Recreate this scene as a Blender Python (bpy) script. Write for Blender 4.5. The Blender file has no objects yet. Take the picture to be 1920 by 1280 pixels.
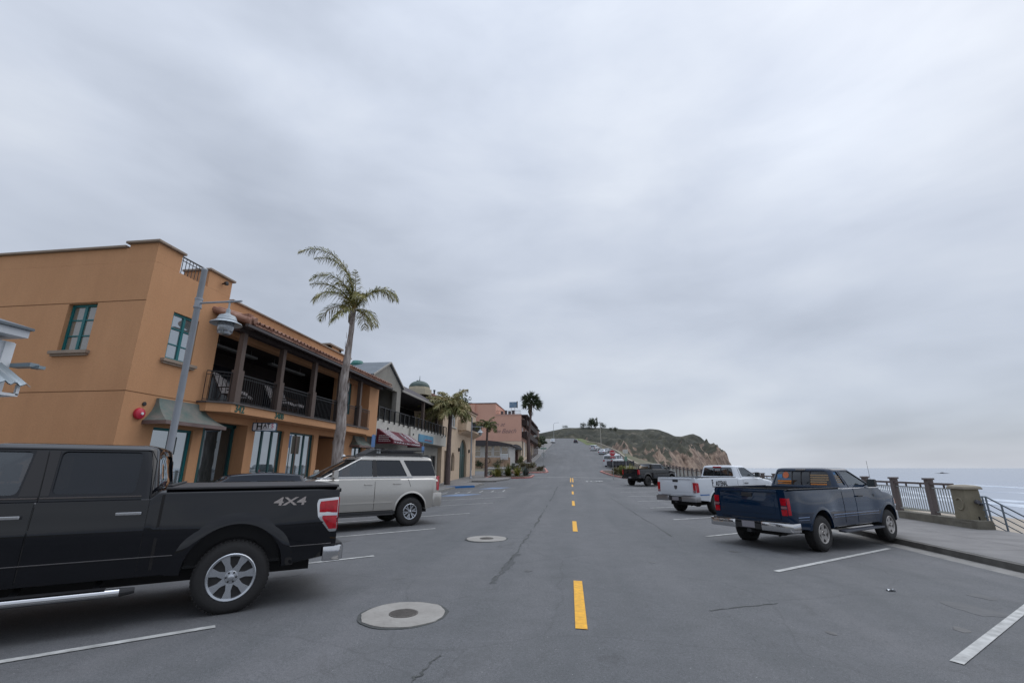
import bpy, bmesh, math, random
from mathutils import Vector, Matrix, noise
R = math.radians
random.seed(7)
scene = bpy.context.scene
COL = scene.collection

# ------------------------------------------------------------------ camera
cam_d = bpy.data.cameras.new("camera"); cam = bpy.data.objects.new("camera", cam_d); COL.objects.link(cam)
cam_d.sensor_width = 36; cam_d.lens = 853 / 1920 * 36; cam_d.clip_start = .05; cam_d.clip_end = 40000
cam.location = (0, 0, 1.6)
cam.rotation_euler = (R(90) + math.atan(237 / 853), 0, R(7.15))
scene.camera = cam
# ------------------------------------------------------------------ light
SUN_EL, SUN_AZ = R(50), R(48)            # azimuth clockwise from +Y
world = bpy.data.worlds.new("World"); scene.world = world; world.use_nodes = True
def build_world():
    nt = world.node_tree; n = nt.nodes; l = nt.links; n.clear()
    def N(t, **k):
        o = n.new(t)
        for a, b in k.items(): setattr(o, a, b)
        return o
    out = N('ShaderNodeOutputWorld'); bg = N('ShaderNodeBackground'); bg2 = N('ShaderNodeBackground'); add = N('ShaderNodeMixShader')
    sky = N('ShaderNodeTexSky', sky_type='NISHITA', sun_disc=False, sun_elevation=SUN_EL, sun_rotation=SUN_AZ)
    l.new(sky.outputs[0], bg.inputs[0]); bg.inputs[1].default_value = .1
    tc = N('ShaderNodeTexCoord'); sep = N('ShaderNodeSeparateXYZ'); l.new(tc.outputs['Generated'], sep.inputs[0])
    def M(op, a, b=None, c=None, clamp=False):
        m = N('ShaderNodeMath', operation=op, use_clamp=clamp)
        for i, v in enumerate((a, b, c)):
            if v is None: continue
            if isinstance(v, (int, float)): m.inputs[i].default_value = v
            else: l.new(v, m.inputs[i])
        return m.outputs[0]
    X, Y, Z = sep.outputs
    zz = M('ADD', M('MAXIMUM', Z, 0.0), .17)
    comb = N('ShaderNodeCombineXYZ'); l.new(M('DIVIDE', X, zz), comb.inputs[0]); l.new(M('DIVIDE', Y, zz), comb.inputs[1])
    def noi(scale, det, rough, off, dist=0., stretch=(1, 1, 1), rot=0):
        mp = N('ShaderNodeMapping'); mp.inputs['Location'].default_value = off; mp.inputs['Scale'].default_value = stretch
        mp.inputs['Rotation'].default_value = (0, 0, rot)
        l.new(comb.outputs[0], mp.inputs[0])
        t = N('ShaderNodeTexNoise'); t.inputs['Scale'].default_value = scale; t.inputs['Detail'].default_value = det
        t.inputs['Roughness'].default_value = rough; t.inputs['Distortion'].default_value = dist
        l.new(mp.outputs[0], t.inputs[0]); return t.outputs[0]
    a = noi(.62, 3, .42, (3.1, 1.7, 0), .2, (1, .85, 1), .5)
    mp3 = N('ShaderNodeMapping'); mp3.inputs['Scale'].default_value = (1, 1, 2.6); mp3.inputs['Location'].default_value = (2.3, 5.1, .4); l.new(tc.outputs['Generated'], mp3.inputs[0])
    t3 = N('ShaderNodeTexNoise'); t3.inputs['Scale'].default_value = 3.0; t3.inputs['Detail'].default_value = 5; t3.inputs['Roughness'].default_value = .5; t3.inputs['Distortion'].default_value = .25; l.new(mp3.outputs[0], t3.inputs[0]); b = t3.outputs[0]
    v = M('ADD', M('MULTIPLY', a, .58), M('MULTIPLY', b, .42))
    ramp = N('ShaderNodeValToRGB'); e = ramp.color_ramp.elements
    e[0].position = .33; e[0].color = (.385, .425, .50, 1)
    e[1].position = .67; e[1].color = (.645, .685, .75, 1)
    m = e.new(.50); m.color = (.51, .555, .64, 1)
    l.new(v, ramp.inputs[0])
    # glow of the hidden sun: direction dependent brightening of the cloud deck
    vn = N('ShaderNodeVectorMath', operation='DOT_PRODUCT'); l.new(tc.outputs['Generated'], vn.inputs[0])
    el, az = R(33), R(33)
    vn.inputs[1].default_value = (math.sin(az) * math.cos(el), math.cos(az) * math.cos(el), math.sin(el))
    dp = M('POWER', M('MAXIMUM', vn.outputs['Value'], 0.0), 60)
    gl = M('ADD', M('MULTIPLY', dp, .13), 1.0)
    # overcast: the zenith is brighter than the band near the horizon
    ze = M('SMOOTH_MAX', Z, .0, .01)
    zb = M('ADD', M('MULTIPLY', M('POWER', M('MAXIMUM', M('SUBTRACT', Z, .15), 0), 1.6), .66), .91)
    zen = M('MULTIPLY', M('MAXIMUM', M('SUBTRACT', Z, .80), 0), 13.0)
    fac = M('ADD', M('MULTIPLY', gl, zb), zen)
    l.new(ramp.outputs[0], bg2.inputs[0]); l.new(fac, bg2.inputs[1])
    add.inputs[0].default_value = .92
    l.new(bg.outputs[0], add.inputs[1]); l.new(bg2.outputs[0], add.inputs[2]); l.new(add.outputs[0], out.inputs[0])
build_world()
sun_d = bpy.data.lights.new("sun", 'SUN'); sun = bpy.data.objects.new("sun", sun_d); COL.objects.link(sun)
sun_d.energy = .6; sun_d.angle = R(60); sun_d.color = (1, .97, .93)
sv = Vector((math.sin(SUN_AZ) * math.cos(SUN_EL), math.cos(SUN_AZ) * math.cos(SUN_EL), math.sin(SUN_EL)))
sun.rotation_euler = sv.to_track_quat('Z', 'Y').to_euler()
vs = scene.view_settings; vs.view_transform = 'Standard'; vs.look = 'None'; vs.gamma = 1; vs.exposure = 0.26; vs.use_curve_mapping = False
scene.cycles.use_denoising = True
scene.cycles.max_bounces = 6; scene.cycles.transparent_max_bounces = 12
scene.cycles.sample_clamp_indirect = 6

# ------------------------------------------------------------------ materials
DEBUG = False
MATS = {}
def mat(name, col, rough=.7, metal=0., coat=0., bump=0., bscale=20., var=0., vscale=2., col2=None, spec=.5, stretch=None, detail=4, coatr=.03):
    if name in MATS: return MATS[name]
    m = bpy.data.materials.new(name); m.use_nodes = True; nt = m.node_tree; n = nt.nodes; l = nt.links
    b = n['Principled BSDF']
    b.inputs['Base Color'].default_value = (*col, 1); b.inputs['Roughness'].default_value = rough; b.inputs['Metallic'].default_value = metal
    b.inputs['Coat Weight'].default_value = coat; b.inputs['Coat Roughness'].default_value = coatr
    b.inputs['Specular IOR Level'].default_value = .03 if coat >= 1 and not metal else spec
    tc = n.new('ShaderNodeTexCoord'); mp = n.new('ShaderNodeMapping'); l.new(tc.outputs['Object'], mp.inputs[0])
    if stretch: mp.inputs['Scale'].default_value = stretch
    if var or col2:
        t = n.new('ShaderNodeTexNoise'); t.inputs['Scale'].default_value = vscale; t.inputs['Detail'].default_value = detail; t.inputs['Roughness'].default_value = .62
        l.new(mp.outputs[0], t.inputs[0])
        r = n.new('ShaderNodeValToRGB'); l.new(t.outputs[0], r.inputs[0])
        c2 = col2 if col2 else tuple(min(1, c * (1 + var)) for c in col)
        c1 = col if col2 else tuple(c * (1 - var) for c in col)
        r.color_ramp.elements[0].position = .33; r.color_ramp.elements[1].position = .68
        r.color_ramp.elements[0].color = (*c1, 1); r.color_ramp.elements[1].color = (*c2, 1)
        l.new(r.outputs[0], b.inputs['Base Color'])
    if bump:
        t2 = n.new('ShaderNodeTexNoise'); t2.inputs['Scale'].default_value = bscale; t2.inputs['Detail'].default_value = 5
        l.new(mp.outputs[0], t2.inputs[0]); bp = n.new('ShaderNodeBump'); bp.inputs['Strength'].default_value = bump; bp.inputs['Distance'].default_value = .02
        l.new(t2.outputs[0], bp.inputs['Height']); l.new(bp.outputs[0], b.inputs['Normal'])
    MATS[name] = m; return m

def glass_mat(name, tint=(.02, .025, .03), trans=.0, refl=.5, rough=.02):
    """window glass: a fresnel weighted mirror over a dark or see-through pane"""
    if name in MATS: return MATS[name]
    m = bpy.data.materials.new(name); m.use_nodes = True; nt = m.node_tree; n = nt.nodes; l = nt.links; n.clear()
    out = n.new('ShaderNodeOutputMaterial'); mix = n.new('ShaderNodeMixShader'); mix2 = n.new('ShaderNodeMixShader')
    d = n.new('ShaderNodeBsdfDiffuse'); d.inputs[0].default_value = (*tint, 1)
    t = n.new('ShaderNodeBsdfTransparent'); t.inputs[0].default_value = (.72, .78, .78, 1)
    g = n.new('ShaderNodeBsdfGlossy'); g.inputs['Roughness'].default_value = rough; g.inputs[0].default_value = (.9, .95, 1, 1)
    mix2.inputs[0].default_value = trans; l.new(d.outputs[0], mix2.inputs[1]); l.new(t.outputs[0], mix2.inputs[2])
    lw = n.new('ShaderNodeFresnel'); lw.inputs[0].default_value = 1.5
    ma = n.new('ShaderNodeMath'); ma.operation = 'ADD'; ma.use_clamp = True; ma.inputs[1].default_value = refl; l.new(lw.outputs[0], ma.inputs[0])
    l.new(ma.outputs[0], mix.inputs[0]); l.new(mix2.outputs[0], mix.inputs[1]); l.new(g.outputs[0], mix.inputs[2]); l.new(mix.outputs[0], out.inputs[0])
    MATS[name] = m; return m

def wave_mat(name, c1, c2, scale, axis='Y', rough=.7, sharp=.02, duty=.5, coord='Object'):
    if name in MATS: return MATS[name]
    m = bpy.data.materials.new(name); m.use_nodes = True; nt = m.node_tree; n = nt.nodes; l = nt.links
    b = n['Principled BSDF']; b.inputs['Roughness'].default_value = rough
    tc = n.new('ShaderNodeTexCoord'); w = n.new('ShaderNodeTexWave'); w.wave_type = 'BANDS'; w.bands_direction = axis; w.inputs['Scale'].default_value = scale
    r = n.new('ShaderNodeValToRGB'); r.color_ramp.elements[0].position = duty - sharp; r.color_ramp.elements[1].position = duty + sharp
    r.color_ramp.elements[0].color = (*c1, 1); r.color_ramp.elements[1].color = (*c2, 1)
    l.new(tc.outputs[coord], w.inputs[0]); l.new(w.outputs['Fac'], r.inputs[0]); l.new(r.outputs[0], b.inputs['Base Color'])
    MATS[name] = m; return m

# setting materials
def asphalt():
    m = mat('asphalt', (.14, .145, .155), .82); nt = m.node_tree; n = nt.nodes; l = nt.links; b = n['Principled BSDF']
    tc = n['Texture Coordinate']
    def noi(s, d, ro=.6, dist=0., st=(1, 1, 1)):
        mp = n.new('ShaderNodeMapping'); mp.inputs['Scale'].default_value = st; l.new(tc.outputs['Object'], mp.inputs[0])
        t = n.new('ShaderNodeTexNoise'); t.inputs['Scale'].default_value = s; t.inputs['Detail'].default_value = d; t.inputs['Roughness'].default_value = ro; t.inputs['Distortion'].default_value = dist
        l.new(mp.outputs[0], t.inputs[0]); return t.outputs[0]
    def ramp(f, p0, c0, p1, c1):
        r = n.new('ShaderNodeValToRGB'); r.color_ramp.elements[0].position = p0; r.color_ramp.elements[1].position = p1
        r.color_ramp.elements[0].color = (*c0, 1); r.color_ramp.elements[1].color = (*c1, 1); l.new(f, r.inputs[0]); return r.outputs[0]
    def mul(a, c, f=1., ty='MULTIPLY'):
        x = n.new('ShaderNodeMix'); x.data_type = 'RGBA'; x.blend_type = ty; x.inputs[0].default_value = f
        l.new(a, x.inputs[6]); l.new(c, x.inputs[7]); return x.outputs[2]
    base = ramp(noi(.35, 4, .6, .3, (1, .35, 1)), .3, (.086, .090, .093), .7, (.120, .121, .125))
    c = mul(base, ramp(noi(2.3, 6, .7), .25, (.86, .87, .86), .75, (1.12, 1.11, 1.12)))
    c = mul(c, ramp(noi(42, 3, .7), .3, (.80, .80, .80), .7, (1.18, 1.18, 1.18)))
    c = mul(c, ramp(noi(180, 2, .6), .35, (.62, .62, .62), .66, (1.42, 1.42, 1.42)))
    c = mul(c, ramp(noi(.5, 3, .5, .2, (2.2, .10, 1)), .35, (.90, .91, .92), .62, (1.06, 1.05, 1.05)))
    # oil and tyre stains with their own shapes
    c = mul(c, ramp(noi(.9, 5, .7, 1.2), .60, (1, 1, 1), .72, (.74, .73, .72)))
    # small light aggregate specks
    v = n.new('ShaderNodeTexVoronoi'); v.inputs['Scale'].default_value = 9; l.new(tc.outputs['Object'], v.inputs[0])
    c = mul(c, ramp(v.outputs[0], .025, (.75, .75, .74), .045, (0, 0, 0)), .35, 'ADD')
    # worn hairline cracks
    v2 = n.new('ShaderNodeTexVoronoi'); v2.feature = 'DISTANCE_TO_EDGE'; v2.inputs['Scale'].default_value = .42
    mpx = n.new('ShaderNodeMix'); mpx.data_type = 'RGBA'; mpx.inputs[0].default_value = .22
    nn = n.new('ShaderNodeTexNoise'); nn.inputs['Scale'].default_value = 1.3; nn.inputs['Detail'].default_value = 6; l.new(tc.outputs['Object'], nn.inputs[0])
    l.new(tc.outputs['Object'], mpx.inputs[6]); l.new(nn.outputs[1], mpx.inputs[7]); l.new(mpx.outputs[2], v2.inputs[0])
    cr = ramp(v2.outputs[0], .0, (.70, .70, .70), .006, (1, 1, 1))
    c = mul(c, cr, .5)
    l.new(c, b.inputs['Base Color'])
    bp = n.new('ShaderNodeBump'); bp.inputs['Strength'].default_value = .35; bp.inputs['Distance'].default_value = .006
    l.new(noi(160, 3, .7), bp.inputs['Height']); l.new(bp.outputs[0], b.inputs['Normal'])
    return m
ASPH = asphalt()
CONC = mat('concrete_walk', (.155, .149, .146), .85, bump=.2, bscale=40, col2=(.212, .204, .198), vscale=1.6, detail=8)
CONC2 = mat('concrete_kerb', (.17, .165, .155), .9, bump=.4, bscale=30, col2=(.27, .26, .245), vscale=3, detail=8)
WHITE_L = mat('line_paint', (.26, .26, .25), .75, col2=(.54, .54, .52), vscale=6, detail=12)
YEL_L = mat('yellow_paint', (.58, .29, .02), .6, col2=(.86, .44, .015), vscale=14, detail=10)
BLUE_L = mat('blue_paint', (.11, .16, .26), .75, col2=(.19, .26, .38), vscale=9)
BLUE_K = mat('blue_kerb_paint', (.01, .12, .34), .6, var=.2)
RED_K = mat('red_kerb_paint', (.34, .07, .055), .7, col2=(.42, .26, .23), vscale=3)
STUCCO = mat('orange_stucco', (.515, .268, .134), .92, bump=.3, bscale=45, col2=(.57, .303, .156), vscale=.7, detail=10, stretch=(1, 1, .55))
def streaks(m, lo=.965, hi=1.01, sc=1.2):
    nt = m.node_tree; n = nt.nodes; l = nt.links; b = n['Principled BSDF']; src = b.inputs['Base Color'].links[0].from_socket
    for st, s_, a_, c_ in (((2.2, 2.2, .12), sc, lo, hi), ((1, 1, 1), 16, .955, 1.02)):
        mp = n.new('ShaderNodeMapping'); mp.inputs['Scale'].default_value = st; l.new(n['Texture Coordinate'].outputs['Object'], mp.inputs[0])
        t = n.new('ShaderNodeTexNoise'); t.inputs['Scale'].default_value = s_; t.inputs['Detail'].default_value = 8; t.inputs['Roughness'].default_value = .65; l.new(mp.outputs[0], t.inputs[0])
        r = n.new('ShaderNodeValToRGB'); r.color_ramp.elements[0].position = .35; r.color_ramp.elements[1].position = .6; r.color_ramp.elements[0].color = (a_, a_, a_, 1); r.color_ramp.elements[1].color = (c_, c_, c_, 1); l.new(t.outputs[0], r.inputs[0])
        x = n.new('ShaderNodeMix'); x.data_type = 'RGBA'; x.blend_type = 'MULTIPLY'; x.inputs[0].default_value = 1; l.new(src, x.inputs[6]); l.new(r.outputs[0], x.inputs[7]); src = x.outputs[2]
    l.new(src, b.inputs['Base Color'])
streaks(STUCCO)
CAP = mat('stone_cap', (.30, .235, .185), .85, bump=.2, bscale=30, var=.12)
TEAL = mat('teal_paint', (.0, .13, .14), .45, var=.1)
TEAL_D = mat('dark_teal_paint', (.003, .06, .062), .45)
BROWN = mat('brown_wood', (.115, .082, .068), .7, bump=.2, bscale=14, var=.2, stretch=(1, 1, .2))
BROWN_D = mat('dark_brown_wood', (.035, .022, .02), .7, var=.2)
BLACKM = mat('black_metal', (.012, .012, .014), .45)
GREYM = mat('grey_metal', (.30, .32, .35), .45, metal=.3, var=.06)
COPPER = mat('copper_patina', (.09, .14, .125), .6, bump=.2, bscale=9, col2=(.20, .18, .16), vscale=3.5, detail=8)
TILE = mat('clay_tile', (.20, .085, .055), .8, bump=.3, bscale=12, col2=(.40, .24, .18), vscale=2.2)
CREAM = mat('cream_stucco', (.50, .48, .43), .9, bump=.2, bscale=50, var=.08)
TAUPE = mat('taupe_stucco', (.26, .245, .215), .9, bump=.2, bscale=50, var=.08)
TAN = mat('tan_stucco', (.56, .43, .31), .9, bump=.2, bscale=50, var=.08)
PINK = mat('pink_stucco', (.64, .37, .28), .9, var=.05, vscale=.4)
PINKC = mat('cream_band', (.68, .54, .40), .9, var=.05)
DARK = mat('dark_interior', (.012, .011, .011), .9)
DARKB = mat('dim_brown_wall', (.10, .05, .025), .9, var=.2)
GLASSF = glass_mat('shop_glass', (.10, .13, .14), .0, .35)
GLASSD = glass_mat('dark_glass', (.02, .025, .025), .0, .08)
WHITEP = mat('white_paint', (.68, .70, .72), .55, var=.04)
BUMPC = mat('chrome', (.62, .62, .63), .12, metal=1.)
RUBBER = mat('tyre_rubber', (.018, .017, .017), .75, bump=.3, bscale=60)
PLASTIC = mat('black_plastic', (.02, .02, .022), .55)
ALLOY = mat('alloy_rim', (.52, .54, .57), .25, metal=.9)
ALLOYD = mat('dark_rim', (.03, .03, .03), .35, metal=.4)
TRUNK = mat('palm_trunk', (.15, .115, .10), .95, bump=1., bscale=7, col2=(.50, .45, .42), vscale=4, stretch=(3, 3, .45), detail=8)
TRUNKD = mat('palm_trunk_dark', (.09, .065, .06), .95, bump=1., bscale=7, col2=(.15, .11, .10), vscale=4, stretch=(3, 3, .8))
LEAFP = mat('palm_leaf', (.13, .15, .04), .6, col2=(.34, .30, .10), vscale=1.8)
LEAFT = mat('palm_leaf_tan', (.38, .30, .14), .6, col2=(.13, .16, .045), vscale=1.1)
LEAFD = mat('dark_leaf', (.022, .038, .018), .7, col2=(.06, .075, .03), vscale=1.4)
LEAFG = mat('green_leaf', (.05, .075, .02), .6, col2=(.15, .15, .035), vscale=2.4)
GRASS = mat('lawn_grass', (.06, .095, .025), .9, col2=(.10, .13, .035), vscale=.6)
RED = mat('red_paint', (.42, .01, .02), .4)
def lens(name, col):
    m = mat(name, col, .15, coat=1.); return m
TAIL = mat('tail_lens', (.38, .006, .015), .2, coat=1., var=.3, vscale=16)
AMBER = mat('amber_lens', (.60, .18, .02), .2, coat=1.)

# ------------------------------------------------------------------ mesh helpers
class MB:
    def __init__(s): s.v = []; s.f = []; s.mi = []; s.m = 0
    def add(s, vs, fs):
        o = len(s.v); s.v += [tuple(p) for p in vs]; s.f += [tuple(i + o for i in f) for f in fs]; s.mi += [s.m] * len(fs); return s
    def box(s, x0, y0, z0, x1, y1, z1, M=None):
        if x0 > x1: x0, x1 = x1, x0
        if y0 > y1: y0, y1 = y1, y0
        if z0 > z1: z0, z1 = z1, z0
        v = [(x, y, z) for z in (z0, z1) for y in (y0, y1) for x in (x0, x1)]
        if M: v = [M @ Vector(p) for p in v]
        return s.add(v, [(0, 2, 3, 1), (4, 5, 7, 6), (0, 1, 5, 4), (2, 6, 7, 3), (0, 4, 6, 2), (1, 3, 7, 5)])
    def bar(s, a, b, w, h=None, up=(0, 0, 1)):
        a, b = Vector(a), Vector(b); h = h or w; d = (b - a); L = d.length
        if L < 1e-6: return s
        d.normalize(); u = Vector(up)
        if abs(d.dot(u)) > .98: u = Vector((1, 0, 0))
        r = d.cross(u).normalized(); u = r.cross(d).normalized()
        v = []
        for e in (a, b):
            for i, j in ((-1, -1), (1, -1), (1, 1), (-1, 1)): v.append(e + r * (w / 2 * i) + u * (h / 2 * j))
        return s.add(v, [(0, 1, 2, 3), (7, 6, 5, 4), (0, 4, 5, 1), (1, 5, 6, 2), (2, 6, 7, 3), (3, 7, 4, 0)])
    def tube(s, pts, r, n=10, cap=True):
        pts = [Vector(p) for p in pts]
        if isinstance(r, (int, float)): r = [r] * len(pts)
        rings = []; pr = None
        for i, p in enumerate(pts):
            d = (pts[min(i + 1, len(pts) - 1)] - pts[max(i - 1, 0)]).normalized()
            if pr is None:
                u = Vector((0, 0, 1)) if abs(d.z) < .9 else Vector((1, 0, 0)); pr = d.cross(u).normalized()
            else:
                pr = (pr - d * pr.dot(d)).normalized()
            q = d.cross(pr); rings.append([p + (pr * math.cos(t) + q * math.sin(t)) * r[i] for t in [2 * math.pi * k / n for k in range(n)]])
        v = [p for g in rings for p in g]; f = []
        for i in range(len(pts) - 1):
            for k in range(n): f.append((i * n + k, i * n + (k + 1) % n, (i + 1) * n + (k + 1) % n, (i + 1) * n + k))
        if cap: f.append(tuple(range(n - 1, -1, -1))); f.append(tuple((len(pts) - 1) * n + k for k in range(n)))
        return s.add(v, f)
    def lathe(s, prof, c=(0, 0, 0), n=24, axis='z', M=None, cap=True):
        v = []; f = []; c = Vector(c)
        for r, h in prof:
            for k in range(n):
                t = 2 * math.pi * k / n; a, b = r * math.cos(t), r * math.sin(t)
                p = Vector((a, b, h)) if axis == 'z' else (Vector((a, h, b)) if axis == 'y' else Vector((h, a, b)))
                p = p + c
                v.append(M @ p if M else p)
        m = len(prof)
        for i in range(m - 1):
            for k in range(n):
                q = (i * n + k, i * n + (k + 1) % n, (i + 1) * n + (k + 1) % n, (i + 1) * n + k)
                f.append(q if axis != 'y' else q[::-1])
        if cap: f.append(tuple(range(n))); f.append(tuple((m - 1) * n + k for k in range(n)))
        return s.add(v, f)
    def prism(s, poly, a, b, axis='y', M=None):
        """poly: 2D outline; extruded between a and b along axis. (x,z) for y, (x,y) for z, (y,z) for x"""
        n = len(poly)
        def P(p, h): return {'y': (p[0], h, p[1]), 'z': (p[0], p[1], h), 'x': (h, p[0], p[1])}[axis]
        v = [P(p, a) for p in poly] + [P(p, b) for p in poly]
        if M: v = [M @ Vector(q) for q in v]
        f = [tuple(range(n)), tuple(range(2 * n - 1, n - 1, -1))] + [(i, i + n, (i + 1) % n + n, (i + 1) % n) for i in range(n)]
        return s.add(v, f)
    def grid(s, fn, us, vs_):
        v = [fn(a, b) for a in us for b in vs_]; m = len(vs_); f = []
        for i in range(len(us) - 1):
            for j in range(m - 1): f.append((i * m + j, (i + 1) * m + j, (i + 1) * m + j + 1, i * m + j + 1))
        return s.add(v, f)
    def build(s, name, mats, parent=None, smooth=None, recalc=True, bevel=0, xf=None):
        me = bpy.data.meshes.new(name); me.from_pydata(s.v, [], s.f)
        if not isinstance(mats, (list, tuple)): mats = [mats]
        for m in mats: me.materials.append(m)
        if len(mats) > 1: me.polygons.foreach_set('material_index', s.mi)
        if recalc:
            bm = bmesh.new(); bm.from_mesh(me); bmesh.ops.recalc_face_normals(bm, faces=bm.faces)
            if bevel: bmesh.ops.bevel(bm, geom=[e for e in bm.edges if len(e.link_faces) == 2 and e.calc_face_angle(0) > R(35)], offset=bevel, segments=2, affect='EDGES', profile=.6, clamp_overlap=True)
            bm.to_mesh(me); bm.free()
        if xf: me.transform(xf)
        if smooth is not None:
            me.polygons.foreach_set('use_smooth', [True] * len(me.polygons))
            me.set_sharp_from_angle(angle=R(smooth))
        o = bpy.data.objects.new(name, me); COL.objects.link(o)
        if parent: o.parent = parent
        return o
def tag(o, label=None, cat=None, group=None, kind=None):
    if label: o['label'] = label
    if cat: o['category'] = cat
    if group: o['group'] = group
    if kind: o['kind'] = kind
    return o
def thing(name, label, cat, loc=(0, 0, 0), rz=0, group=None):
    o = bpy.data.objects.new(name, None); o.empty_display_size = .2; COL.objects.link(o)
    o.location = loc; o.rotation_euler = (0, 0, rz); return tag(o, label, cat, group)
def copy_tree(o, parent=None):
    c = o.copy(); COL.objects.link(c); c.parent = parent
    for ch in list(o.children): copy_tree(ch, c)
    return c
def bool_cut(o, cutters, op='DIFFERENCE'):
    """cutters: list of MB"""
    for cu in cutters:
        c = cu.build('cutter', PLASTIC, o.parent)
        md = o.modifiers.new('b', 'BOOLEAN'); md.operation = op; md.object = c; md.solver = 'EXACT'; md.use_self = False
        dg = bpy.context.evaluated_depsgraph_get(); dg.update()
        me = bpy.data.meshes.new_from_object(o.evaluated_get(dg), depsgraph=dg)
        print('BOOL', o.name, len(o.data.polygons), len(me.polygons)) if DEBUG else None
        o.modifiers.clear(); old = o.data; o.data = me; bpy.data.meshes.remove(old)
        cm = c.data; bpy.data.objects.remove(c); bpy.data.meshes.remove(cm)
    return o
def shade(o, ang=32):
    me = o.data; me.polygons.foreach_set('use_smooth', [True] * len(me.polygons)); me.set_sharp_from_angle(angle=R(ang)); return o
def text_mesh(name, txt, size, M, m, parent=None, extrude=.006, shear=0, align='CENTER', bold=0., xs=1.):
    cu = bpy.data.curves.new(name, 'FONT'); cu.body = txt; cu.size = size; cu.extrude = extrude; cu.align_x = align; cu.align_y = 'CENTER'; cu.shear = shear; cu.offset = bold
    o = bpy.data.objects.new('t', cu); COL.objects.link(o)
    dg = bpy.context.evaluated_depsgraph_get(); dg.update()
    me = bpy.data.meshes.new_from_object(o.evaluated_get(dg)); bpy.data.objects.remove(o); bpy.data.curves.remove(cu)
    me.transform(M @ Matrix.Diagonal((xs, 1, 1, 1))); me.materials.clear(); me.materials.append(m)
    q = bpy.data.objects.new(name, me); COL.objects.link(q); q.parent = parent; return q
def frame(origin, xdir, up=(0, 0, 1)):
    x = Vector(xdir).normalized(); y = Vector(up); y = (y - x * y.dot(x)).normalized(); z = x.cross(y)
    M = Matrix((x, y, z)).transposed().to_4x4(); M.translation = Vector(origin); return M
def lerp(a, b, t): return a + (b - a) * t
def sstep(a, b, x):
    t = max(0, min(1, (x - a) / (b - a))); return t * t * (3 - 2 * t)
def interp(pts, x):
    if x <= pts[0][0]: return pts[0][1]
    for (a, b), (c, d) in zip(pts, pts[1:]):
        if x <= c: return b + (d - b) * (x - a) / (c - a)
    return pts[-1][1]
def fbm(x, y, z=0., o=4):
    return noise.fractal(Vector((x, y, z)), 1., 2., o)

# ------------------------------------------------------------------ terrain functions
def zr(y):
    if y < 25: return 0.
    if y < 98.4: return .000545 * (y - 25) ** 2
    if y < 345: return 2.937 + .08 * (y - 98.4)
    return 22.66 + 2.0 * (1 - math.exp(-(y - 345) / 25.))
def rcx(y): return 0. if y < 100 else -.0000727 * (min(y, 420) - 100) ** 2
def gz(x, y):
    x = x - rcx(y)
    return zr(y) - (.036 * min(x, 8.3) if x > 0 else .012 * min(-x, 9.4))
SEA = -4.6
def terr(x, y):
    xx = x - rcx(y); z = gz(x, y) - .03
    if xx < -9.4:
        d = -9.4 - xx
        z += .06 * sstep(6, 30, d) * d * .8 + (4 * sstep(20, 200, d)) + (.0 if y < 100 else .12 * min(max(d - 3, 0), 60) * sstep(100, 160, y))
    if xx > 12.35:
        d = xx - 12.35
        top = z
        if y < 75: w = 1.2
        else: w = lerp(1.2, 26 + 6 * fbm(x * .03, y * .03), sstep(75, 130, y))
        beach = -3.4 - 2.4 * sstep(0, 85, d) - 3 * sstep(60, 200, d)
        z = lerp(top, beach, sstep(0, w, d))
        if y > 100: z += fbm(x * .08, y * .08) * 1.6 * sstep(2, 12, d) * (1 - sstep(20, 50, d))
    if y > 360: z = lerp(z, min(z, 21), sstep(360, 500, y))
    return z
def surf_grid(name, x0, x1, y0, y1, m, off=0., nx=6, fn=None, kind='structure', ys=None, thick=0):
    if ys is None:
        ys = [y0]; st = 1.5
        while ys[-1] < y1:
            ys.append(min(y1, ys[-1] + st))
            if ys[-1] > 60: st = 4
            if ys[-1] > 150: st = 8
    f = fn or (lambda x, y: gz(x + rcx(y), y) + off)
    b = MB(); b.grid(lambda y, t: (lerp(x0, x1, t) + rcx(y), y, f(lerp(x0, x1, t), y)), ys, [i / nx for i in range(nx + 1)])
    return tag(b.build(name, m, smooth=30), kind=kind)

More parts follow.
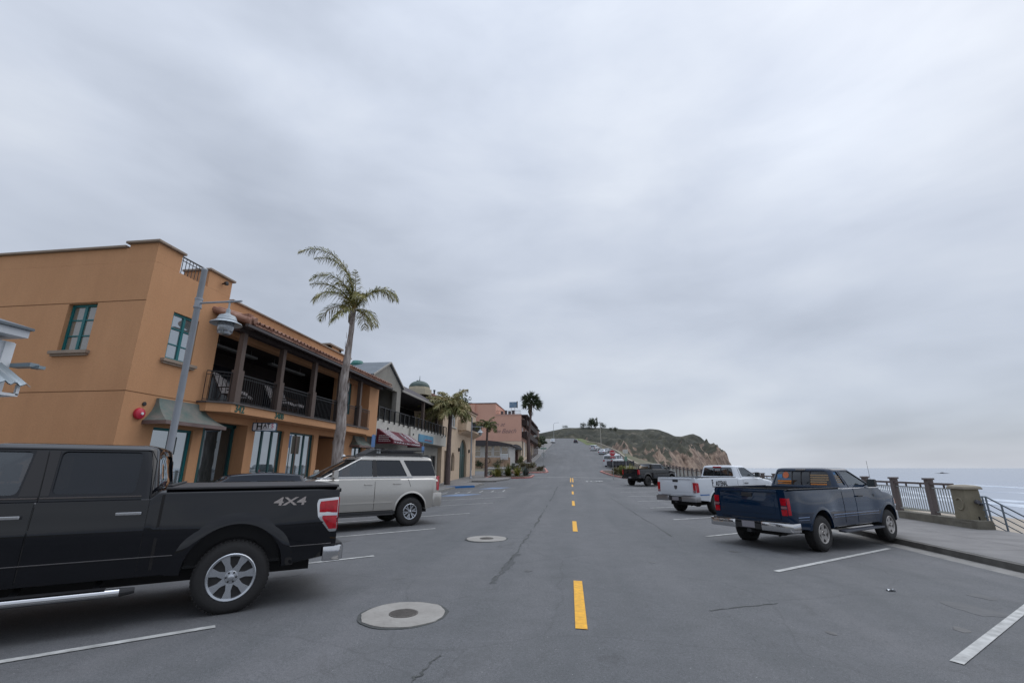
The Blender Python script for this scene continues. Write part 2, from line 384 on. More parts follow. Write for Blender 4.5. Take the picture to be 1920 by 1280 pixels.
# ------------------------------------------------------------------ the ground, road and sea
def build_ground():
    xs = [-2500, -900, -400, -200, -120, -80, -60, -45, -35, -28, -23, -19, -16, -13.5, -11.5, -9.4, -4.7, 0, 4, 8.3, 12.35, 12.9, 13.6, 15, 17, 20, 24, 29, 35, 45, 60, 90, 140, 250, 500, 1200]
    ys = [-400, -150, -60, -30, -15]; st = 1.5
    while ys[-1] < 620:
        ys.append(ys[-1] + st)
        if ys[-1] > 60: st = 4
        if ys[-1] > 150: st = 8
        if ys[-1] > 400: st = 40
    ys += [900, 1500, 4000]
    b = MB(); b.grid(lambda y, x: (x + rcx(y), y, terr(x + rcx(y), y)), ys, xs)
    g = mat('terrain', (.15, .12, .085), .95, bump=.5, bscale=.8, col2=(.07, .085, .035), vscale=.09, detail=9)
    o = b.build('ground', g, smooth=60); tag(o, kind='structure')
    # beach sand on the seaward side
    sand = mat('sand', (.36, .31, .25), .95, bump=.3, bscale=3, var=.12, vscale=.5)
    b = MB(); b.grid(lambda y, x: (x, y, terr(x, y) + .05), [-80 + 4 * i for i in range(40)], [13.7, 15, 17, 20, 24, 29, 35, 45, 60, 90, 140, 250])
    tag(b.build('beach', sand, smooth=60), kind='structure')
    road = surf_grid('road', -10.6, 8.3, -16, 345, ASPH, 0, nx=1, fn=None)
    # the road grid needs break lines at the crown
    bpy.data.objects.remove(road)
    ys = [-16]; st = 1.5
    while ys[-1] < 352:
        ys.append(ys[-1] + st); st = 1.5 if ys[-1] < 70 else (4 if ys[-1] < 150 else 8)
    def rx(y):
        l = -10.6 if y < 62 else lerp(-10.6, -7.6, sstep(62, 110, y)); r = 8.3 if y < 75 else lerp(8.3, 11.6, sstep(75, 110, y)) if y < 200 else lerp(11.6, 7, sstep(200, 300, y))
        return [l, -9.4 if l < -9.5 else l * .7, -4.7, 0, 4, r]
    b = MB(); b.grid(lambda y, i: (rx(y)[i] + rcx(y), y, gz(rx(y)[i] + rcx(y), y)), ys, range(6))
    tag(b.build('road', ASPH, smooth=60), kind='structure')
    b = MB(); b.grid(lambda y, x: (x, y, terr(x, y) + .08), [60, 62, 64, 66, 68, 70, 72], [-90, -60, -45, -35, -28, -23, -19, -16, -13.5, -11.5, -9.4])
    tag(b.build('side_street', ASPH, smooth=60), kind='structure')
    # sea
    m = mat('sea_water', (.15, .18, .23), .12, spec=.5); nt = m.node_tree; n = nt.nodes; l = nt.links; bs = n['Principled BSDF']
    tc = n['Texture Coordinate']
    def noi(s, st, d=4, ro=.6):
        mp = n.new('ShaderNodeMapping'); mp.inputs['Scale'].default_value = st; l.new(tc.outputs['Object'], mp.inputs[0])
        t = n.new('ShaderNodeTexNoise'); t.inputs['Scale'].default_value = s; t.inputs['Detail'].default_value = d; t.inputs['Roughness'].default_value = ro
        l.new(mp.outputs[0], t.inputs[0]); return t.outputs[0]
    bp = n.new('ShaderNodeBump'); bp.inputs['Strength'].default_value = .35; bp.inputs['Distance'].default_value = .12
    l.new(noi(.35, (1, 1, 1), 6), bp.inputs['Height']); l.new(bp.outputs[0], bs.inputs['Normal'])
    r = n.new('ShaderNodeValToRGB'); r.color_ramp.elements[0].position = .60; r.color_ramp.elements[1].position = .72
    r.color_ramp.elements[0].color = (.24, .28, .34, 1); r.color_ramp.elements[1].color = (.62, .66, .70, 1)
    l.new(noi(.035, (1.0, .22, 1), 7, .62), r.inputs[0])
    # surf near the shore: thin white lines of foam
    sp = n.new('ShaderNodeSeparateXYZ'); l.new(tc.outputs['Object'], sp.inputs[0])
    mr = n.new('ShaderNodeMapRange'); mr.inputs[1].default_value = 60; mr.inputs[2].default_value = 210; mr.inputs[3].default_value = 1; mr.inputs[4].default_value = 0; l.new(sp.outputs[0], mr.inputs[0])
    mx = n.new('ShaderNodeMix'); mx.data_type = 'RGBA'; l.new(mr.outputs[0], mx.inputs[0]); mx.inputs[6].default_value = (.20, .24, .31, 1); l.new(r.outputs[0], mx.inputs[7])
    l.new(mx.outputs[2], bs.inputs['Base Color'])
    rr = n.new('ShaderNodeMapRange'); rr.inputs[1].default_value = 0; rr.inputs[2].default_value = 1; rr.inputs[3].default_value = .2; rr.inputs[4].default_value = .4; l.new(mr.outputs[0], rr.inputs[0]); l.new(rr.outputs[0], bs.inputs['Roughness'])
    b = MB(); xs = [15, 40, 80, 150, 300, 700, 2000, 6000, 20000]; yy = [-12000, -3000, -600, -200, -50, 50, 120, 200, 350, 600, 1200, 3000, 12000, 30000]
    b.grid(lambda y, x: (x, y, SEA), yy, xs); b.grid(lambda y, x: (x, y, SEA), [900, 2500, 8000, 30000], [-12000, -4000, -1000, 15])
    tag(b.build('sea', m), kind='structure')
    # breaking waves: low foam ridges running roughly along the shore
    foam = mat('sea_foam', (.34, .39, .46), .8, col2=(.66, .70, .74), vscale=.25, detail=9, stretch=(1, .4, 1))
    for k, (x0, y0, y1) in enumerate(((66, 20, 175), (82, 60, 260), (108, 35, 150), (60, 15, 70), (140, 120, 330))):
        b = MB(); n_ = 70
        def f(t, s, x0=x0, y0=y0, y1=y1, k=k):
            y = lerp(y0, y1, t); w = (1.6 + 2.2 * abs(fbm(t * 7 + k * 3.1, 5))) * math.sin(math.pi * t) ** .5
            x = x0 + 9 * fbm(t * 2.2, k * 9.) + .12 * (y - y0) * math.sin(t * 3)
            return (x + w * (s - .5) * 2, y, SEA + .02 + .32 * math.sin(math.pi * s) * math.sin(math.pi * t))
        b.grid(f, [i / n_ for i in range(n_ + 1)], [0, .3, .5, .7, 1])
        tag(b.build('wave', foam, smooth=60), kind='structure')
build_ground()

def walk(name, poly, off, m, h=.35, kind='structure'):
    """raised slab with outline poly (x,y); top follows the ground"""
    b = MB(); n = len(poly)
    top = [(x, y, gz(x, y) + off) for x, y in poly]; bot = [(x, y, z - h) for x, y, z in top]
    b.add(top + bot, [tuple(range(n))] + [(i, (i + 1) % n, (i + 1) % n + n, i + n) for i in range(n)])
    return tag(b.build(name, m), kind=kind)
def strip_walk(name, xa, xb, y0, y1, off, m, flat=None, st=3.):
    """slab between xa and xb, kept level across at the height of the kerb side (xb if flat is None)"""
    b = MB(); ys = []; y = y0
    while y < y1: ys.append(y); y += st
    ys.append(y1); ref = xb if flat is None else flat
    def f(y, i):
        z = gz(ref, y) + off; s = rcx(y)
        return [(xa + s, y, z - .4), (xa + s, y, z), (xb + s, y, z), (xb + s, y, z - .4)][i]
    b.grid(f, ys, range(4)); z0 = gz(ref, y0) + off; z1 = gz(ref, y1) + off
    s0, s1 = rcx(y0), rcx(y1)
    b.add([(xa + s0, y0, z0), (xb + s0, y0, z0), (xb + s0, y0, z0 - .4), (xa + s0, y0, z0 - .4)], [(0, 1, 2, 3)])
    b.add([(xa + s1, y1, z1), (xb + s1, y1, z1), (xb + s1, y1, z1 - .4), (xa + s1, y1, z1 - .4)], [(0, 1, 2, 3)])
    return tag(b.build(name, m, smooth=30), kind='structure')
strip_walk('pavement', -18, -9.55, -16, 37.9, .15, CONC)
strip_walk('kerb', -9.55, -9.4, -16, 37.9, .146, CONC2)
strip_walk('pavement', -18, -10.45, 37.9, 60, .15, CONC, flat=-9.4)
strip_walk('kerb', -10.45, -10.3, 37.9, 60, .146, CONC2, flat=-9.4)
walk('pavement', [(-10.3, 38.3), (-8.35, 39.95), (-8.35, 44.2), (-10.3, 45.6)], .15, CONC)
walk('kerb', [(-10.3, 38.12), (-8.2, 39.85), (-8.35, 39.95), (-10.3, 38.3)], .153, BLUE_K)
walk('kerb', [(-8.2, 39.85), (-8.2, 44.3), (-8.35, 44.2), (-8.35, 39.95)], .153, CONC2)
walk('pavement', [(-10.3, 48.7), (-7.9, 48.7), (-7.0, 52), (-7.0, 55), (-10.3, 55)], .15, CONC)
walk('kerb', [(-10.3, 48.5), (-7.7, 48.5), (-7.9, 48.7), (-10.3, 48.7)], .156, CONC2)
strip_walk('pavement', -14.2, -7.75, 76, 330, .15, CONC, flat=-7.6, st=8)
strip_walk('kerb', -7.75, -7.6, 76, 330, .146, CONC2, flat=-7.6, st=8)
strip_walk('pavement', 8.45, 12.35, -16, 62, .15, CONC, flat=8.3)
strip_walk('kerb', 8.3, 8.45, -16, 62, .146, mat('dark_kerb', (.075, .07, .065), .9, bump=.3, bscale=25, col2=(.12, .115, .105), vscale=3), flat=8.3)
strip_walk('gutter', 7.85, 8.3, -16, 60, .006, CONC2, flat=8.05)
def joints(x0, x1, y0, y1, ref, st=1.5, along=None):
    b = MB(); y = y0
    while y < y1:
        z = gz(ref, y) + .15; b.add([(x0, y, z + .003), (x1, y, z + .003), (x1, y + .012, z + .003), (x0, y + .012, z + .003)], [(0, 1, 2, 3)]); y += st
    for x in along or ():
        yy = [y0 + k * 3 for k in range(int((y1 - y0) / 3) + 1)]; b.grid(lambda y, i: (x + i * .012, y, gz(ref, y) + .1535), yy, [0, 1])
    tag(b.build('pavement_joint', mat('joint_dark', (.10, .095, .09), .95)), kind='structure')
joints(8.5, 11.85, -10, 61, 8.3, 1.85, (10.2,)); joints(-12.4, -9.6, -10, 37, -9.4, 1.85, (-11.0,))
def soil_island(poly, redm):
    walk('kerb', poly, .14, redm)
    cx = sum(p[0] for p in poly) / len(poly); cy = sum(p[1] for p in poly) / len(poly)
    walk('planting_soil', [(lerp(x, cx, .12), lerp(y, cy, .08)) for x, y in poly], .16, mat('soil', (.06, .045, .03), .95, bump=.8, bscale=8, var=.3))
soil_island([(-10.2, 55), (-5.4, 55), (-4.7, 56), (-4.7, 60.5), (-10.2, 61)], RED_K)
soil_island([(-9, 67), (-3.6, 67), (-3.3, 68.5), (-4.2, 78), (-7.6, 84), (-9, 84)], RED_K)
soil_island([(6.3, 58), (8.3, 58), (9.5, 62), (9.5, 74), (4.6, 73.2), (4.2, 71.5), (5.2, 63)], RED_K)

# cracks and repaired seams in the asphalt
def ribbon(name, pts, w, m, off=.004, kind='structure', jit=0.):
    b = MB(); P = []
    for i, (x, y) in enumerate(pts):
        a = Vector(pts[max(i - 1, 0)]); c = Vector(pts[min(i + 1, len(pts) - 1)]); d = (c - a).normalized(); nn = Vector((-d.y, d.x))
        ww = w * (1 + jit * (random.random() - .5) * 2) / 2
        for s in (-1, 1): P.append((x + nn.x * ww * s, y + nn.y * ww * s, gz(x + nn.x * ww * s, y + nn.y * ww * s) + off))
    b.add(P, [(2 * i, 2 * i + 1, 2 * i + 3, 2 * i + 2) for i in range(len(pts) - 1)])
    return tag(b.build(name, m), kind=kind)
CRACK = mat('crack_fill', (.062, .065, .063), .9, var=.25, vscale=8)
PATCH = mat('asphalt_patch', (.075, .078, .080), .9, bump=.3, bscale=80, var=.12, vscale=5)
def wander(a, b, n, amp, seed):
    a, b = Vector(a), Vector(b); d = (b - a).normalized(); nn = Vector((-d.y, d.x))
    return [tuple(a.lerp(b, i / n) + nn * (amp * fbm(i * .23, seed) + amp * .3 * fbm(i * 1.1, seed + 4))) for i in range(n + 1)]
for a, b, w, s in (((-1.35, 3.6), (-1.22, 4.6), .018, 1), ((-1.22, 7.2), (-1.15, 9.2), .018, 2), ((-1.15, 9.0), (-1.1, 13), .03, 3), ((-1.1, 13.6), (-1.12, 22), .05, 4), ((-1.1, 24), (-1.2, 40), .06, 5)):
    ribbon('road_crack', wander(a, b, 34, .07, s), w, CRACK, jit=.9)
ribbon('road_crack', wander((-1.18, 7.2), (-1.1, 9.6), 20, .06, 12), .09, PATCH, .003, jit=.9)
ribbon('road_crack', wander((1.6, 6.4), (2.6, 7.0), 16, .05, 21), .02, CRACK, jit=.8)
ribbon('road_crack', wander((2.5, 13), (2.2, 30), 24, .1, 22), .03, CRACK, jit=.8)
ribbon('road_crack', wander((5.6, 6.9), (8.1, 7.8), 18, .08, 23), .025, CRACK, jit=.8)
# painted markings
def pline(a, b, w=.10, m=WHITE_L, n=8, name='parking_line'):
    a, b = Vector(a), Vector(b); return ribbon(name, [tuple(a.lerp(b, i / n)) for i in range(n + 1)], w, m, .008)
for y in (5.10, 9.22, 13.4, 17.95, 23.3, 27.9):
    pline((-3.86, y), (-3.86 - 5.3 * .76, y - 5.3 * .65))
for y in (33.6, 38.4):
    pline((-4.5, y), (-4.5 - 5.3 * .80, y - 5.3 * .6))
for k in range(6):     # hatching of the access aisle
    pline((-4.9 - k * .75, 33.8 - k * .5), (-5.0 - k * .75, 35.6 - k * .5), .09, WHITE_L, 2)
for c in ((-7.2, 30.0), (-6.3, 38.2)):
    walk('blue_badge_marking', [(c[0] - 1.1, c[1] - 1.0), (c[0] + .4, c[1] - 1.0), (c[0] + 1.3, c[1] + 1.0), (c[0] - .3, c[1] + 1.0)], .008, BLUE_L, .004)
for y, L in ((5.28, 4.9), (9.13, 5.6), (13.35, 5.6), (17.4, 5.6), (22.2, 5.6), (26.4, 5.6), (30.6, 5.6), (35, 5.6), (39.5, 5.6), (44, 5.6)):
    pline((3.45, y), (3.45 + L * .73, y + L * .68))
for a, b in ((5.36, 7.45), (12.9, 15.3), (21.4, 24.4), (30.2, 33.4), (39.5, 43)):
    pline((.05, a), (.04, b), .125, YEL_L, 3, 'yellow_centre_line')
pline((-.10, 47), (-.10, 55), .10, YEL_L, 4, 'yellow_centre_line'); pline((.12, 47), (.12, 55), .10, YEL_L, 4, 'yellow_centre_line')
pline((-4.6, 57.2), (5.8, 57.2), .25, WHITE_L, 10, 'crosswalk_line')
st = text_mesh('stop_marking', 'STOP', 1.0, Matrix.Translation((2.0, 49.5, gz(2, 50) + .01)) @ Matrix.Rotation(math.atan(zr(51) - zr(50)), 4, 'X') @ Matrix.Diagonal((1, 3.0, 1, 1)), WHITE_L, extrude=.001); tag(st, kind='structure')

# manhole covers set in pale concrete collars
def manhole(x, y, label, seed):
    z = gz(x, y); t = thing('manhole', label, 'manhole', (x, y, z), 0, 'manholes in the left lane')
    rnd = random.Random(seed); n = 40; b = MB()
    rad = [.475 * (1 + .035 * fbm(math.cos(k * .157) * 1.5 + seed, math.sin(k * .157) * 1.5) + (.03 if rnd.random() < .12 else 0)) for k in range(n)]
    rad2 = [.515 * (1 + .06 * fbm(math.cos(k * .157) * 2 + seed, math.sin(k * .157) * 2)) for k in range(n)]
    pts = [(rad[k] * math.cos(k * .15708), rad[k] * math.sin(k * .15708)) for k in range(n)]
    b.prism(pts, .002, .014, 'z')
    o = b.build('collar', mat('manhole_concrete', (.24, .225, .205), .9, bump=.5, bscale=22, col2=(.32, .305, .28), vscale=3, detail=9), t)
    b = MB(); b.prism([(r_ * math.cos(k * .15708), r_ * math.sin(k * .15708)) for k, r_ in enumerate(rad2)], .0, .006, 'z'); b.build('tar_joint', CRACK, t)
    b = MB(); b.lathe([(.165, .012), (.165, .019), (.155, .021), (0.02, .021)], n=36)
    for k in range(-6, 7):
        for j in range(-6, 7):
            if math.hypot(k, j) < 6.2: b.box(k * .0235 - .007, j * .0235 - .007, .02, k * .0235 + .007, j * .0235 + .007, .024)
    b.build('cover', mat('iron_cover', (.10, .09, .08), .7, metal=.3, var=.2, vscale=20), t)
manhole(-1.97, 5.68, 'large round manhole cover in a pale concrete collar nearest the camera', 3)
manhole(-2.05, 11.5, 'small-looking manhole cover beside the silver SUV further up the lane', 9)
OIL = mat('oil_stain', (.045, .044, .043), .55, col2=(.10, .10, .10), vscale=7, detail=8)
for k, (x, y, r_) in enumerate(((-4.6, 7.6, .22), (-5.6, 10.9, .3), (-4.9, 17.0, .2), (5.2, 7.4, .26), (5.9, 8.2, .15), (5.4, 16.6, .25), (-.75, 8.1, .07), (1.4, 9.3, .06), (2.7, 5.9, .05), (4.3, 6.4, .08), (3.4, 11.1, .1))):
    rnd = random.Random(k); n = 18; walk('road_stain', [(x + r_ * (1 + .5 * fbm(math.cos(i * .349) + k * 5, math.sin(i * .349))) * math.cos(i * .349), y + r_ * 1.3 * (1 + .5 * fbm(math.cos(i * .349) + k * 5, math.sin(i * .349))) * math.sin(i * .349)) for i in range(n)], .003, OIL if r_ < .12 else mat('faint_stain', (.078, .079, .08), .75, col2=(.105, .106, .108), vscale=5, detail=9), .002)
# a scrap of litter
b = MB(); b.grid(lambda u, v: (u * .11, v * .07, .012 + .02 * math.sin(u * 3 + v * 4)), [0, .3, .6, 1], [0, .4, .7, 1])
o = b.build('paper_scrap', WHITEP); o.location = (4.62, 8.15, gz(4.62, 8.15)); tag(o, 'small white scrap of paper lying in the empty parking stall', 'litter')
# distant rock in the sea
b = MB(); b.grid(lambda u, v: (u * 9, v * 2.5, 1.7 * max(0, 1 - abs(u - .2)) * (1 - abs(v)) + .4 * fbm(u * 3, v * 2)), [-1 + .1 * i for i in range(21)], [-1, -.5, 0, .5, 1])
o = b.build('sea_rock', mat('wet_rock', (.03, .032, .038), .8), smooth=60); o.location = (620 * .70, 620, SEA - .4); o.rotation_euler[2] = -.6; tag(o, 'low dark rock breaking the sea surface near the horizon', 'rock')

# ------------------------------------------------------------------ the headland
def build_headland():
    px = [(1000, 815), (1040, 808), (1060, 803.5), (1095, 803), (1110, 803), (1140, 804.5), (1170, 807), (1205, 808), (1217, 806.5), (1235, 808), (1250, 814), (1262, 820), (1275, 821), (1290, 817), (1297, 816), (1308, 822), (1318, 832), (1326, 842), (1334, 858), (1339, 873), (1344, 884)]
    rp = []
    for x, y in px:
        a = (x - 1071) / 885; e = (877 - y) / 885
        Rg = 640 + 60 * a / .3
        rp.append((a * Rg, 1.6 + e * Rg))
    def F(x): return interp([(-80, 440), (0, 380), (20, 330), (40, 330), (80, 380), (130, 450), (180, 540), (212, 640)], x)
    def ch(x): return interp([(-80, 20), (0, 18), (20, 10), (60, 14), (100, 20), (150, 22), (180, 14), (196, 2), (208, -6)], x)
    def hz(x, y):
        f = F(x) + 22 * fbm(x * .025, 3.3) + 9 * fbm(x * .09, 1.1); Rr = 640 + 60 * (x / 200); hr = interp(rp, x)
        u = (y - f) / (Rr - f); c = ch(x) * (1 + .35 * fbm(x * .04, 7))
        if u < 0: return SEA - 3 - 30 * -u
        if u < .16:
            z = lerp(SEA - 3, c, sstep(0, .16, u) ** .8)
        elif u <= 1: z = lerp(c, hr, (lambda t: t ** .85 * (1 - .15 * math.sin(math.pi * t)))((u - .16) / .84))
        else: z = lerp(hr, SEA - 3, sstep(0, 1.4, u - 1)) 
        n_ = fbm(x * .035, y * .02, 2.) * 4.5 + fbm(x * .11, y * .05, 5.) * 2.2
        gull = -abs(fbm(x * .05, y * .006, 9.)) * 9
        k = sstep(0, .12, u) * (1 - sstep(.85, 1.0, u)) if u <= 1 else 0
        z += (n_ + gull + 1.3 * fbm(x * .3, y * .22, 4.)) * k
        if u < .3: z += (abs(fbm(x * .16, y * .16, 1.)) * 5 + fbm(x * .4, y * .4) * 1.6) * sstep(0, .05, u)
        return z
    b = MB(); xs = [-80 + 2.2 * i for i in range(142)]; ys = [300 + 3.5 * i for i in range(86)] + [605 + 7 * i for i in range(30)] + [830, 900, 1000]
    b.grid(lambda y, x: (x, y, hz(x, y)), ys, xs)
    m = mat('headland_ground', (.03, .035, .015), .95, bump=.6, bscale=.5); nt = m.node_tree; n = nt.nodes; l = nt.links; bs = n['Principled BSDF']; tc = n['Texture Coordinate']
    def noi(s, d=6, st=(1, 1, 1), ro=.65):
        mp = n.new('ShaderNodeMapping'); mp.inputs['Scale'].default_value = st; l.new(tc.outputs['Object'], mp.inputs[0])
        t = n.new('ShaderNodeTexNoise'); t.inputs['Scale'].default_value = s; t.inputs['Detail'].default_value = d; t.inputs['Roughness'].default_value = ro; l.new(mp.outputs[0], t.inputs[0]); return t.outputs[0]
    def ramp(f, *st):
        r = n.new('ShaderNodeValToRGB'); e = r.color_ramp.elements
        e[0].position, e[0].color = st[0][0], (*st[0][1], 1); e[1].position, e[1].color = st[-1][0], (*st[-1][1], 1)
        for p, c in st[1:-1]: q = e.new(p); q.color = (*c, 1)
        l.new(f, r.inputs[0]); return r.outputs[0]
    def mix(f, a, c):
        x = n.new('ShaderNodeMix'); x.data_type = 'RGBA'; l.new(f, x.inputs[0]); l.new(a, x.inputs[6]); l.new(c, x.inputs[7]); return x.outputs[2]
    green = ramp(noi(.03, 10, (1, 1, 1), .72), (.34, (.014, .017, .011)), (.48, (.028, .029, .019)), (.58, (.046, .045, .028)), (.66, (.13, .11, .085)))
    rock = ramp(noi(.14, 9, (1, 1, .45), .7), (.34, (.06, .048, .036)), (.47, (.17, .115, .085)), (.56, (.29, .215, .16)), (.68, (.15, .10, .075)))
    geo = n.new('ShaderNodeNewGeometry'); sp = n.new('ShaderNodeSeparateXYZ'); l.new(geo.outputs['Normal'], sp.inputs[0])
    sz = n.new('ShaderNodeSeparateXYZ'); l.new(tc.outputs['Object'], sz.inputs[0])
    ad = n.new('ShaderNodeMath'); ad.operation = 'MULTIPLY_ADD'; ad.inputs[1].default_value = .55; l.new(noi(.06, 7), ad.inputs[0]); l.new(sp.outputs[2], ad.inputs[2])
    hh = n.new('ShaderNodeMath'); hh.operation = 'MULTIPLY_ADD'; hh.inputs[1].default_value = .011; l.new(sz.outputs[2], hh.inputs[0]); l.new(ad.outputs[0], hh.inputs[2])
    mr_ = n.new('ShaderNodeMapRange'); mr_.inputs[1].default_value = 1.16; mr_.inputs[2].default_value = 1.27; mr_.inputs[3].default_value = 1; mr_.inputs[4].default_value = 0; l.new(hh.outputs[0], mr_.inputs[0]); f = mr_.outputs[0]; _ = ramp(hh.outputs[0], (1.0, (1, 1, 1)), (1.0001, (0, 0, 0)))
    l.new(mix(f, green, rock), bs.inputs['Base Color'])
    tag(b.build('headland', m, smooth=70), kind='structure')
    return hz
hz = build_headland()

# ------------------------------------------------------------------ vehicles
# local axes: x forward, y left, z up; origin on the ground under the middle of the rear axle
def car_paint(name, col, metal=.3, rough=.35, var=0.):
    return mat(name, col, rough, metal=metal, coat=1., coatr=.02, var=var, vscale=60)
def make_wheel(S, parent, x, y, sgn, r=None):
    r = r or S['tr']; w = S.get('tw', .27); rr = S['rr']
    M = Matrix.Translation((x, y, r)) @ Matrix.Rotation(0 if sgn > 0 else math.pi, 4, 'Z')
    h = w / 2
    b = MB()
    prof = [(rr - .01, -h + .02), (rr + .01, -h), (lerp(rr, r, .55), -h - .012), (r - .035, -h + .004), (r - .008, -h + .03), (r, -h + .05), (r, h - .05), (r - .008, h - .03), (r - .035, h - .004), (lerp(rr, r, .55), h + .012), (rr + .01, h), (rr - .012, h - .03)]
    b.lathe(prof, n=40, axis='y')
    if S.get('tread'):
        n_ = 56
        for k in range(n_):
            t = 2 * math.pi * k / n_; Mr = Matrix.Rotation(t, 4, 'Y')
            for j, yy in enumerate((-h + .03, -h + .095, h - .155, h - .09)): b.box(-.010, yy, r - .012, .012, yy + .055, r + .006, Matrix.Rotation(t + (.05 if j % 2 else 0), 4, 'Y'))
    wh = b.build('wheel', RUBBER, parent, smooth=40); wh.matrix_local = M
    rim = MB(); st = S.get('rim', 'five'); d = h - .03
    # barrel and dark well behind the spokes
    rim.m = 0
    rim.lathe([(rr + .004, h - .006), (rr - .008, h + .003), (rr - .028, h - .002), (rr - .035, h - .03), (rr - .05, -h + .06), (rr - .045, -h + .05)], n=40, axis='y', cap=False)
    ns, wi, wo, dual = {'seven': (7, .045, .075, 0), 'six': (6, .030, .030, .034), 'five': (5, .085, .085, 0), 'steel': (8, .05, .07, 0), 'dark': (6, .035, .05, 0)}[st]
    hub = rr * .30
    for k in range(ns):
        a = 2 * math.pi * k / ns + .3
        for off in ((0,) if not dual else (-dual, dual)):
            pts = [(hub * .7, -wi + off), (rr - .03, -wo * .9 + off * 1.5), (rr - .03, wo * .9 + off * 1.5), (hub * .7, wi + off)]
            if not dual: pts = [(hub * .7, -wi * .95), (rr * .55, -wi * .62), (rr - .028, -wo * .66), (rr - .028, wo * .66), (rr * .55, wi * .62), (hub * .7, wi * .95)]
            else: pts = [(hub * .7, off * .8 - wi * .5), (rr - .028, off * 1.9 - wi * .6), (rr - .028, off * 1.9 + wi * .6), (hub * .7, off * .8 + wi * .5)]
            n0 = len(rim.v); rim.prism(pts, h - .055, h - .012, 'z')
            ca, sa = math.cos(a), math.sin(a)
            for i in range(n0, len(rim.v)):
                px, pz, py = rim.v[i]; py -= .012 * (1 - px / rr)
                rim.v[i] = (px * ca - pz * sa, py, px * sa + pz * ca)
    rim.lathe([(hub, h - .075), (hub, h - .03), (hub * .85, h - .015), (hub * .45, h - .012), (hub * .42, h + .008), (hub * .3, h + .014), (.004, h + .014)], n=24, axis='y')
    ri = rim.build('rim', S.get('rimm', ALLOY), wh, smooth=35)
    b = MB(); b.lathe([(rr - .045, h - .10), (rr - .045, h - .085), (.01, h - .085)], n=24, axis='y')
    for k in range(6 if st != 'five' else 5):
        a = 2 * math.pi * k / 6; b.lathe([(.011, h - .03), (.011, h - .004), (.004, h - .002)], c=(hub * .68 * math.cos(a), 0, hub * .68 * math.sin(a)), n=8, axis='y')
    b.build('backing_disc', ALLOYD, wh)  # dark backing disc added behind the spokes, with the lug nuts
    return wh
def poly_round(pts, r, seg=4):
    out = []; n = len(pts)
    for i in range(n):
        p = Vector(pts[i]); a = Vector(pts[i - 1]); c = Vector(pts[(i + 1) % n])
        rr = min(r if isinstance(r, (int, float)) else r[i], (p - a).length * .45, (p - c).length * .45)
        if rr < .004: out.append(tuple(p)); continue
        u = (a - p).normalized(); v = (c - p).normalized(); A = p + u * rr; B = p + v * rr
        for k in range(seg + 1):
            t = k / seg; out.append(tuple((A * (1 - t) ** 2) + (p * 2 * t * (1 - t)) + (B * t ** 2)))
    return out
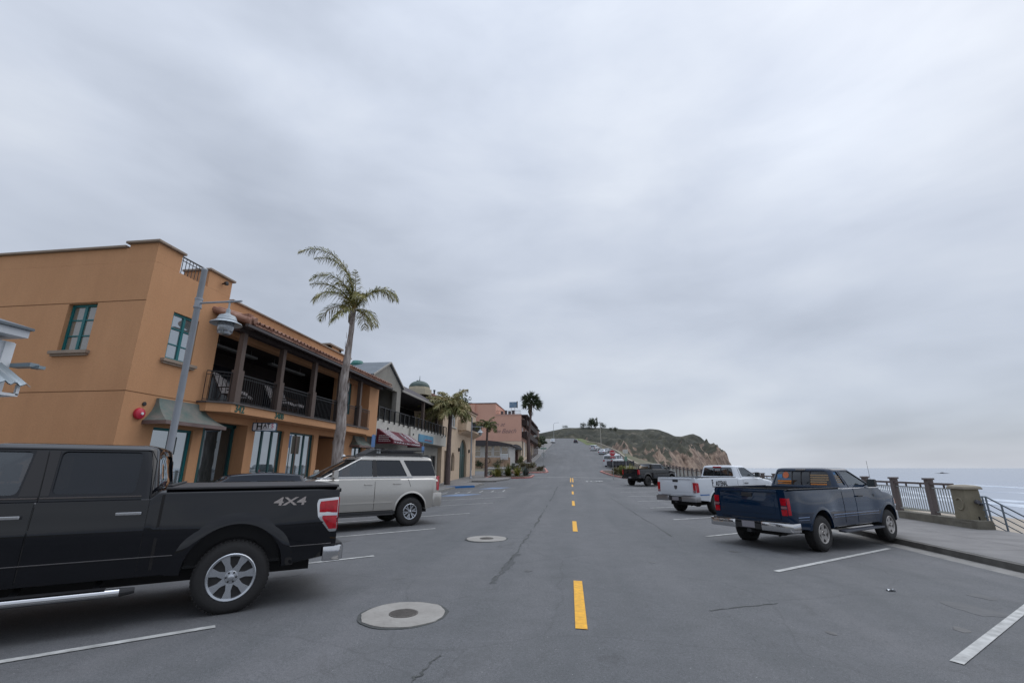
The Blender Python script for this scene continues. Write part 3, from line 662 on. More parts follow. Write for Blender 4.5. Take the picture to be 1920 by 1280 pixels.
def make_vehicle(S, label, cat, loc, heading, group=None):
    root = thing(S['name'], label, cat, loc, R(heading), group)
    P = S['paint']; W = S['W']; w = W / 2; wb = S['wb']; xr = -S['ro']; xf = wb + S['fo']; bz = S['bz']; H = S['H']; lod = S.get('lod', 0)
    tr = S['tr']; rck = S.get('rocker', .45)
    pick = S.get('pickup'); rz = S.get('rz', bz)
    cr, cc = S['cab']          # cab rear (at belt) and cowl x
    def side(x, z):
        y = w - .015
        if z > .95: y -= .10 * (z - .95) ** 1.5
        else: y -= .12 * (.95 - z) ** 2
        fl = S.get('fender', .0)
        if fl:
            for xc in ((0, wb) if S.get('rearfender', 1) else (wb,)):
                y += fl * math.exp(-((x - xc) / .62) ** 4) * sstep(1.28, 1.05, z)
            y -= fl * .6
        u = (x - (xf - .8)) / .8
        if u > 0: y -= .20 * u ** 2.6
        rc = S.get('rearround', .05); u = (xr + .3 - x) / .3
        if u > 0: y -= rc * u ** 2
        return y
    def hoodz(x):
        t = max(0, min(1, (x - cc) / (xf - cc)))
        z = lerp(S['hz'][0], S['hz'][1], t ** 1.4)
        u = (t - .88) / .12
        if u > 0: z -= .10 * u ** 2
        return z
    def ztop(x):
        if x < cr: return rz
        if x < cc: return lerp(rz if pick else bz, bz, sstep(cr, cr + .1, x))
        return lerp(bz, hoodz(x), sstep(cc, cc + .12, x))
    def zbot(x):
        a = rck
        if x < -.5: a = lerp(a, S.get('rearbot', rck), sstep(-.5, xr, x))
        if x > wb + .5: a = lerp(a, S.get('frontbot', rck), sstep(wb + .5, xf, x))
        return a
    # body loft
    xs = []; x = xr
    while x < xf: xs.append(x); x += .07 if x < xr + .3 or x > xf - .6 else .12
    xs.append(xf); xs += [cr - .002, cr + .1, cc, cc + .12]; xs = sorted(set(round(v, 3) for v in xs))
    b = MB(); rings = []; TS = [0, .12, .25, .38, .5, .62, .74, .85, .93]; crease = S.get('crease')
    for x in xs:
        z0, z1 = zbot(x), ztop(x); hood = x > cc + .05; rad = .10 if hood else S.get('edge', .045)
        pr = [(side(x, z0) - .06, z0 - .02)]
        for t in TS:
            z = lerp(z0, z1 - rad, t / .93); y = side(x, z)
            if crease and abs(z - crease) < .035: y += .008
            pr.append((y, z))
        ys = side(x, z1 - rad)
        for k in range(1, 5):
            a = k / 4 * math.pi / 2; pr.append((ys - rad * .9 * (1 - math.cos(a)), z1 - rad + rad * math.sin(a)))
        y0 = pr[-1][0]; crown = S.get('hoodcrown', .05) if hood else 0
        for k in range(1, 5):
            t = k / 5; bulge = crown * (1 - (1 - t) ** 2)
            pr.append((y0 * (1 - t), z1 + bulge))
        ring = [(x, y, z) for y, z in pr] + [(x, 0, z1 + crown)] + [(x, -y, z) for y, z in reversed(pr)]
        rings.append(ring)
    m = len(rings[0])
    for r_ in rings: b.v += r_
    for i in range(len(rings) - 1):
        for k in range(m): b.f.append((i * m + k, (i + 1) * m + k, (i + 1) * m + (k + 1) % m, i * m + (k + 1) % m))
    b.f.append(tuple(range(m))); b.f.append(tuple((len(rings) - 1) * m + k for k in range(m - 1, -1, -1))); b.mi = [0] * len(b.f)
    body = b.build('body', P, root)
    ar = tr + S.get('archgap', .075); cuts = []
    c1 = MB()
    for xc in (0, wb):
        for sgn in (1, -1):
            n_ = 28; az = S.get('archz', tr)
            poly = [(xc + ar * math.cos(2 * math.pi * k / n_), az + ar * math.sin(2 * math.pi * k / n_)) for k in range(n_)]
            c1.prism(poly, sgn * (w - .42), sgn * (w + .2), 'y')
    cuts.append(c1)
    if pick and not S.get('tonneau'):
        c2 = MB(); c2.box(xr + .06, -w + .13, rz - .48, cr - .08, w - .13, rz + .1); cuts.append(c2)
    bool_cut(body, cuts); shade(body, 28)
    if pick and not S.get('tonneau'):
        bl = MB(); bl.box(xr + .062, -w + .132, rz - .478, cr - .082, w - .132, rz - .46)
        for s in (-1, 1): bl.box(xr + .07, s * (w - .134), rz - .47, cr - .09, s * (w - .15), rz - .02); bl.box(xr + .05, s * (w - .055), rz - .004, cr - .06, s * (w - .125), rz + .012)
        bl.box(xr + .062, -w + .15, rz - .47, xr + .075, w - .15, rz - .02); bl.box(cr - .095, -w + .15, rz - .47, cr - .082, w - .15, rz - .02)
        bl.box(xr + .01, -w + .12, rz - .004, xr + .055, w - .12, rz + .012)
        bl.build('bed_liner', PLASTIC, root)
    # wheel wells, chassis
    for xc in (0, wb):
        for sgn in (1, -1):
            wl = MB()
            az = S.get('archz', tr); q = ar - .006; a0 = math.asin(max(-1, min(1, (rck - az + .02) / q))); A = [a0 + (math.pi - 2 * a0) * k / 16 for k in range(17)]
            ya, yb = sgn * (w - .05), sgn * (w - .415)
            wl.grid(lambda t, y: (xc + q * math.cos(t), y, az + q * math.sin(t)), A, [ya, yb])
            wl.grid(lambda t, k: (xc + q * k * math.cos(t), yb, az + q * k * math.sin(t)), A, [.1, 1]); wl.build('wheel_liner', PLASTIC, root)
    ch = MB(); cz0, cz1 = S.get('chassis', (.34, .52))
    ch.box(xr + .25, -.52, cz0, xf - .3, .52, cz1); ch.bar((0, -w + .2, tr), (0, w - .2, tr), .10); ch.lathe([(.02, -.16), (.14, -.12), (.16, 0), (.14, .12), (.02, .16)], c=(0, 0, tr), n=12, axis='y')
    ch.bar((wb, -w + .2, tr), (wb, w - .2, tr), .07)
    for s in (-1, 1): ch.bar((-.6, s * .5, .5), (.6, s * .5, .42), .05)
    ch.tube([(.5, -.3, .36), (-.2, -.42, .40), (xr + .35, -.52, .38), (xr + .14, -.55, .36)], .032, 8)
    ch.build('chassis', mat('underbody', (.015, .014, .014), .9), root)
    # arch lips
    if S.get('lip', .02):
        wd = S.get('lipw', .05); az = S.get('archz', tr)
        for xc in (0, wb):
            for sgn in (1, -1):
                lp = MB()
                A = [math.pi * (-.08 + 1.16 * k / 28) for k in range(29)]
                def f(t, j):
                    q = ar + (-.004, -.004, wd * .35, wd)[j]; x = xc + q * math.cos(t); z = az + q * math.sin(t); z = min(z, ztop(x) - .06)
                    return (x, sgn * (side(x, z) + (-.05, S['lip'], S['lip'] * .9, -.004)[j]), max(z, rck - .02))
                lp.grid(f, A, range(4)); lp.build('wheel_arch', S.get('lipm', P), root, smooth=50)
    # cab / greenhouse
    xr1, xf1 = S['roof']; hw0, hw1 = S.get('hw', (w - .06, w - .22)); zt = H - .075
    def hw(z): return lerp(hw0, hw1, (z - bz) / (zt - bz))
    def xrr(z): return lerp(cr + .02, xr1, (z - bz) / (zt - bz))
    def xff(z): return lerp(cc + .03, xf1, (z - bz) / (zt - bz))
    bow = S.get('bow', .10)
    def cabloft(off, z0, zr_, flat=False):
        b = MB(); levels = ([(z0, 0)] if flat else [(z0, 0), (bz, 0)]) + [(lerp(bz, zt, .5), 0), (zt - (.055 if flat else 0), 0)]
        if not flat: levels += [(zt + .032, .018), (zt + .056, .055), (zt + .072, .13), (zt + .082, .30), (zt + .085, .48)]
        rings = []; kx = min(1, (xf1 - xr1) * .40 / .456); ky = min(1, hw1 * .7 / .48)
        for z, ins in levels:
            zz = min(z, zt); a, c_, h_ = xrr(zz) + off + ins * .8 * kx, xff(zz) - off - ins * 1.1 * kx, hw(zz) - off - ins * ky
            rr_ = S.get('cabr', .10)
            pts = [(a + bow * .0, -h_), (c_, -h_), (c_, h_), (a, h_)]
            pts = poly_round(pts, [rr_, .07, .07, rr_], 4)
            # subdivide front & rear edges
            out = []
            for i, p in enumerate(pts):
                out.append(p); q = pts[(i + 1) % len(pts)]
                if i % 5 == 4:
                    for k in range(1, 8): out.append((lerp(p[0], q[0], k / 8), lerp(p[1], q[1], k / 8)))
            mid = (a + c_) / 2; res = []
            for x, y in out:
                t = max(0, (x - mid) / (c_ - mid)); x -= bow * (y / max(h_, .01)) ** 2 * t ** 6
                t2 = max(0, (mid - x) / (mid - a)); x += S.get('rbow', .03) * (y / max(h_, .01)) ** 2 * t2 ** 6
                dome = S.get('dome', .0) * (1 - ((x - mid) / (c_ - mid)) ** 2) * (1 if z > zt else 0)
                res.append((x, y, z + dome))
            rings.append(res)
        m = len(rings[0])
        for r_ in rings: b.v += r_
        for i in range(len(rings) - 1):
            for k in range(m): b.f.append((i * m + k, i * m + (k + 1) % m, (i + 1) * m + (k + 1) % m, (i + 1) * m + k))
        b.f.append(tuple(range(m - 1, -1, -1))); b.f.append(tuple((len(rings) - 1) * m + k for k in range(m))); b.mi = [0] * len(b.f)
        return b
    cab = cabloft(0, bz - .10, 0).build('cab' if pick else 'roof', P, root)
    inner = cabloft(.055, bz + .004, 0, True)
    cuts = [inner]
    sidew = [poly_round([(min(x, xff(z) - bow - .05), z) for x, z in p], S.get('winr', .05), 4) for p in S['side_windows']]
    for p in sidew:
        c = MB(); c.prism(p, -1.6, 1.6, 'y'); cuts.append(c)
    zw0, zw1 = bz + .05, zt - .03
    def xpoly(z0, z1, k0, k1, r=.07): return poly_round([(-hw(z0) * k0, z0), (hw(z0) * k0, z0), (hw(z1) * k1, z1), (-hw(z1) * k1, z1)], r, 4)
    ws = xpoly(bz - .02, zt - .02, .90, .90); c = MB(); c.prism(ws, (cr + cc) / 2 + .3, cc + 1, 'x'); cuts.append(c)
    rw = None
    if S.get('rear_window'):
        z0, z1, k = S['rear_window']; rw = xpoly(z0, z1, k, k, .06); c = MB(); c.prism(rw, cr - 1, (cr + cc) / 2 - .2, 'x'); cuts.append(c)
    bool_cut(cab, cuts); shade(cab, 30)
    # panes
    def patch(pts, fn, m, name, parent=root, sc=1.0, thick=None):
        cx = sum(p[0] for p in pts) / len(pts); cz = sum(p[1] for p in pts) / len(pts)
        q = [(cx + (p[0] - cx) * sc, cz + (p[1] - cz) * sc) for p in pts]
        b = MB(); n_ = len(q); o_ = fn
        L = 3
        for j in range(L, 0, -1):
            for p in q: b.v.append(tuple(fn(lerp(cx, p[0], j / L), lerp(cz, p[1], j / L))))
        b.v.append(tuple(fn(cx, cz)))
        for j in range(L - 1):
            for i in range(n_): b.f.append((j * n_ + i, j * n_ + (i + 1) % n_, (j + 1) * n_ + (i + 1) % n_, (j + 1) * n_ + i))
        for i in range(n_): b.f.append(((L - 1) * n_ + i, (L - 1) * n_ + (i + 1) % n_, L * n_))
        if thick:
            base = len(b.v)
            for p in q: v = Vector(fn(*p)); b.v.append(tuple(v + Vector(thick)))
            for i in range(n_): b.f.append((i, base + i, base + (i + 1) % n_, (i + 1) % n_))
        b.mi = [0] * len(b.f)
        return b.build(name, m, parent, smooth=40)
    gm = S['glass']
    for i, p in enumerate(sidew):
        g_ = gm[i] if isinstance(gm, (list, tuple)) else gm
        for sgn in (1, -1): patch(p, lambda x, z, s=sgn: (x, s * (hw(z) - .022), z), g_, 'side_window', sc=1.06)
    def wx(y, z): return (xff(z) - .03 - bow * (y / hw(z)) ** 2, y, z)
    patch(ws, wx, S.get('wsglass', gm[0] if isinstance(gm, (list, tuple)) else gm), 'windshield', sc=1.03)
    if rw: rwo = patch(rw, lambda y, z: (xrr(z) + .022 + S.get('rbow', .03) * (y / hw(z)) ** 2, y, z), S.get('rwglass', gm[-1] if isinstance(gm, (list, tuple)) else gm), 'rear_window', sc=1.05)
    # interior
    it = MB(); it.box(cr + .10, -hw0 + .10, bz - .02, cc - .15, hw0 - .10, bz + .012)
    it.box(cc - .5, -hw0 + .12, bz, cc - .1, hw0 - .12, bz + .05)
    for sx in S.get('seats', ()):
        for sy in (-.42, .42):
            it.box(sx - .07, sy - .25, bz - .01, sx + .07, sy + .25, bz + .17); it.box(sx - .05, sy - .13, bz + .2, sx + .03, sy + .13, bz + .38)
            it.bar((sx, sy - .05, bz + .1), (sx, sy - .05, bz + .25), .015); it.bar((sx, sy + .05, bz + .1), (sx, sy + .05, bz + .25), .015)
    n_ = 16; it.tube([(cc - .62 + .06 * math.sin(2 * math.pi * k / n_), .40 + .18 * math.cos(2 * math.pi * k / n_), bz + .02 + .17 * math.sin(2 * math.pi * k / n_)) for k in range(n_ + 1)], .014, 6)
    it.build('seats', mat('seat_fabric', (.05, .048, .046), .85), root, bevel=0)
    # doors
    def panel(x0, x1, z0, z1, name, m, off=.006, archs=True, parent=root, seam=True, thick=.02):
        out = []
        for sgn in (1, -1):
            b = MB(); nx, nz = 12, 9; g = []
            for i in range(nx + 1):
                for j in range(nz + 1):
                    z = lerp(z0, z1, j / nz); xa = x0(z) if callable(x0) else x0; xb = x1(z) if callable(x1) else x1
                    if archs:
                        az = S.get('archz', tr); q = ar + .05
                        if abs(z - az) < q:
                            dx = math.sqrt(q * q - (z - az) ** 2); xa = max(xa, dx); xb = min(xb, wb - dx)
                    x = lerp(xa, xb, i / nx); g.append((x, sgn * (side(x, z) + off + (.008 if crease and abs(z - crease) < .035 else 0)), z))
            n0 = len(g); rim = [i * (nz + 1) for i in range(nx + 1)] + [nx * (nz + 1) + j for j in range(1, nz + 1)] + [i * (nz + 1) + nz for i in range(nx - 1, -1, -1)] + [j for j in range(nz - 1, 0, -1)]
            b.v = g + [(g[i][0], g[i][1] - sgn * thick, g[i][2]) for i in rim]
            for i in range(nx):
                for j in range(nz): b.f.append((i * (nz + 1) + j, (i + 1) * (nz + 1) + j, (i + 1) * (nz + 1) + j + 1, i * (nz + 1) + j + 1))
            k = len(rim)
            for i in range(k): b.f.append((rim[i], rim[(i + 1) % k], n0 + (i + 1) % k, n0 + i))
            b.mi = [0] * len(b.f); out.append(b.build(name, m, parent, smooth=35))
        return out
    gap = MB()
    for d in S.get('doors', ()):
        ds = panel(d['x'][0], d['x'][1], d['z'][0], d['z'][1], 'door', P)
        hx, hz_ = d['handle']
        for o, sgn in zip(ds, (1, -1)):
            b = MB(); y = side(hx, hz_) + .006
            b.bar((hx - .11, sgn * (y + .035), hz_), (hx + .11, sgn * (y + .035), hz_), .022, .032)
            for e in (-.1, .1): b.bar((hx + e, sgn * (y - .005), hz_), (hx + e, sgn * (y + .045), hz_), .03, .03)
            b.build('door_handle', S.get('handlem', P), o, bevel=.006)
    # dark joints between the panels and up the window frames
    for ln in S.get('joints', ()):
        for sgn in (1, -1):
            pts = []; gap = MB()
            n_ = 14
            for (a, b_), (c_, d_) in zip(ln, ln[1:]):
                for k in range(n_):
                    x = lerp(a, c_, k / n_); z = lerp(b_, d_, k / n_); y = (side(x, z) + .0015) if z < bz - .02 else hw(max(z, bz)) + .0025
                    pts.append((x, sgn * y, z))
            for p, q in zip(pts, pts[1:]):
                if abs(p[1] - q[1]) < .04: gap.bar(p, q, .008, .006, up=(0, 1, 0))
            if gap.v: gap.build('door_gap', DARK, root)
    # mirrors
    if S.get('mirror'):
        mx, mz, ms = S['mirror']
        for sgn in (1, -1):
            b = MB(); y = hw(bz + .05)
            b.bar((mx, sgn * y, mz - .03), (mx - .02, sgn * (y + .14), mz), .05, .035)
            b.prism(poly_round([(mx - .05, mz - .08 * ms), (mx + .09, mz - .05 * ms), (mx + .07, mz + .10 * ms), (mx - .05, mz + .12 * ms)], .03, 3), sgn * (y + .08), sgn * (y + .25), 'y')
            o = b.build('wing_mirror', S.get('mirrorm', P), root, bevel=.012)
            b = MB(); b.box(mx - .056, sgn * (y + .09), mz - .06 * ms, mx - .052, sgn * (y + .24), mz + .10 * ms); b.build('mirror_glass', GLASSD, o)
    # tail lamps
    def sidepatch(poly, off, m, name, parent=root, thick=.03, rnd=.0):
        q = poly_round(poly, rnd, 3) if rnd else poly
        return [patch(q, lambda x, z, s=sgn: (x, s * (side(x, z) + off), z), m, name, parent, thick=(0, -sgn * thick, 0)) for sgn in (1, -1)]
    def rearpatch(poly, off, m, name, parent=root, thick=.03, rnd=.0, mirror=True, xx=None):
        q = poly_round(poly, rnd, 3) if rnd else poly; out = []
        for sgn in ((1, -1) if mirror else (1,)):
            out.append(patch([(p[0] * sgn, p[1]) for p in q], lambda y, z: ((xr if xx is None else xx) - off, y, z), m, name, parent, thick=(thick, 0, 0)))
        return out
    S['_f'] = dict(side=side, hw=hw, patch=patch, sidepatch=sidepatch, rearpatch=rearpatch, panel=panel, ztop=ztop, xrr=xrr, xff=xff, w=w, xr=xr, xf=xf, bz=bz, zt=zt, hoodz=hoodz, cr=cr, cc=cc)
    for x, yy in ((0, 1), (wb, 1), (0, -1), (wb, -1)):
        make_wheel(S, root, x, yy * (w - S.get('tw', .27) / 2 - S.get('wheelin', .03)), yy)
    if 'extra' in S: S['extra'](root, S)
    return root

def common_front(root, S, chromegrille=True):
    f = S['_f']; xf, w = f['xf'], f['w']; z1 = f['hoodz'](xf)
    b = MB(); b.box(xf - .06, -w * .52, .72, xf + .02, w * .52, z1 - .05)
    for k in range(4): b.box(xf + .02, -w * .5, .75 + k * .075, xf + .03, w * .5, .765 + k * .075)
    b.build('grille', PLASTIC, root)
    for s in (1, -1):
        b = MB(); b.prism(poly_round([(xf - .02, .80), (xf + .01, z1 - .08), (xf - .30, z1 - .12), (xf - .28, .84)], .04, 3), s * w * .54, s * (f['side'](xf - .1, .9) + .004), 'y'); b.build('headlight', mat('lamp_glass', (.5, .52, .55), .1, coat=1.), root, bevel=.01)
    b = MB(); b.prism(poly_round([(-w + .12, xf - .12), (w - .12, xf - .12), (w - .25, xf + .10), (-w + .25, xf + .10)], .08, 4), .46, .68, 'z', Matrix(((0, 1, 0, 0), (1, 0, 0, 0), (0, 0, 1, 0), (0, 0, 0, 1)))); b.build('front_bumper', S.get('bumperm', BUMPC), root, bevel=.015)

def step_bumper(root, S, z0, z1, m, dip=.0, side_len=.16, out=.13):
    f = S['_f']; xr, w = f['xr'], f['w']
    b = MB()
    for s in (1, -1):
        pl = [(xr + side_len, s * (w + .0)), (xr - out + .06, s * (w + .0)), (xr - out, s * (w - .10)), (xr - out - .02, s * .34), (xr - out + .05, s * .30), (xr + .02, s * .30), (xr + .02, s * (w - .06)), (xr + side_len, s * (w - .03))]
        b.prism(pl, z0, z1, 'z')
    b.box(xr - out + .05, -.30, z0 + .03, xr + .02, .30, z1 - .06)
    o = b.build('rear_bumper', m, root, bevel=.018, smooth=40)
    b = MB(); b.box(xr - out + .03, -.31, z0 + .01, xr + .02, .31, z1 - .05)
    b.box(xr - out + .015, -w + .12, z1, xr + .02, -.31, z1 + .018); b.box(xr - out + .015, .31, z1, xr + .02, w - .12, z1 + .018); b.box(xr - out + .02, -.31, z1 - .03, xr + .02, .31, z1 - .01)
    b.box(xr - .10, -.05, z0 - .07, xr + .1, .05, z0)
    b.build('bumper_step', PLASTIC, o)
    b = MB(); b.box(xr - out + .018, -.155, z0 + .03, xr - out + .03, .155, z0 + .165); b.build('licence_plate', mat('plate', (.22, .21, .23), .6), o)
    return o
def tailgate(root, S, z0, z1, inset=.055, m=None, handle=True, lip=.02):
    f = S['_f']; xr, w = f['xr'], f['w']; m = m or S['paint']
    b = MB(); yy = f['side'](xr, z0) - inset
    b.prism(poly_round([(-yy, z0), (yy, z0), (yy - .03, z1), (-yy + .03, z1)], .03, 3), xr - .018, xr + .01, 'x')
    b.prism(poly_round([(-yy + .09, z0 + .10), (yy - .09, z0 + .10), (yy - .10, z1 - .14), (-yy + .10, z1 - .14)], .04, 3), xr - .024, xr - .015, 'x')
    b.box(xr - .034, -yy + .02, z1 - .06, xr - .01, yy - .02, z1 - .012)
    o = b.build('tailgate', m, root, bevel=.006, smooth=35)
    if handle:
        b = MB(); b.box(xr - .040, -.13, z1 - .16, xr - .02, .13, z1 - .075); b.build('tailgate_handle', PLASTIC, o, bevel=.01)
    return o

# --- black crew cab pickup (nearest, left)
BLACKP = car_paint('black_car_paint', (.002, .0025, .005), metal=0., rough=.3)
PRIV = glass_mat('privacy_glass', (.006, .006, .008), .05, .01); CLEAR = glass_mat('clear_car_glass', (.03, .035, .035), .8, .06); TINT = glass_mat('tinted_car_glass', (.02, .022, .024), .35, .06)
def extra_black(root, S):
    f = S['_f']; sd = f['side']; w = f['w']; xr = f['xr']; bz = f['bz']; rz = S['rz']; cr = f['cr']
    # tonneau cover
    b = MB(); b.box(xr + .02, -w + .05, rz + .002, cr - .04, w - .05, rz + .035)
    b.build('bed_cover', mat('vinyl_cover', (.035, .033, .035), .55, bump=.1, bscale=30, var=.15), root, bevel=.015)
    b = MB(); b.box(cr - .10, -w + .08, rz + .036, cr - .05, w - .08, rz + .06); b.build('cover_hinge', PLASTIC, root, bevel=.01)
    # gap between cab and bed
    for s in (1, -1):
        b = MB()
        for k in range(14):
            z0 = lerp(.56, rz - .05, k / 14); z1 = lerp(.56, rz - .05, (k + 1) / 14); b.bar((cr - .035, s * (sd(cr, z0) + .001), z0), (cr - .035 , s * (sd(cr, z1) + .001), z1), .028, .006, up=(0, 1, 0))
        b.build('bed_gap', DARK, root)
    # tail lamps with chrome surround wrapping the corner
    zc = rz - .18
    sur = [(xr + .005, zc + .05), (xr + .27, zc + .03), (xr + .285, zc - .03), (xr + .26, zc - .19), (xr + .10, zc - .385), (xr + .005, zc - .385)]
    for o in f['sidepatch'](sur, .010, BUMPC, 'lamp_surround', rnd=.02): pass
    l1 = [(xr + .012, zc + .015), (xr + .24, zc + .0), (xr + .25, zc - .04), (xr + .245, zc - .135), (xr + .012, zc - .15)]
    l2 = [(xr + .012, zc - .185), (xr + .20, zc - .178), (xr + .205, zc - .21), (xr + .105, zc - .35), (xr + .012, zc - .352)]
    f['sidepatch'](l1, .016, TAIL, 'tail_lamp'); f['sidepatch'](l2, .016, TAIL, 'tail_lamp')
    yy = sd(xr, zc)
    f['rearpatch']([(yy - .16, zc + .04), (yy - .005, zc + .04), (yy - .005, zc - .37), (yy - .10, zc - .37)], .012, TAIL, 'tail_lamp', rnd=.015)
    # lettering
    for s in (1, -1):
        px = xr + .62; pz = rz - .17
        M = frame((px, s * (sd(px, pz) + .003), pz), (-s, 0, 0)); M = M if s > 0 else M
        o = text_mesh('badge_lettering', '4X4', .135, M, mat('decal_silver', (.62, .56, .53), .4), root, extrude=.003, bold=.003, xs=1.65, shear=.12)
        for v in o.data.vertices: v.co.y = s * (sd(v.co.x, v.co.z) + .003 + (.004 if s * v.co.y > w - .1 else 0))
    # side step
    for s in (1, -1):
        b = MB(); b.tube([(1.02, s * (w + .02), .375), (S['wb'] - .62, s * (w + .02), .375)], .042, 14)
        o = b.build('side_step', BUMPC, root, smooth=40)
        b = MB(); b.tube([(.90, s * (w + .0), .38), (1.03, s * (w + .02), .376)], [.03, .045], 10); b.tube([(S['wb'] - .63, s * (w + .02), .376), (S['wb'] - .5, s * w, .38)], [.045, .03], 10)
        b.box(1.15, s * (w - .06), .42, S['wb'] - .9, s * (w + .055), .424)
        for x in (1.25, 1.9, 2.6): b.bar((x, s * (w - .3), .46), (x, s * w, .39), .05, .02)
        b.build('step_pad', PLASTIC, o)
    # black pillar covers between the windows and bright lines under them
    for s in (1, -1):
        b = MB(); hwf = f['hw']
        def pc(poly):
            n = len(poly); b.add([(x, s * (hwf(z) + .005), z) for x, z in poly] + [(x, s * (hwf(z) - .01), z) for x, z in poly], [tuple(range(n))] + [(i, i + n, (i + 1) % n + n, (i + 1) % n) for i in range(n)])
        pc([(1.815, bz + .05), (1.885, bz + .05), (1.925, f['zt'] - .01), (1.835, f['zt'] - .01)]); pc([(1.895, bz + .05), (2.05, bz + .05), (2.03, f['zt'] - .01), (1.935, f['zt'] - .01)])
        b.build('pillar_cover', mat('gloss_black', (.02, .018, .018), .15, coat=1.), root)
        b = MB(); b.bar((1.02, s * (hwf(bz + .03) + .006), bz + .03), (1.88, s * (hwf(bz + .03) + .006), bz + .03), .010, .014); b.bar((1.90, s * (hwf(bz + .03) + .006), bz + .03), (3.5, s * (hwf(bz + .03) + .006), bz + .03), .010, .014)
        b.build('window_trim', mat('dull_trim', (.10, .085, .08), .35), root)
    # body crease: its light line is painted in as a paler tube
    for s in (1, -1):
        b = MB(); pts = []
        for k in range(30):
            x = lerp(.62, 3.05, k / 29); pts.append((x, s * (sd(x, .70) + .008), .70))
        b.tube(pts, .006, 6); b.build('moulding_crease', mat('crease_light', (.06, .055, .055), .4), root); b = MB(); pts = [(lerp(xr + .06, -.6, k / 8), s * (sd(lerp(xr + .06, -.6, k / 8), .70) + .004), .70) for k in range(9)]; b.tube(pts, .006, 6)
        b.build('moulding_crease', mat('crease_light', (.06, .055, .055), .4), root)
    tailgate(root, S, .66, rz - .01); step_bumper(root, S, .49, .67, BUMPC, out=.11); common_front(root, S)
S_BLACK = dict(name='pickup_truck', paint=BLACKP, pickup=1, W=2.0, wb=3.68, ro=1.16, fo=.95, bz=1.32, H=1.93, rz=1.41, tr=.405, tw=.28, rr=.262, rim='seven', tread=1,
    cab=(.84, 3.32), roof=(.94, 2.55), hz=(1.31, 1.16), rocker=.50, rearbot=.56, tonneau=1, crease=.98, edge=.07, hw=(.905, .765), cabr=.12, lip=.028, lipw=.13, archgap=.125, archz=.48, fender=.02, rearfender=1,
    side_windows=[[(1.09, 1.385), (1.80, 1.385), (1.82, 1.84), (1.10, 1.84)], [(2.07, 1.385), (3.2, 1.385), (2.7, 1.835), (2.05, 1.835)]], winr=.055,
    rear_window=(1.42, 1.81, .80), glass=[PRIV, TINT], wsglass=CLEAR, rwglass=PRIV, seats=(1.35, 2.30),
    doors=[dict(x=(.93, 1.885), z=(.53, 1.31), handle=(1.09, 1.17)), dict(x=(1.90, 3.06), z=(.53, 1.31), handle=(2.08, 1.17))],
    joints=[[(.93, .55), (.93, 1.32)], [(.93, 1.32), (.95, 1.74), (1.02, 1.862), (2.7, 1.862)], [(1.89, .55), (1.89, 1.32), (1.93, 1.86)]],
    mirror=(3.20, 1.50, 1.5), handlem=BUMPC, extra=extra_black)
t = make_vehicle(S_BLACK, 'black crew cab pickup with 4X4 lettering and covered bed, cut off by the left edge', 'pickup truck', (-4.66, 6.29, -.06), 217.3, 'pickup trucks in the angled stalls')

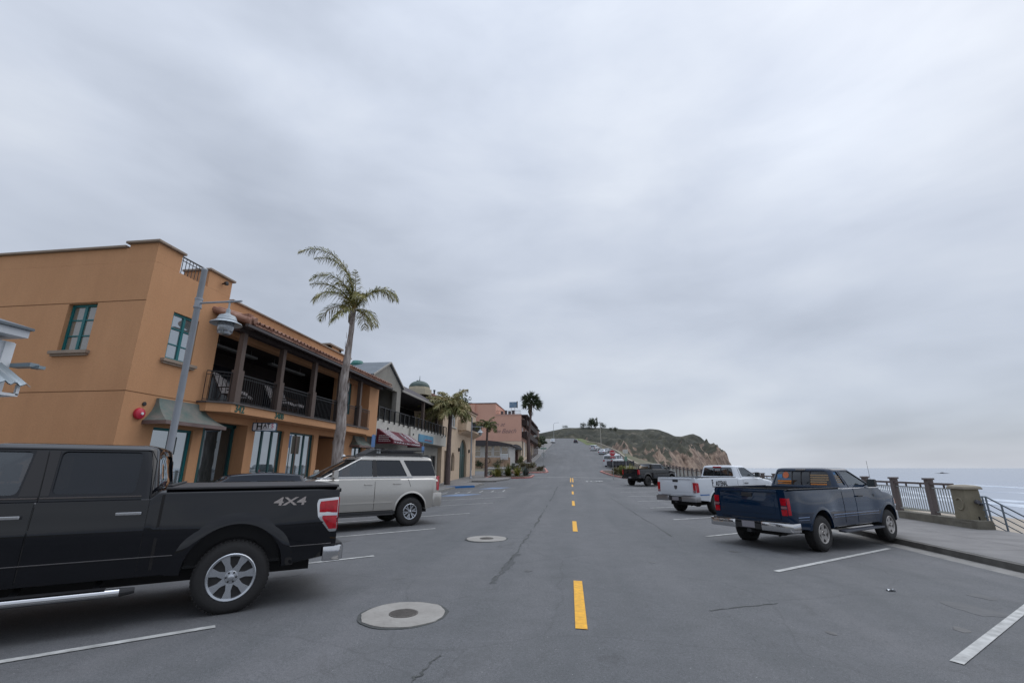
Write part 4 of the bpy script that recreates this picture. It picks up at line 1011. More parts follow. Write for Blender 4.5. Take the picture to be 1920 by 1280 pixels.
# --- silver SUV
SILV = car_paint('champagne_silver_paint', (.50, .475, .435), metal=.65, rough=.30)
def extra_suv(root, S):
    f = S['_f']; sd = f['side']; w = f['w']; xr = f['xr']; bz = f['bz']; hwf = f['hw']; zt = f['zt']; H = S['H']
    yy = sd(xr, 1.0)
    f['sidepatch']([(xr + .01, 1.42), (xr + .13, 1.40), (xr + .115, 1.0), (xr + .01, .98)], .012, TAIL, 'tail_lamp', rnd=.02)
    f['rearpatch']([(yy - .12, 1.42), (yy - .004, 1.42), (yy - .004, .98), (yy - .14, 1.0)], .014, TAIL, 'tail_lamp', rnd=.02)
    b = MB(); b.prism(poly_round([(-w - .0, xr + .30), (-w + .06, xr - .10), (w - .06, xr - .10), (w, xr + .30)], .12, 5), .52, .92, 'z', Matrix(((0, 1, 0, 0), (1, 0, 0, 0), (0, 0, 1, 0), (0, 0, 0, 1))))
    o = b.build('rear_bumper', S['paint'], root, bevel=.03, smooth=40)
    b = MB(); b.box(xr - .112, -.5, .50, xr - .09, .5, .60); b.build('bumper_insert', PLASTIC, o)
    b = MB(); b.box(xr - .02, -.26, 1.06, xr + .01, .26, 1.20); b.build('licence_plate', mat('plate', (.22, .21, .23), .6), root)
    b = MB(); b.prism([(-.78, .96), (.78, .96), (.80, 1.34), (-.80, 1.34)], xr - .012, xr + .01, 'x'); b.build('tailgate', S['paint'], root, bevel=.006)
    # roof rails
    for s in (1, -1):
        b = MB(); y = s * (hwf(zt) - .06); b.tube([(-.75, y, H - .03), (-.6, y, H + .03), (1.5, y, H + .035), (1.7, y, H - .03)], .018, 8)
        b.build('roof_rail', PLASTIC, root, smooth=40)
    # black roof basket with a wedge shaped wind deflector
    b = MB()
    for y in (-.52, .52):
        for z in (H + .08, H + .20): b.tube([(-.55, y, z), (.95, y, z)], .014, 6)
        for k in range(6): b.bar((-.55 + k * .3, y, H + .07), (-.55 + k * .3, y, H + .20), .014)
    for x in (-.55, .95):
        for z in (H + .08, H + .20): b.tube([(x, -.52, z), (x, .52, z)], .014, 6)
    for k in range(9): b.bar((-.5 + k * .17, -.52, H + .075), (-.5 + k * .17, .52, H + .075), .03, .012)
    for x in (-.3, .6): b.bar((x, -.62, H + .045), (x, .62, H + .045), .04, .025)
    o = b.build('roof_basket', BLACKM, root)
    b = MB(); b.prism([(.98, H + .06), (1.34, H + .05), (1.30, H + .09), (1.0, H + .23)], -.50, .50, 'y'); b.build('wind_deflector', PLASTIC, o, bevel=.01)
    b = MB(); b.box(-.35, -.4, H + .085, .5, .25, H + .22); b.build('packed_bag', mat('bag_fabric', (.02, .02, .024), .8, bump=.5, bscale=8), o, bevel=.05)
    # antenna fin, white with the dash antenna puck
    b = MB(); b.lathe([(.05, H - .002), (.045, H + .03), (.02, H + .05), (.004, H + .052)], c=(1.85, .1, 0), n=12); b.build('antenna_fin', WHITEP, root, smooth=40)
    # black rocker moulding
    for s in (1, -1):
        b = MB(); b.box(.50, s * (w - .08), .36, S['wb'] - .55, s * (w - .005), .46); b.box(.6, s * (w - .02), .355, S['wb'] - .65, s * (w + .12), .385)
        b.build('running_board', PLASTIC, root, bevel=.012)
        b = MB(); pts = [(lerp(.62, S['wb'] - .6, k / 12), s * (sd(lerp(.62, S['wb'] - .6, k / 12), .70) + .012), .70 + .02 * 0) for k in range(13)]
        for p, q in zip(pts, pts[1:]): b.bar(p, q, .012, .03)
        b.build('moulding_crease', S['paint'], root)
    for s in (1, -1):
        b = MB(); q = [(1.06, bz + .055), (1.20, bz + .055), (1.19, zt - .03), (1.08, zt - .03)]; b.add([(x, s * (hwf(z) + .004), z) for x, z in q] + [(x, s * (hwf(z) - .02), z) for x, z in q], [(0, 1, 2, 3), (0, 4, 5, 1), (1, 5, 6, 2), (2, 6, 7, 3), (3, 7, 4, 0)]); b.build('pillar_cover', mat('gloss_black', (.02, .018, .018), .15, coat=1.), root)
    # chrome window line
    for s in (1, -1):
        b = MB(); b.bar((-.05, s * (hwf(bz + .02) + .006), bz + .035), (2.75, s * (hwf(bz + .02) + .006), bz + .035), .008, .016); b.build('window_trim', BUMPC, root)
    common_front(root, S)
S_SUV = dict(name='suv', paint=SILV, W=2.02, wb=2.95, ro=.98, fo=.92, bz=1.36, H=2.0, tr=.405, tw=.28, rr=.225, rim='six', tread=1,
    cab=(-.97, 2.74), roof=(-.80, 1.66), hz=(1.30, 1.14), rocker=.48, rearbot=.54, rearround=.14, edge=.08, hw=(.925, .75), cabr=.15, lip=.018, lipw=.05, archgap=.085, archz=.45, dome=.015, fender=.012,
    side_windows=[[(-.84, 1.42), (-.02, 1.42), (.22, 1.885), (-.72, 1.885)], [(.12, 1.42), (1.06, 1.42), (1.08, 1.89), (.34, 1.89)], [(1.20, 1.42), (2.52, 1.42), (1.82, 1.89), (1.19, 1.89)]], winr=.03,
    rear_window=(1.44, 1.86, .84), glass=[PRIV, PRIV, TINT], wsglass=TINT, rwglass=PRIV, seats=(.2, 1.15),
    doors=[dict(x=(.36, 1.13), z=(.52, 1.34), handle=(.46, 1.21)), dict(x=(1.145, 2.16), z=(.52, 1.34), handle=(1.33, 1.20))],
    joints=[[(1.137, .5), (1.137, 1.34)], [(.12, 1.36), (.02, 1.1)]],
    mirror=(2.30, 1.47, 1.2), extra=extra_suv)
t = make_vehicle(S_SUV, 'silver beige SUV with black roof basket parked beyond the black pickup', 'suv', (-5.50, 14.72, -.06), 223)

# --- dark hatchback between them, only its roof shows above the bed cover
NAVY = car_paint('slate_blue_paint', (.01, .015, .026), metal=.0, rough=.3)
S_HATCH = dict(name='hatchback_car', paint=NAVY, W=1.74, wb=2.5, ro=.7, fo=.8, bz=.98, H=1.52, tr=.31, tw=.2, rr=.2, rim='five', rocker=.30, rearbot=.32, chassis=(.2, .36),
    cab=(-.68, 2.35), roof=(-.35, 1.45), hz=(1.0, .80), rearround=.15, edge=.07, hw=(.80, .60), cabr=.15, lip=.012, archgap=.05, dome=.05,
    side_windows=[[(-.4, 1.02), (.75, 1.02), (.75, 1.38), (-.1, 1.38)], [(.85, 1.02), (2.0, 1.02), (1.4, 1.38), (.85, 1.38)]], winr=.05, rear_window=(1.04, 1.40, .8), glass=TINT, mirror=(1.9, 1.05, .9),
    extra=lambda root, S: (S['_f']['rearpatch']([(.45, .95), (.76, .95), (.76, .75), (.5, .75)], .01, TAIL, 'tail_lamp'), common_front(root, S)))
make_vehicle(S_HATCH, 'dark blue hatchback whose rounded roof shows behind the black pickup bed', 'car', (-7.35, 11.5, -.08), 222)

# --- dark blue extended cab pickup
BLUEP = car_paint('navy_blue_paint', (.003, .016, .042), metal=.0, rough=.3)
def extra_blue(root, S):
    f = S['_f']; sd = f['side']; w = f['w']; xr = f['xr']; bz = f['bz']; rz = S['rz']; hwf = f['hw']
    yy = sd(xr, 1.0)
    f['sidepatch']([(xr + .01, 1.15), (xr + .07, 1.15), (xr + .07, .80), (xr + .01, .80)], .012, TAIL, 'tail_lamp')
    for z0, z1, m in ((1.0, 1.16, TAIL), (.93, .995, mat('clear_lens', (.25, .12, .13), .2, coat=1.)), (.79, .925, TAIL)):
        f['rearpatch']([(yy - .125, z1 - .01), (yy - .004, z1 - .01), (yy - .004, z0), (yy - .12, z0)], .014, m, 'tail_lamp', rnd=.012)
    tailgate(root, S, .70, rz - .015, inset=.15); step_bumper(root, S, .46, .64, BUMPC, side_len=.22)
    # light side stripe
    for s in (1, -1):
        for xa, xb in ((xr + .25, -.52), (.52, S['wb'] - .53)):
            b = MB()
            for z in (.745, .69):
                pts = [(lerp(xa, xb, k / 16), s * (sd(lerp(xa, xb, k / 16), z) + (.009 if xa > 0 else .004)), z) for k in range(17)]
                for p, q in zip(pts, pts[1:]): b.bar(p, q, .006, .014 if z > .72 else .006)
            b.build('moulding_crease', mat('pale_blue_trim', (.20, .27, .42), .35), root)
        b = MB(); b.prism(poly_round([(.75, s * (w - .1)), (S['wb'] - .75, s * (w - .1)), (S['wb'] - .62, s * (w + .10)), (.68, s * (w + .10))], .05, 3), .36, .40, 'z'); b.build('running_board', mat('board_grey', (.05, .055, .07), .4), root, bevel=.01)
    # window stickers on the rear glass and quarter window
    zs = lambda y, z: (f['xrr'](z) + .016 + S.get('rbow', .03) * (y / hwf(z)) ** 2, y, z)
    rwin = [o for o in root.children if o.name.startswith('rear_window')][0]
    OR = mat('orange_decal', (.42, .14, .015), .6); BL = mat('blue_decal', (.06, .18, .36), .6); TN = mat('tan_decal', (.26, .17, .085), .6)
    def rect(y0, z0, y1, z1, m, nm='window_sticker'):
        b = MB(); b.add([zs(y0, z0), zs(y1, z0), zs(y1, z1), zs(y0, z1)], [(0, 1, 2, 3)]); return b.build(nm, m, rwin)
    rect(.62, 1.43, .25, 1.475, OR); rect(.62, 1.385, .25, 1.405, OR); rect(.63, 1.50, .26, 1.52, BL); rect(.63, 1.54, .50, 1.63, BL)
    b = MB(); n_ = 14; b.add([zs(.40 + .085 * math.cos(2 * math.pi * k / n_), 1.61 + .085 * math.sin(2 * math.pi * k / n_)) for k in range(n_)], [tuple(range(n_))]); b.build('window_sticker', mat('flame_decal', (.50, .13, .05), .6), rwin)
    for k in range(5): rect(-.22 - .02 * (k == 4), 1.60 - k * .055, -.66 + .04 * (k > 2), 1.63 - k * .055, TN if k < 4 else OR)
    b = MB()
    for k in range(4):
        z = 1.44 + k * .045; y = -(hwf(z) - .018); b.add([(1.36 + .0 * k, y, z), (1.60, y, z), (1.60, y, z + .02), (1.36, y, z + .02)], [(0, 1, 2, 3)])
    b.build('window_sticker', TN, root)
    b = MB(); z = 1.63; y = -(hwf(z) - .018); b.add([(1.38, y, z), (1.50, y, z), (1.50, y, z + .06), (1.38, y, z + .06)], [(0, 1, 2, 3)]); b.build('window_sticker', BL, root)
    # slider frame on the rear glass
    b = MB()
    for y in (.23, -.0, -.22): b.bar(zs(y, 1.38), zs(y, 1.70), .018, .012)
    b.build('slider_frame', PLASTIC, rwin)
    # antenna and third brake lamp
    b = MB(); b.tube([(S['wb'] - .25, -(w - .18), 1.12), (S['wb'] - .28, -(w - .18), 1.98)], .004, 5); b.build('antenna', BLACKM, root)
    b = MB(); b.box(f['xrr'](1.74) - .02, -.12, 1.735, f['xrr'](1.74) + .05, .12, 1.765); b.build('roof_lamp', mat('pale_lens', (.30, .28, .26), .3), root, bevel=.006)
    for s in (1, -1):
        b = MB(); x = S['wb'] - .62; b.lathe([(.03, 0), (.03, .006), (.012, .008)], c=(0, 0, 0), n=12, axis='y', M=Matrix.Translation((x, s * (sd(x, 1.1) + .0), 1.12)) @ Matrix.Rotation(0 if s > 0 else math.pi, 4, 'Z')); b.build('fender_badge', PLASTIC, root)
        b = MB(); b.prism(poly_round([(f['xf'] - .16, .86), (f['xf'] - .04, .86), (f['xf'] - .06, 1.0), (f['xf'] - .17, .99)], .02, 3), s * (sd(f['xf'] - .1, .92) - .04), s * (sd(f['xf'] - .1, .92) + .012), 'y'); b.build('indicator_lamp', AMBER, root)
    common_front(root, S)
S_BLUE = dict(name='pickup_truck', paint=BLUEP, pickup=1, W=2.02, wb=3.27, ro=1.15, fo=.92, bz=1.32, H=1.80, rz=1.33, tr=.375, tw=.26, rr=.215, rim='five', rimm=mat('worn_alloy', (.42, .40, .38), .35, metal=.7), tread=1,
    cab=(1.14, 3.06), roof=(1.27, 2.30), hz=(1.24, 1.03), hoodcrown=.07, rocker=.48, rearbot=.55, edge=.06, hw=(.86, .70), cabr=.14, lip=.012, lipw=.07, archgap=.09, archz=.42, fender=.045, rearround=.08,
    side_windows=[[(1.30, 1.38), (1.66, 1.38), (1.58, 1.71), (1.40, 1.71)], [(1.76, 1.38), (2.86, 1.38), (2.38, 1.715), (1.70, 1.715)]], winr=.04, rear_window=(1.365, 1.715, .88),
    glass=[TINT, CLEAR], wsglass=CLEAR, rwglass=PRIV, seats=(1.95,), doors=[dict(x=(1.72, 2.78), z=(.52, 1.30), handle=(1.90, 1.12))],
    joints=[[(1.12, .55), (1.12, 1.30)], [(1.73, 1.33), (1.64, 1.74)]], mirror=(2.62, 1.40, 1.0), mirrorm=PLASTIC, handlem=PLASTIC, extra=extra_blue)
make_vehicle(S_BLUE, 'dark blue extended cab pickup with orange stickers on its rear window', 'pickup truck', (4.99, 12.55, -.19), 37.6, 'pickup trucks in the angled stalls')

# --- white regular cab work truck
WHITEC = car_paint('white_car_paint', (.60, .63, .67), metal=0., rough=.3)
def extra_white(root, S):
    f = S['_f']; sd = f['side']; w = f['w']; xr = f['xr']; bz = f['bz']; rz = S['rz']; hwf = f['hw']
    yy = sd(xr, 1.0)
    f['sidepatch']([(xr + .01, 1.22), (xr + .13, 1.20), (xr + .14, .86), (xr + .01, .84)], .012, TAIL, 'tail_lamp', rnd=.02)
    for z0, z1, m in ((.93, 1.22, TAIL), (.84, .925, mat('clear_lens', (.25, .12, .13), .2, coat=1.))): f['rearpatch']([(yy - .13, z1), (yy - .004, z1), (yy - .004, z0), (yy - .12, z0)], .014, m, 'tail_lamp', rnd=.012)
    o = tailgate(root, S, .74, rz - .01, inset=.15)
    b = MB(); b.prism(poly_round([(-.075, 1.10), (.075, 1.10), (.06, .99), (0, .94), (-.06, .99)], .02, 3), xr - .04, xr - .02, 'x'); b.build('tailgate_emblem', mat('emblem_grey', (.12, .12, .13), .3, metal=.6), o)
    step_bumper(root, S, .50, .70, mat('dull_chrome', (.36, .36, .37), .3, metal=.9))
    for s in (1, -1):
        x = .30; z = 1.19
        for tx, sz, dx, dz, xs in (('F', .34, -.50, .0, .62), ('ASTENAL', .26, .07, -.022, .70)):
            o = text_mesh('company_lettering', tx, sz, frame((x + (dx if s < 0 else -dx), 0, z + dz), (-s, 0, 0)), BLACKM, root, extrude=.002, bold=.008, xs=xs)
            for v in o.data.vertices: v.co.y = s * (sd(v.co.x, v.co.z) + .004 + (.004 if s * v.co.y > 0 else 0))
        b = MB(); b.bar((-1.05, s * (sd(-1., .76) + .006), .76), (-.5, s * (sd(-.5, .76) + .006), .76), .004, .035); b.bar((.52, s * (sd(.6, .76) + .004), .76), (1.5, s * (sd(1.5, .76) + .008), .76), .004, .035)
        b.build('blue_stripe', mat('blue_stripe', (.01, .12, .38), .5), root)
    b = MB(); b.box(f['xrr'](f['zt']) - .03, -.20, f['zt'] - .02, f['xrr'](f['zt']) + .04, .20, f['zt'] + .035); b.build('roof_lamp', TAIL, root, bevel=.01)
    b = MB()
    for y in (-.17, .17): b.bar((f['xrr'](1.5) + .006, y, bz + .10), (f['xrr'](1.75) + .006, y, f['zt'] - .06), .02)
    b.build('slider_frame', PLASTIC, root)
    common_front(root, S)
S_WHITE = dict(name='pickup_truck', paint=WHITEC, pickup=1, W=2.02, wb=3.55, ro=1.22, fo=.92, bz=1.36, H=1.89, rz=1.41, tr=.385, tw=.27, rr=.22, rim='steel', rimm=mat('steel_wheel', (.30, .30, .31), .4, metal=.6),
    cab=(1.50, 3.30), roof=(1.60, 2.52), hz=(1.34, 1.16), rocker=.52, rearbot=.58, edge=.06, hw=(.90, .76), cabr=.13, lip=.02, lipw=.06, archgap=.09, archz=.43,
    side_windows=[[(1.98, 1.43), (3.08, 1.43), (2.58, 1.79), (1.96, 1.79)]], winr=.05, rear_window=(1.44, 1.80, .88), glass=[CLEAR], wsglass=CLEAR, rwglass=TINT, seats=(1.95,),
    doors=[dict(x=(1.88, 3.0), z=(.56, 1.34), handle=(2.05, 1.17))], joints=[[(1.48, .55), (1.48, 1.34)], [(1.88, .6), (1.88, 1.36), (1.86, 1.82)]], mirror=(2.85, 1.48, 1.1), mirrorm=PLASTIC, handlem=PLASTIC, extra=extra_white)
make_vehicle(S_WHITE, 'white regular cab work pickup with FASTENAL lettering on its bed', 'pickup truck', (5.18, 20.95, -.18), 38.7, 'pickup trucks in the angled stalls')

# --- black lifted pickup farther up on the right
BLK2 = car_paint('matt_black_paint', (.010, .010, .012), metal=0., rough=.4)
def extra_dark(root, S):
    f = S['_f']; sd = f['side']; xr = f['xr']; rz = S['rz']; yy = sd(xr, 1.1)
    f['rearpatch']([(yy - .13, 1.44), (yy - .004, 1.44), (yy - .004, 1.02), (yy - .12, 1.02)], .014, TAIL, 'tail_lamp', rnd=.02)
    f['sidepatch']([(xr + .01, 1.44), (xr + .12, 1.42), (xr + .12, 1.04), (xr + .01, 1.02)], .012, TAIL, 'tail_lamp')
    tailgate(root, S, .86, rz - .01, inset=.14); step_bumper(root, S, .66, .84, BLK2); common_front(root, S)
S_DARK = dict(name='pickup_truck', paint=BLK2, pickup=1, W=2.03, wb=3.64, ro=1.2, fo=.95, bz=1.48, H=1.99, rz=1.50, tr=.44, tw=.31, rr=.24, rim='dark', rimm=ALLOYD, wheelin=-.05,
    cab=(.9, 3.4), roof=(1.0, 2.6), hz=(1.44, 1.28), rocker=.66, rearbot=.72, edge=.06, hw=(.90, .765), cabr=.12, lip=.06, lipw=.12, lipm=PLASTIC, archgap=.11, archz=.52, chassis=(.48, .68),
    side_windows=[[(1.22, 1.54), (2.28, 1.54), (2.22, 1.87), (1.26, 1.87)], [(2.42, 1.54), (3.3, 1.54), (2.8, 1.87), (2.38, 1.87)]], rear_window=(1.55, 1.87, .85), glass=[PRIV, CLEAR], wsglass=CLEAR, rwglass=PRIV, mirror=(3.2, 1.58, 1.5), extra=extra_dark)
make_vehicle(S_DARK, 'black pickup with fat tyres parked beside the planted island by the promenade', 'pickup truck', (6.3, 45.75, gz(6.3, 45.75)), 43.5, 'pickup trucks in the angled stalls')

# ------------------------------------------------------------------ buildings
def wall(x, y0, y1, z0, z1, holes=(), t=.25, axis='x', b=None):
    """wall slab with rectangular openings. axis 'x': plane x = const, runs along y, outer face at x, thickness toward -x.
    axis 'y': plane y = const, runs along x (y0..y1 are x limits), outer face at y, thickness toward +y"""
    b = b or MB(); us = sorted({y0, y1, *[h[0] for h in holes], *[h[1] for h in holes]}); zs = sorted({z0, z1, *[h[2] for h in holes], *[h[3] for h in holes]})
    us = [u for u in us if y0 <= u <= y1]; zs = [z for z in zs if z0 <= z <= z1]
    for i in range(len(us) - 1):
        j = 0
        while j < len(zs) - 1:
            mu = (us[i] + us[i + 1]) / 2
            def solid(k): mz = (zs[k] + zs[k + 1]) / 2; return not any(h[0] < mu < h[1] and h[2] < mz < h[3] for h in holes)
            if not solid(j): j += 1; continue
            k = j
            while k + 1 < len(zs) - 1 and solid(k + 1): k += 1
            if axis == 'x': b.box(x - t, us[i], zs[j], x, us[i + 1], zs[k + 1])
            else: b.box(us[i], x, zs[j], us[i + 1], x + t, zs[k + 1])
            j = k + 1
    return b
def window(parent, x, y0, y1, z0, z1, fm, gm, cols=2, rows=3, axis='x', fw=.06, depth=.10, mw=.035, sill=None, name='window', inner=None):
    """framed window set into an opening; returns the frame object"""
    s = 1 if axis == 'x' else -1
    def bx(b, a0, c0, a1, c1, d0, d1):
        if axis == 'x': b.box(x - d0, a0, c0, x - d1, a1, c1)
        else: b.box(a0, x + d0, c0, a1, x + d1, c1)
    b = MB(); d0, d1 = depth, depth + .05
    bx(b, y0, z0, y0 + fw, z1, d0, d1); bx(b, y1 - fw, z0, y1, z1, d0, d1); bx(b, y0 + fw, z1 - fw, y1 - fw, z1, d0, d1); bx(b, y0 + fw, z0, y1 - fw, z0 + fw, d0, d1)
    for k in range(1, cols):
        c = lerp(y0, y1, k / cols); bx(b, c - fw * .6, z0 + fw, c + fw * .6, z1 - fw, d0 + .003, d1)
    for k in range(1, rows):
        c = lerp(z0, z1, k / rows); bx(b, y0 + fw, c - mw / 2, y1 - fw, c + mw / 2, d0 + .012, d1)
    f = b.build(name, fm, parent)
    g = MB(); bx(g, y0 + .01, z0 + .01, y1 - .01, z1 - .01, d1 - .01, d1 + .006); g.build('pane', gm, f)
    if sill:
        b = MB()
        if axis == 'x': b.box(x - .02, y0 - .14, z0 - .10, x + .13, y1 + .14, z0 - .0); b.box(x - .02, y0 - .10, z0 - .16, x + .08, y1 + .10, z0 - .103)
        else: b.box(y0 - .14, x - .13, z0 - .10, y1 + .14, x + .02, z0); b.box(y0 - .10, x - .08, z0 - .16, y1 + .10, x + .02, z0 - .103)
        b.build('sill', sill, f, bevel=.012)
    return f
def awning_copper(parent, x, y0, y1, z0, z1, out=.75, flare=.32, m=COPPER, name='awning'):
    b = MB(); n = 10; pr = []
    for k in range(n + 1):
        t = k / n; d = lerp(.10, out, t ** 1.9); z = lerp(z1, z0, t); fl = flare * t ** 2.2; pr.append((d, z, fl))
    v = []; 
    for d, z, fl in pr: v += [(x, y0 + flare - fl, z), (x + d, y0 + flare - fl, z), (x + d, y1 - flare + fl, z), (x, y1 - flare + fl, z)]
    f = []
    for k in range(n):
        for j in range(3): f.append((k * 4 + j, k * 4 + j + 1, (k + 1) * 4 + j + 1, (k + 1) * 4 + j))
    f.append((0, 1, 2, 3)); b.add(v, f)
    o = b.build(name, m, parent, smooth=50)
    b = MB(); b.box(x + .0, y0 - .01, z0 - .10, x + out + .01, y0 + .015, z0 + .01); b.box(x, y1 - .015, z0 - .10, x + out + .01, y1 + .01, z0 + .01); b.box(x + out - .015, y0 + .015, z0 - .10, x + out + .012, y1 - .015, z0 + .01)
    b.build('awning_edge', mat('copper_edge', (.16, .11, .10), .6, var=.2), o)
    return o
def railing(parent, a, b_, z0, z1, m=BLACKM, step=.12, name='railing', rail=.045, bal=.016, posts=0):
    a, b_ = Vector(a), Vector(b_); L = (b_ - a).length; n = int(L / step); b = MB()
    za, zb = (z0, z0) if isinstance(z0, (int, float)) else z0; zc, zd = (z1, z1) if isinstance(z1, (int, float)) else z1
    b.bar((*a, zc), (*b_, zd), rail, rail * .7); b.bar((*a, zc - .12), (*b_, zd - .12), .02); b.bar((*a, za + .08), (*b_, zb + .08), .022)
    for k in range(n + 1):
        p = a.lerp(b_, k / n); t = k / n; w_ = bal * (2.2 if posts and k % posts == 0 else 1); b.bar((*p, lerp(za, zb, t) + .0), (*p, lerp(zc, zd, t) - .02), w_)
    return b.build(name, m, parent)
def tile_roof(parent, x0, x1, y0, y1, z0, z1, m=TILE, pitch=.26, name='tiled_roof'):
    """barrel tiles running down from (x0,z0 high) to (x1,z1 low)"""
    b = MB(); n = int((y1 - y0) / pitch); rows = 4
    for i in range(n):
        yc = y0 + (i + .5) * pitch
        for r_ in range(rows):
            ta, tb = r_ / rows, (r_ + 1) / rows + .03; xa, za = lerp(x0, x1, ta), lerp(z0, z1, ta) + .015; xb, zb = lerp(x0, x1, tb), lerp(z0, z1, tb) + .04
            jx = random.uniform(-.015, .015); A = [math.pi * k / 6 for k in range(7)]
            rad = pitch * .33
            for sgn, h in ((1, 1),):
                v = []
                for q, (xx, zz) in enumerate(((xa, za), (xb + jx, zb))):
                    rr = rad * (.88 if q == 0 else 1.0)
                    v += [(xx, yc + rr * math.cos(a), zz + rr * math.sin(a) * 1.05) for a in A] + [(xx, yc + (rr - .02) * math.cos(a), zz + (rr - .02) * math.sin(a) * 1.05) for a in reversed(A)]
                k = 14; b.add(v, [(j, (j + 1) % k, (j + 1) % k + k, j + k) for j in range(k)] + [tuple(range(k)), tuple(range(2 * k - 1, k - 1, -1))])
    b.add([(x0, y0, z0), (x1 - .03, y0, z1), (x1 - .03, y1, z1), (x0, y1, z0), (x0, y0, z0 - .06), (x1 - .03, y0, z1 - .06), (x1 - .03, y1, z1 - .06), (x0, y1, z0 - .06)], [(0, 1, 2, 3), (4, 5, 6, 7), (0, 1, 5, 4), (1, 2, 6, 5), (2, 3, 7, 6)])
    return b.build(name, m, parent)

def orange_building():
    t = thing('shop_building', 'orange stucco two-storey shop building with tiled balcony and street number 342', 'building', (-12.5, 11.37, 0), 0)
    X, Y = -12.5, 11.37
    M0 = Matrix.Translation((12.5, -11.37, 0))
    def B(b, name, m, par=t, **k): return b.build(name, m, par, xf=M0 if par is t or True else None, **k)
    # everything below is modelled in world coordinates and shifted to the root's origin
    class PB:  # parent proxy helpers
        pass
    parts = []
    def fin(o): parts.append(o); return o
    # ----- walls
    b = MB()
    south = [(-15.14, -14.13, 4.95, 6.45)]
    wall(Y, -23, X - .25, -.5, 7.75, south, .25, 'y', b)
    wall(X, Y, 14.36, -.5, 7.75, [(12.38, 13.41, 4.90, 6.44), (12.50, 14.02, .9, 2.80)], .25, 'x', b)
    # parapets with the railing gap
    b.box(X - .25, Y, 7.753, X, 12.28, 8.36); b.box(X - 1.0, Y, 7.753, X - .25, Y + .25, 8.36); b.box(-23, Y, 7.753, X - 1.003, Y + .25, 8.24)
    b.box(X - 1.0, 13.46, 7.753, X, 14.57, 8.36)
    b.box(X - .28, 14.363, 6.9, X - .003, 14.57, 7.75)
    # north return wall of the wing, facing the balcony
    b.box(-15.6, 14.11, 3.5, X - .253, 14.36, 7.7)
    # ground floor front
    gh = [(14.42, 16.62, -.5, 3.2), (17.08, 18.97, .45, 3.16), (19.42, 21.43, .45, 3.16), (21.84, 24.6, -.5, 3.2), (25.55, 26.85, 1.1, 2.8)]
    wall(X, 14.363, 27.42, -.5, 3.45, gh, .30, 'x', b)
    # recess side walls
    b.box(-15.2, 14.2, -.4, -12.753, 14.36, 3.4) ; b.box(-14.2, 16.62, -.4, -12.803, 16.9, 3.4); b.box(-14.4, 21.6, -.4, -12.803, 21.84, 3.4); b.box(-14.4, 24.6, -.4, -12.803, 24.85, 3.4)
    # upper right-hand wall bay and end pier
    b.box(-12.95, 23.6, 3.8, -12.75, 24.55, 7.0); b.box(-12.95, 24.55, 3.8, -12.75, 25.35, 4.6); b.box(-12.95, 24.55, 6.45, -12.75, 25.35, 7.0); b.box(-12.95, 25.35, 3.8, -12.75, 26.1, 7.0)
    b.box(-12.75, 26.1, 3.45, -11.95, 27.42, 6.55)
    b.box(-23, 27.2, -.5, -12.76, 27.42, 7.4)
    # upper parapet behind the tile roof
    b.box(-12.85, 14.573, 6.4, -12.5, 24.3, 7.66); b.box(-12.85, 24.3, 6.4, -12.55, 27.42, 7.25)
    wo = b.build('wall', STUCCO, t, xf=M0)
    b = MB()   # scored joints of the render
    for z in (3.72, 6.46):
        b.box(-23, Y - .004, z, -15.16 if z > 6 and False else X - .002, Y + .0, z + .022)
    b.box(X - .001, Y, 3.72, X + .004, 14.3, 3.742)
    b.build('render_joint', mat('joint_brown', (.16, .075, .03), .95), wo, xf=M0)
    # caps
    b = MB()
    b.box(X - 1.08, Y - .10, 8.363, X + .10, Y + .33, 8.44); b.box(X - .33, Y + .333, 8.363, X + .10, 12.34, 8.44); b.box(-23, Y - .08, 8.243, X - 1.083, Y + .33, 8.32)
    b.box(X - 1.06, 13.40, 8.363, X + .08, 14.67, 8.44); b.box(-12.92, 14.673, 7.663, -12.42, 24.36, 7.73); b.box(-12.92, 24.363, 7.253, -12.48, 27.45, 7.32)
    b.build('parapet_cap', CAP, t, xf=M0, bevel=.015)
    # roof deck
    b = MB(); b.box(-23, Y + .25, 7.45, -12.753, 14.1, 7.5); b.box(-23, 14.11, 6.95, -12.86, 27.2, 7.0); b.build('roof_deck', mat('roof_felt', (.10, .10, .10), .9), t, xf=M0)
    # windows
    def W(*a, **k):
        f = window(t, *a, **k)
        for o in [f] + list(f.children): o.data.transform(M0)
        return f
    W(X, 12.38, 13.41, 4.90, 6.44, TEAL, glass_mat('bright_glass', (.16, .18, .18), 0, .30), cols=2, rows=3, sill=CAP, depth=.06, fw=.075)
    W(Y, -15.14, -14.13, 4.95, 6.45, TEAL, glass_mat('curtain_glass', (.20, .175, .14), 0, .10), cols=2, rows=3, axis='y', sill=CAP, depth=.12, fw=.075)
    W(X, 12.50, 14.02, .9, 2.80, TEAL, GLASSF, cols=2, rows=1, depth=.08, fw=.08)
    W(X, 17.08, 18.97, .45, 3.16, TEAL_D, GLASSF, cols=3, rows=1, depth=.10, fw=.075, name='shop_window')
    W(X, 19.42, 21.43, .45, 3.16, TEAL_D, GLASSF, cols=3, rows=1, depth=.10, fw=.075, name='shop_window')
    W(X, 25.55, 26.85, 1.1, 2.8, TEAL_D, GLASSF, cols=2, rows=1, depth=.08)
    W(-12.75, 24.55, 25.35, 4.6, 6.45, TEAL, glass_mat('bright_glass2', (.3, .34, .36), 0, .2), cols=2, rows=3, depth=.05)
    # entry glazing in the first recess, dark shop behind
    b = MB(); b.box(-13.10, 14.36, 0, -13.05, 16.62, 3.4); b.build('shop_front', GLASSD, t, xf=M0)
    b = MB()
    for y in (14.95, 16.5): b.box(-13.05, y - .04, 0, -12.99, y + .04, 3.15)
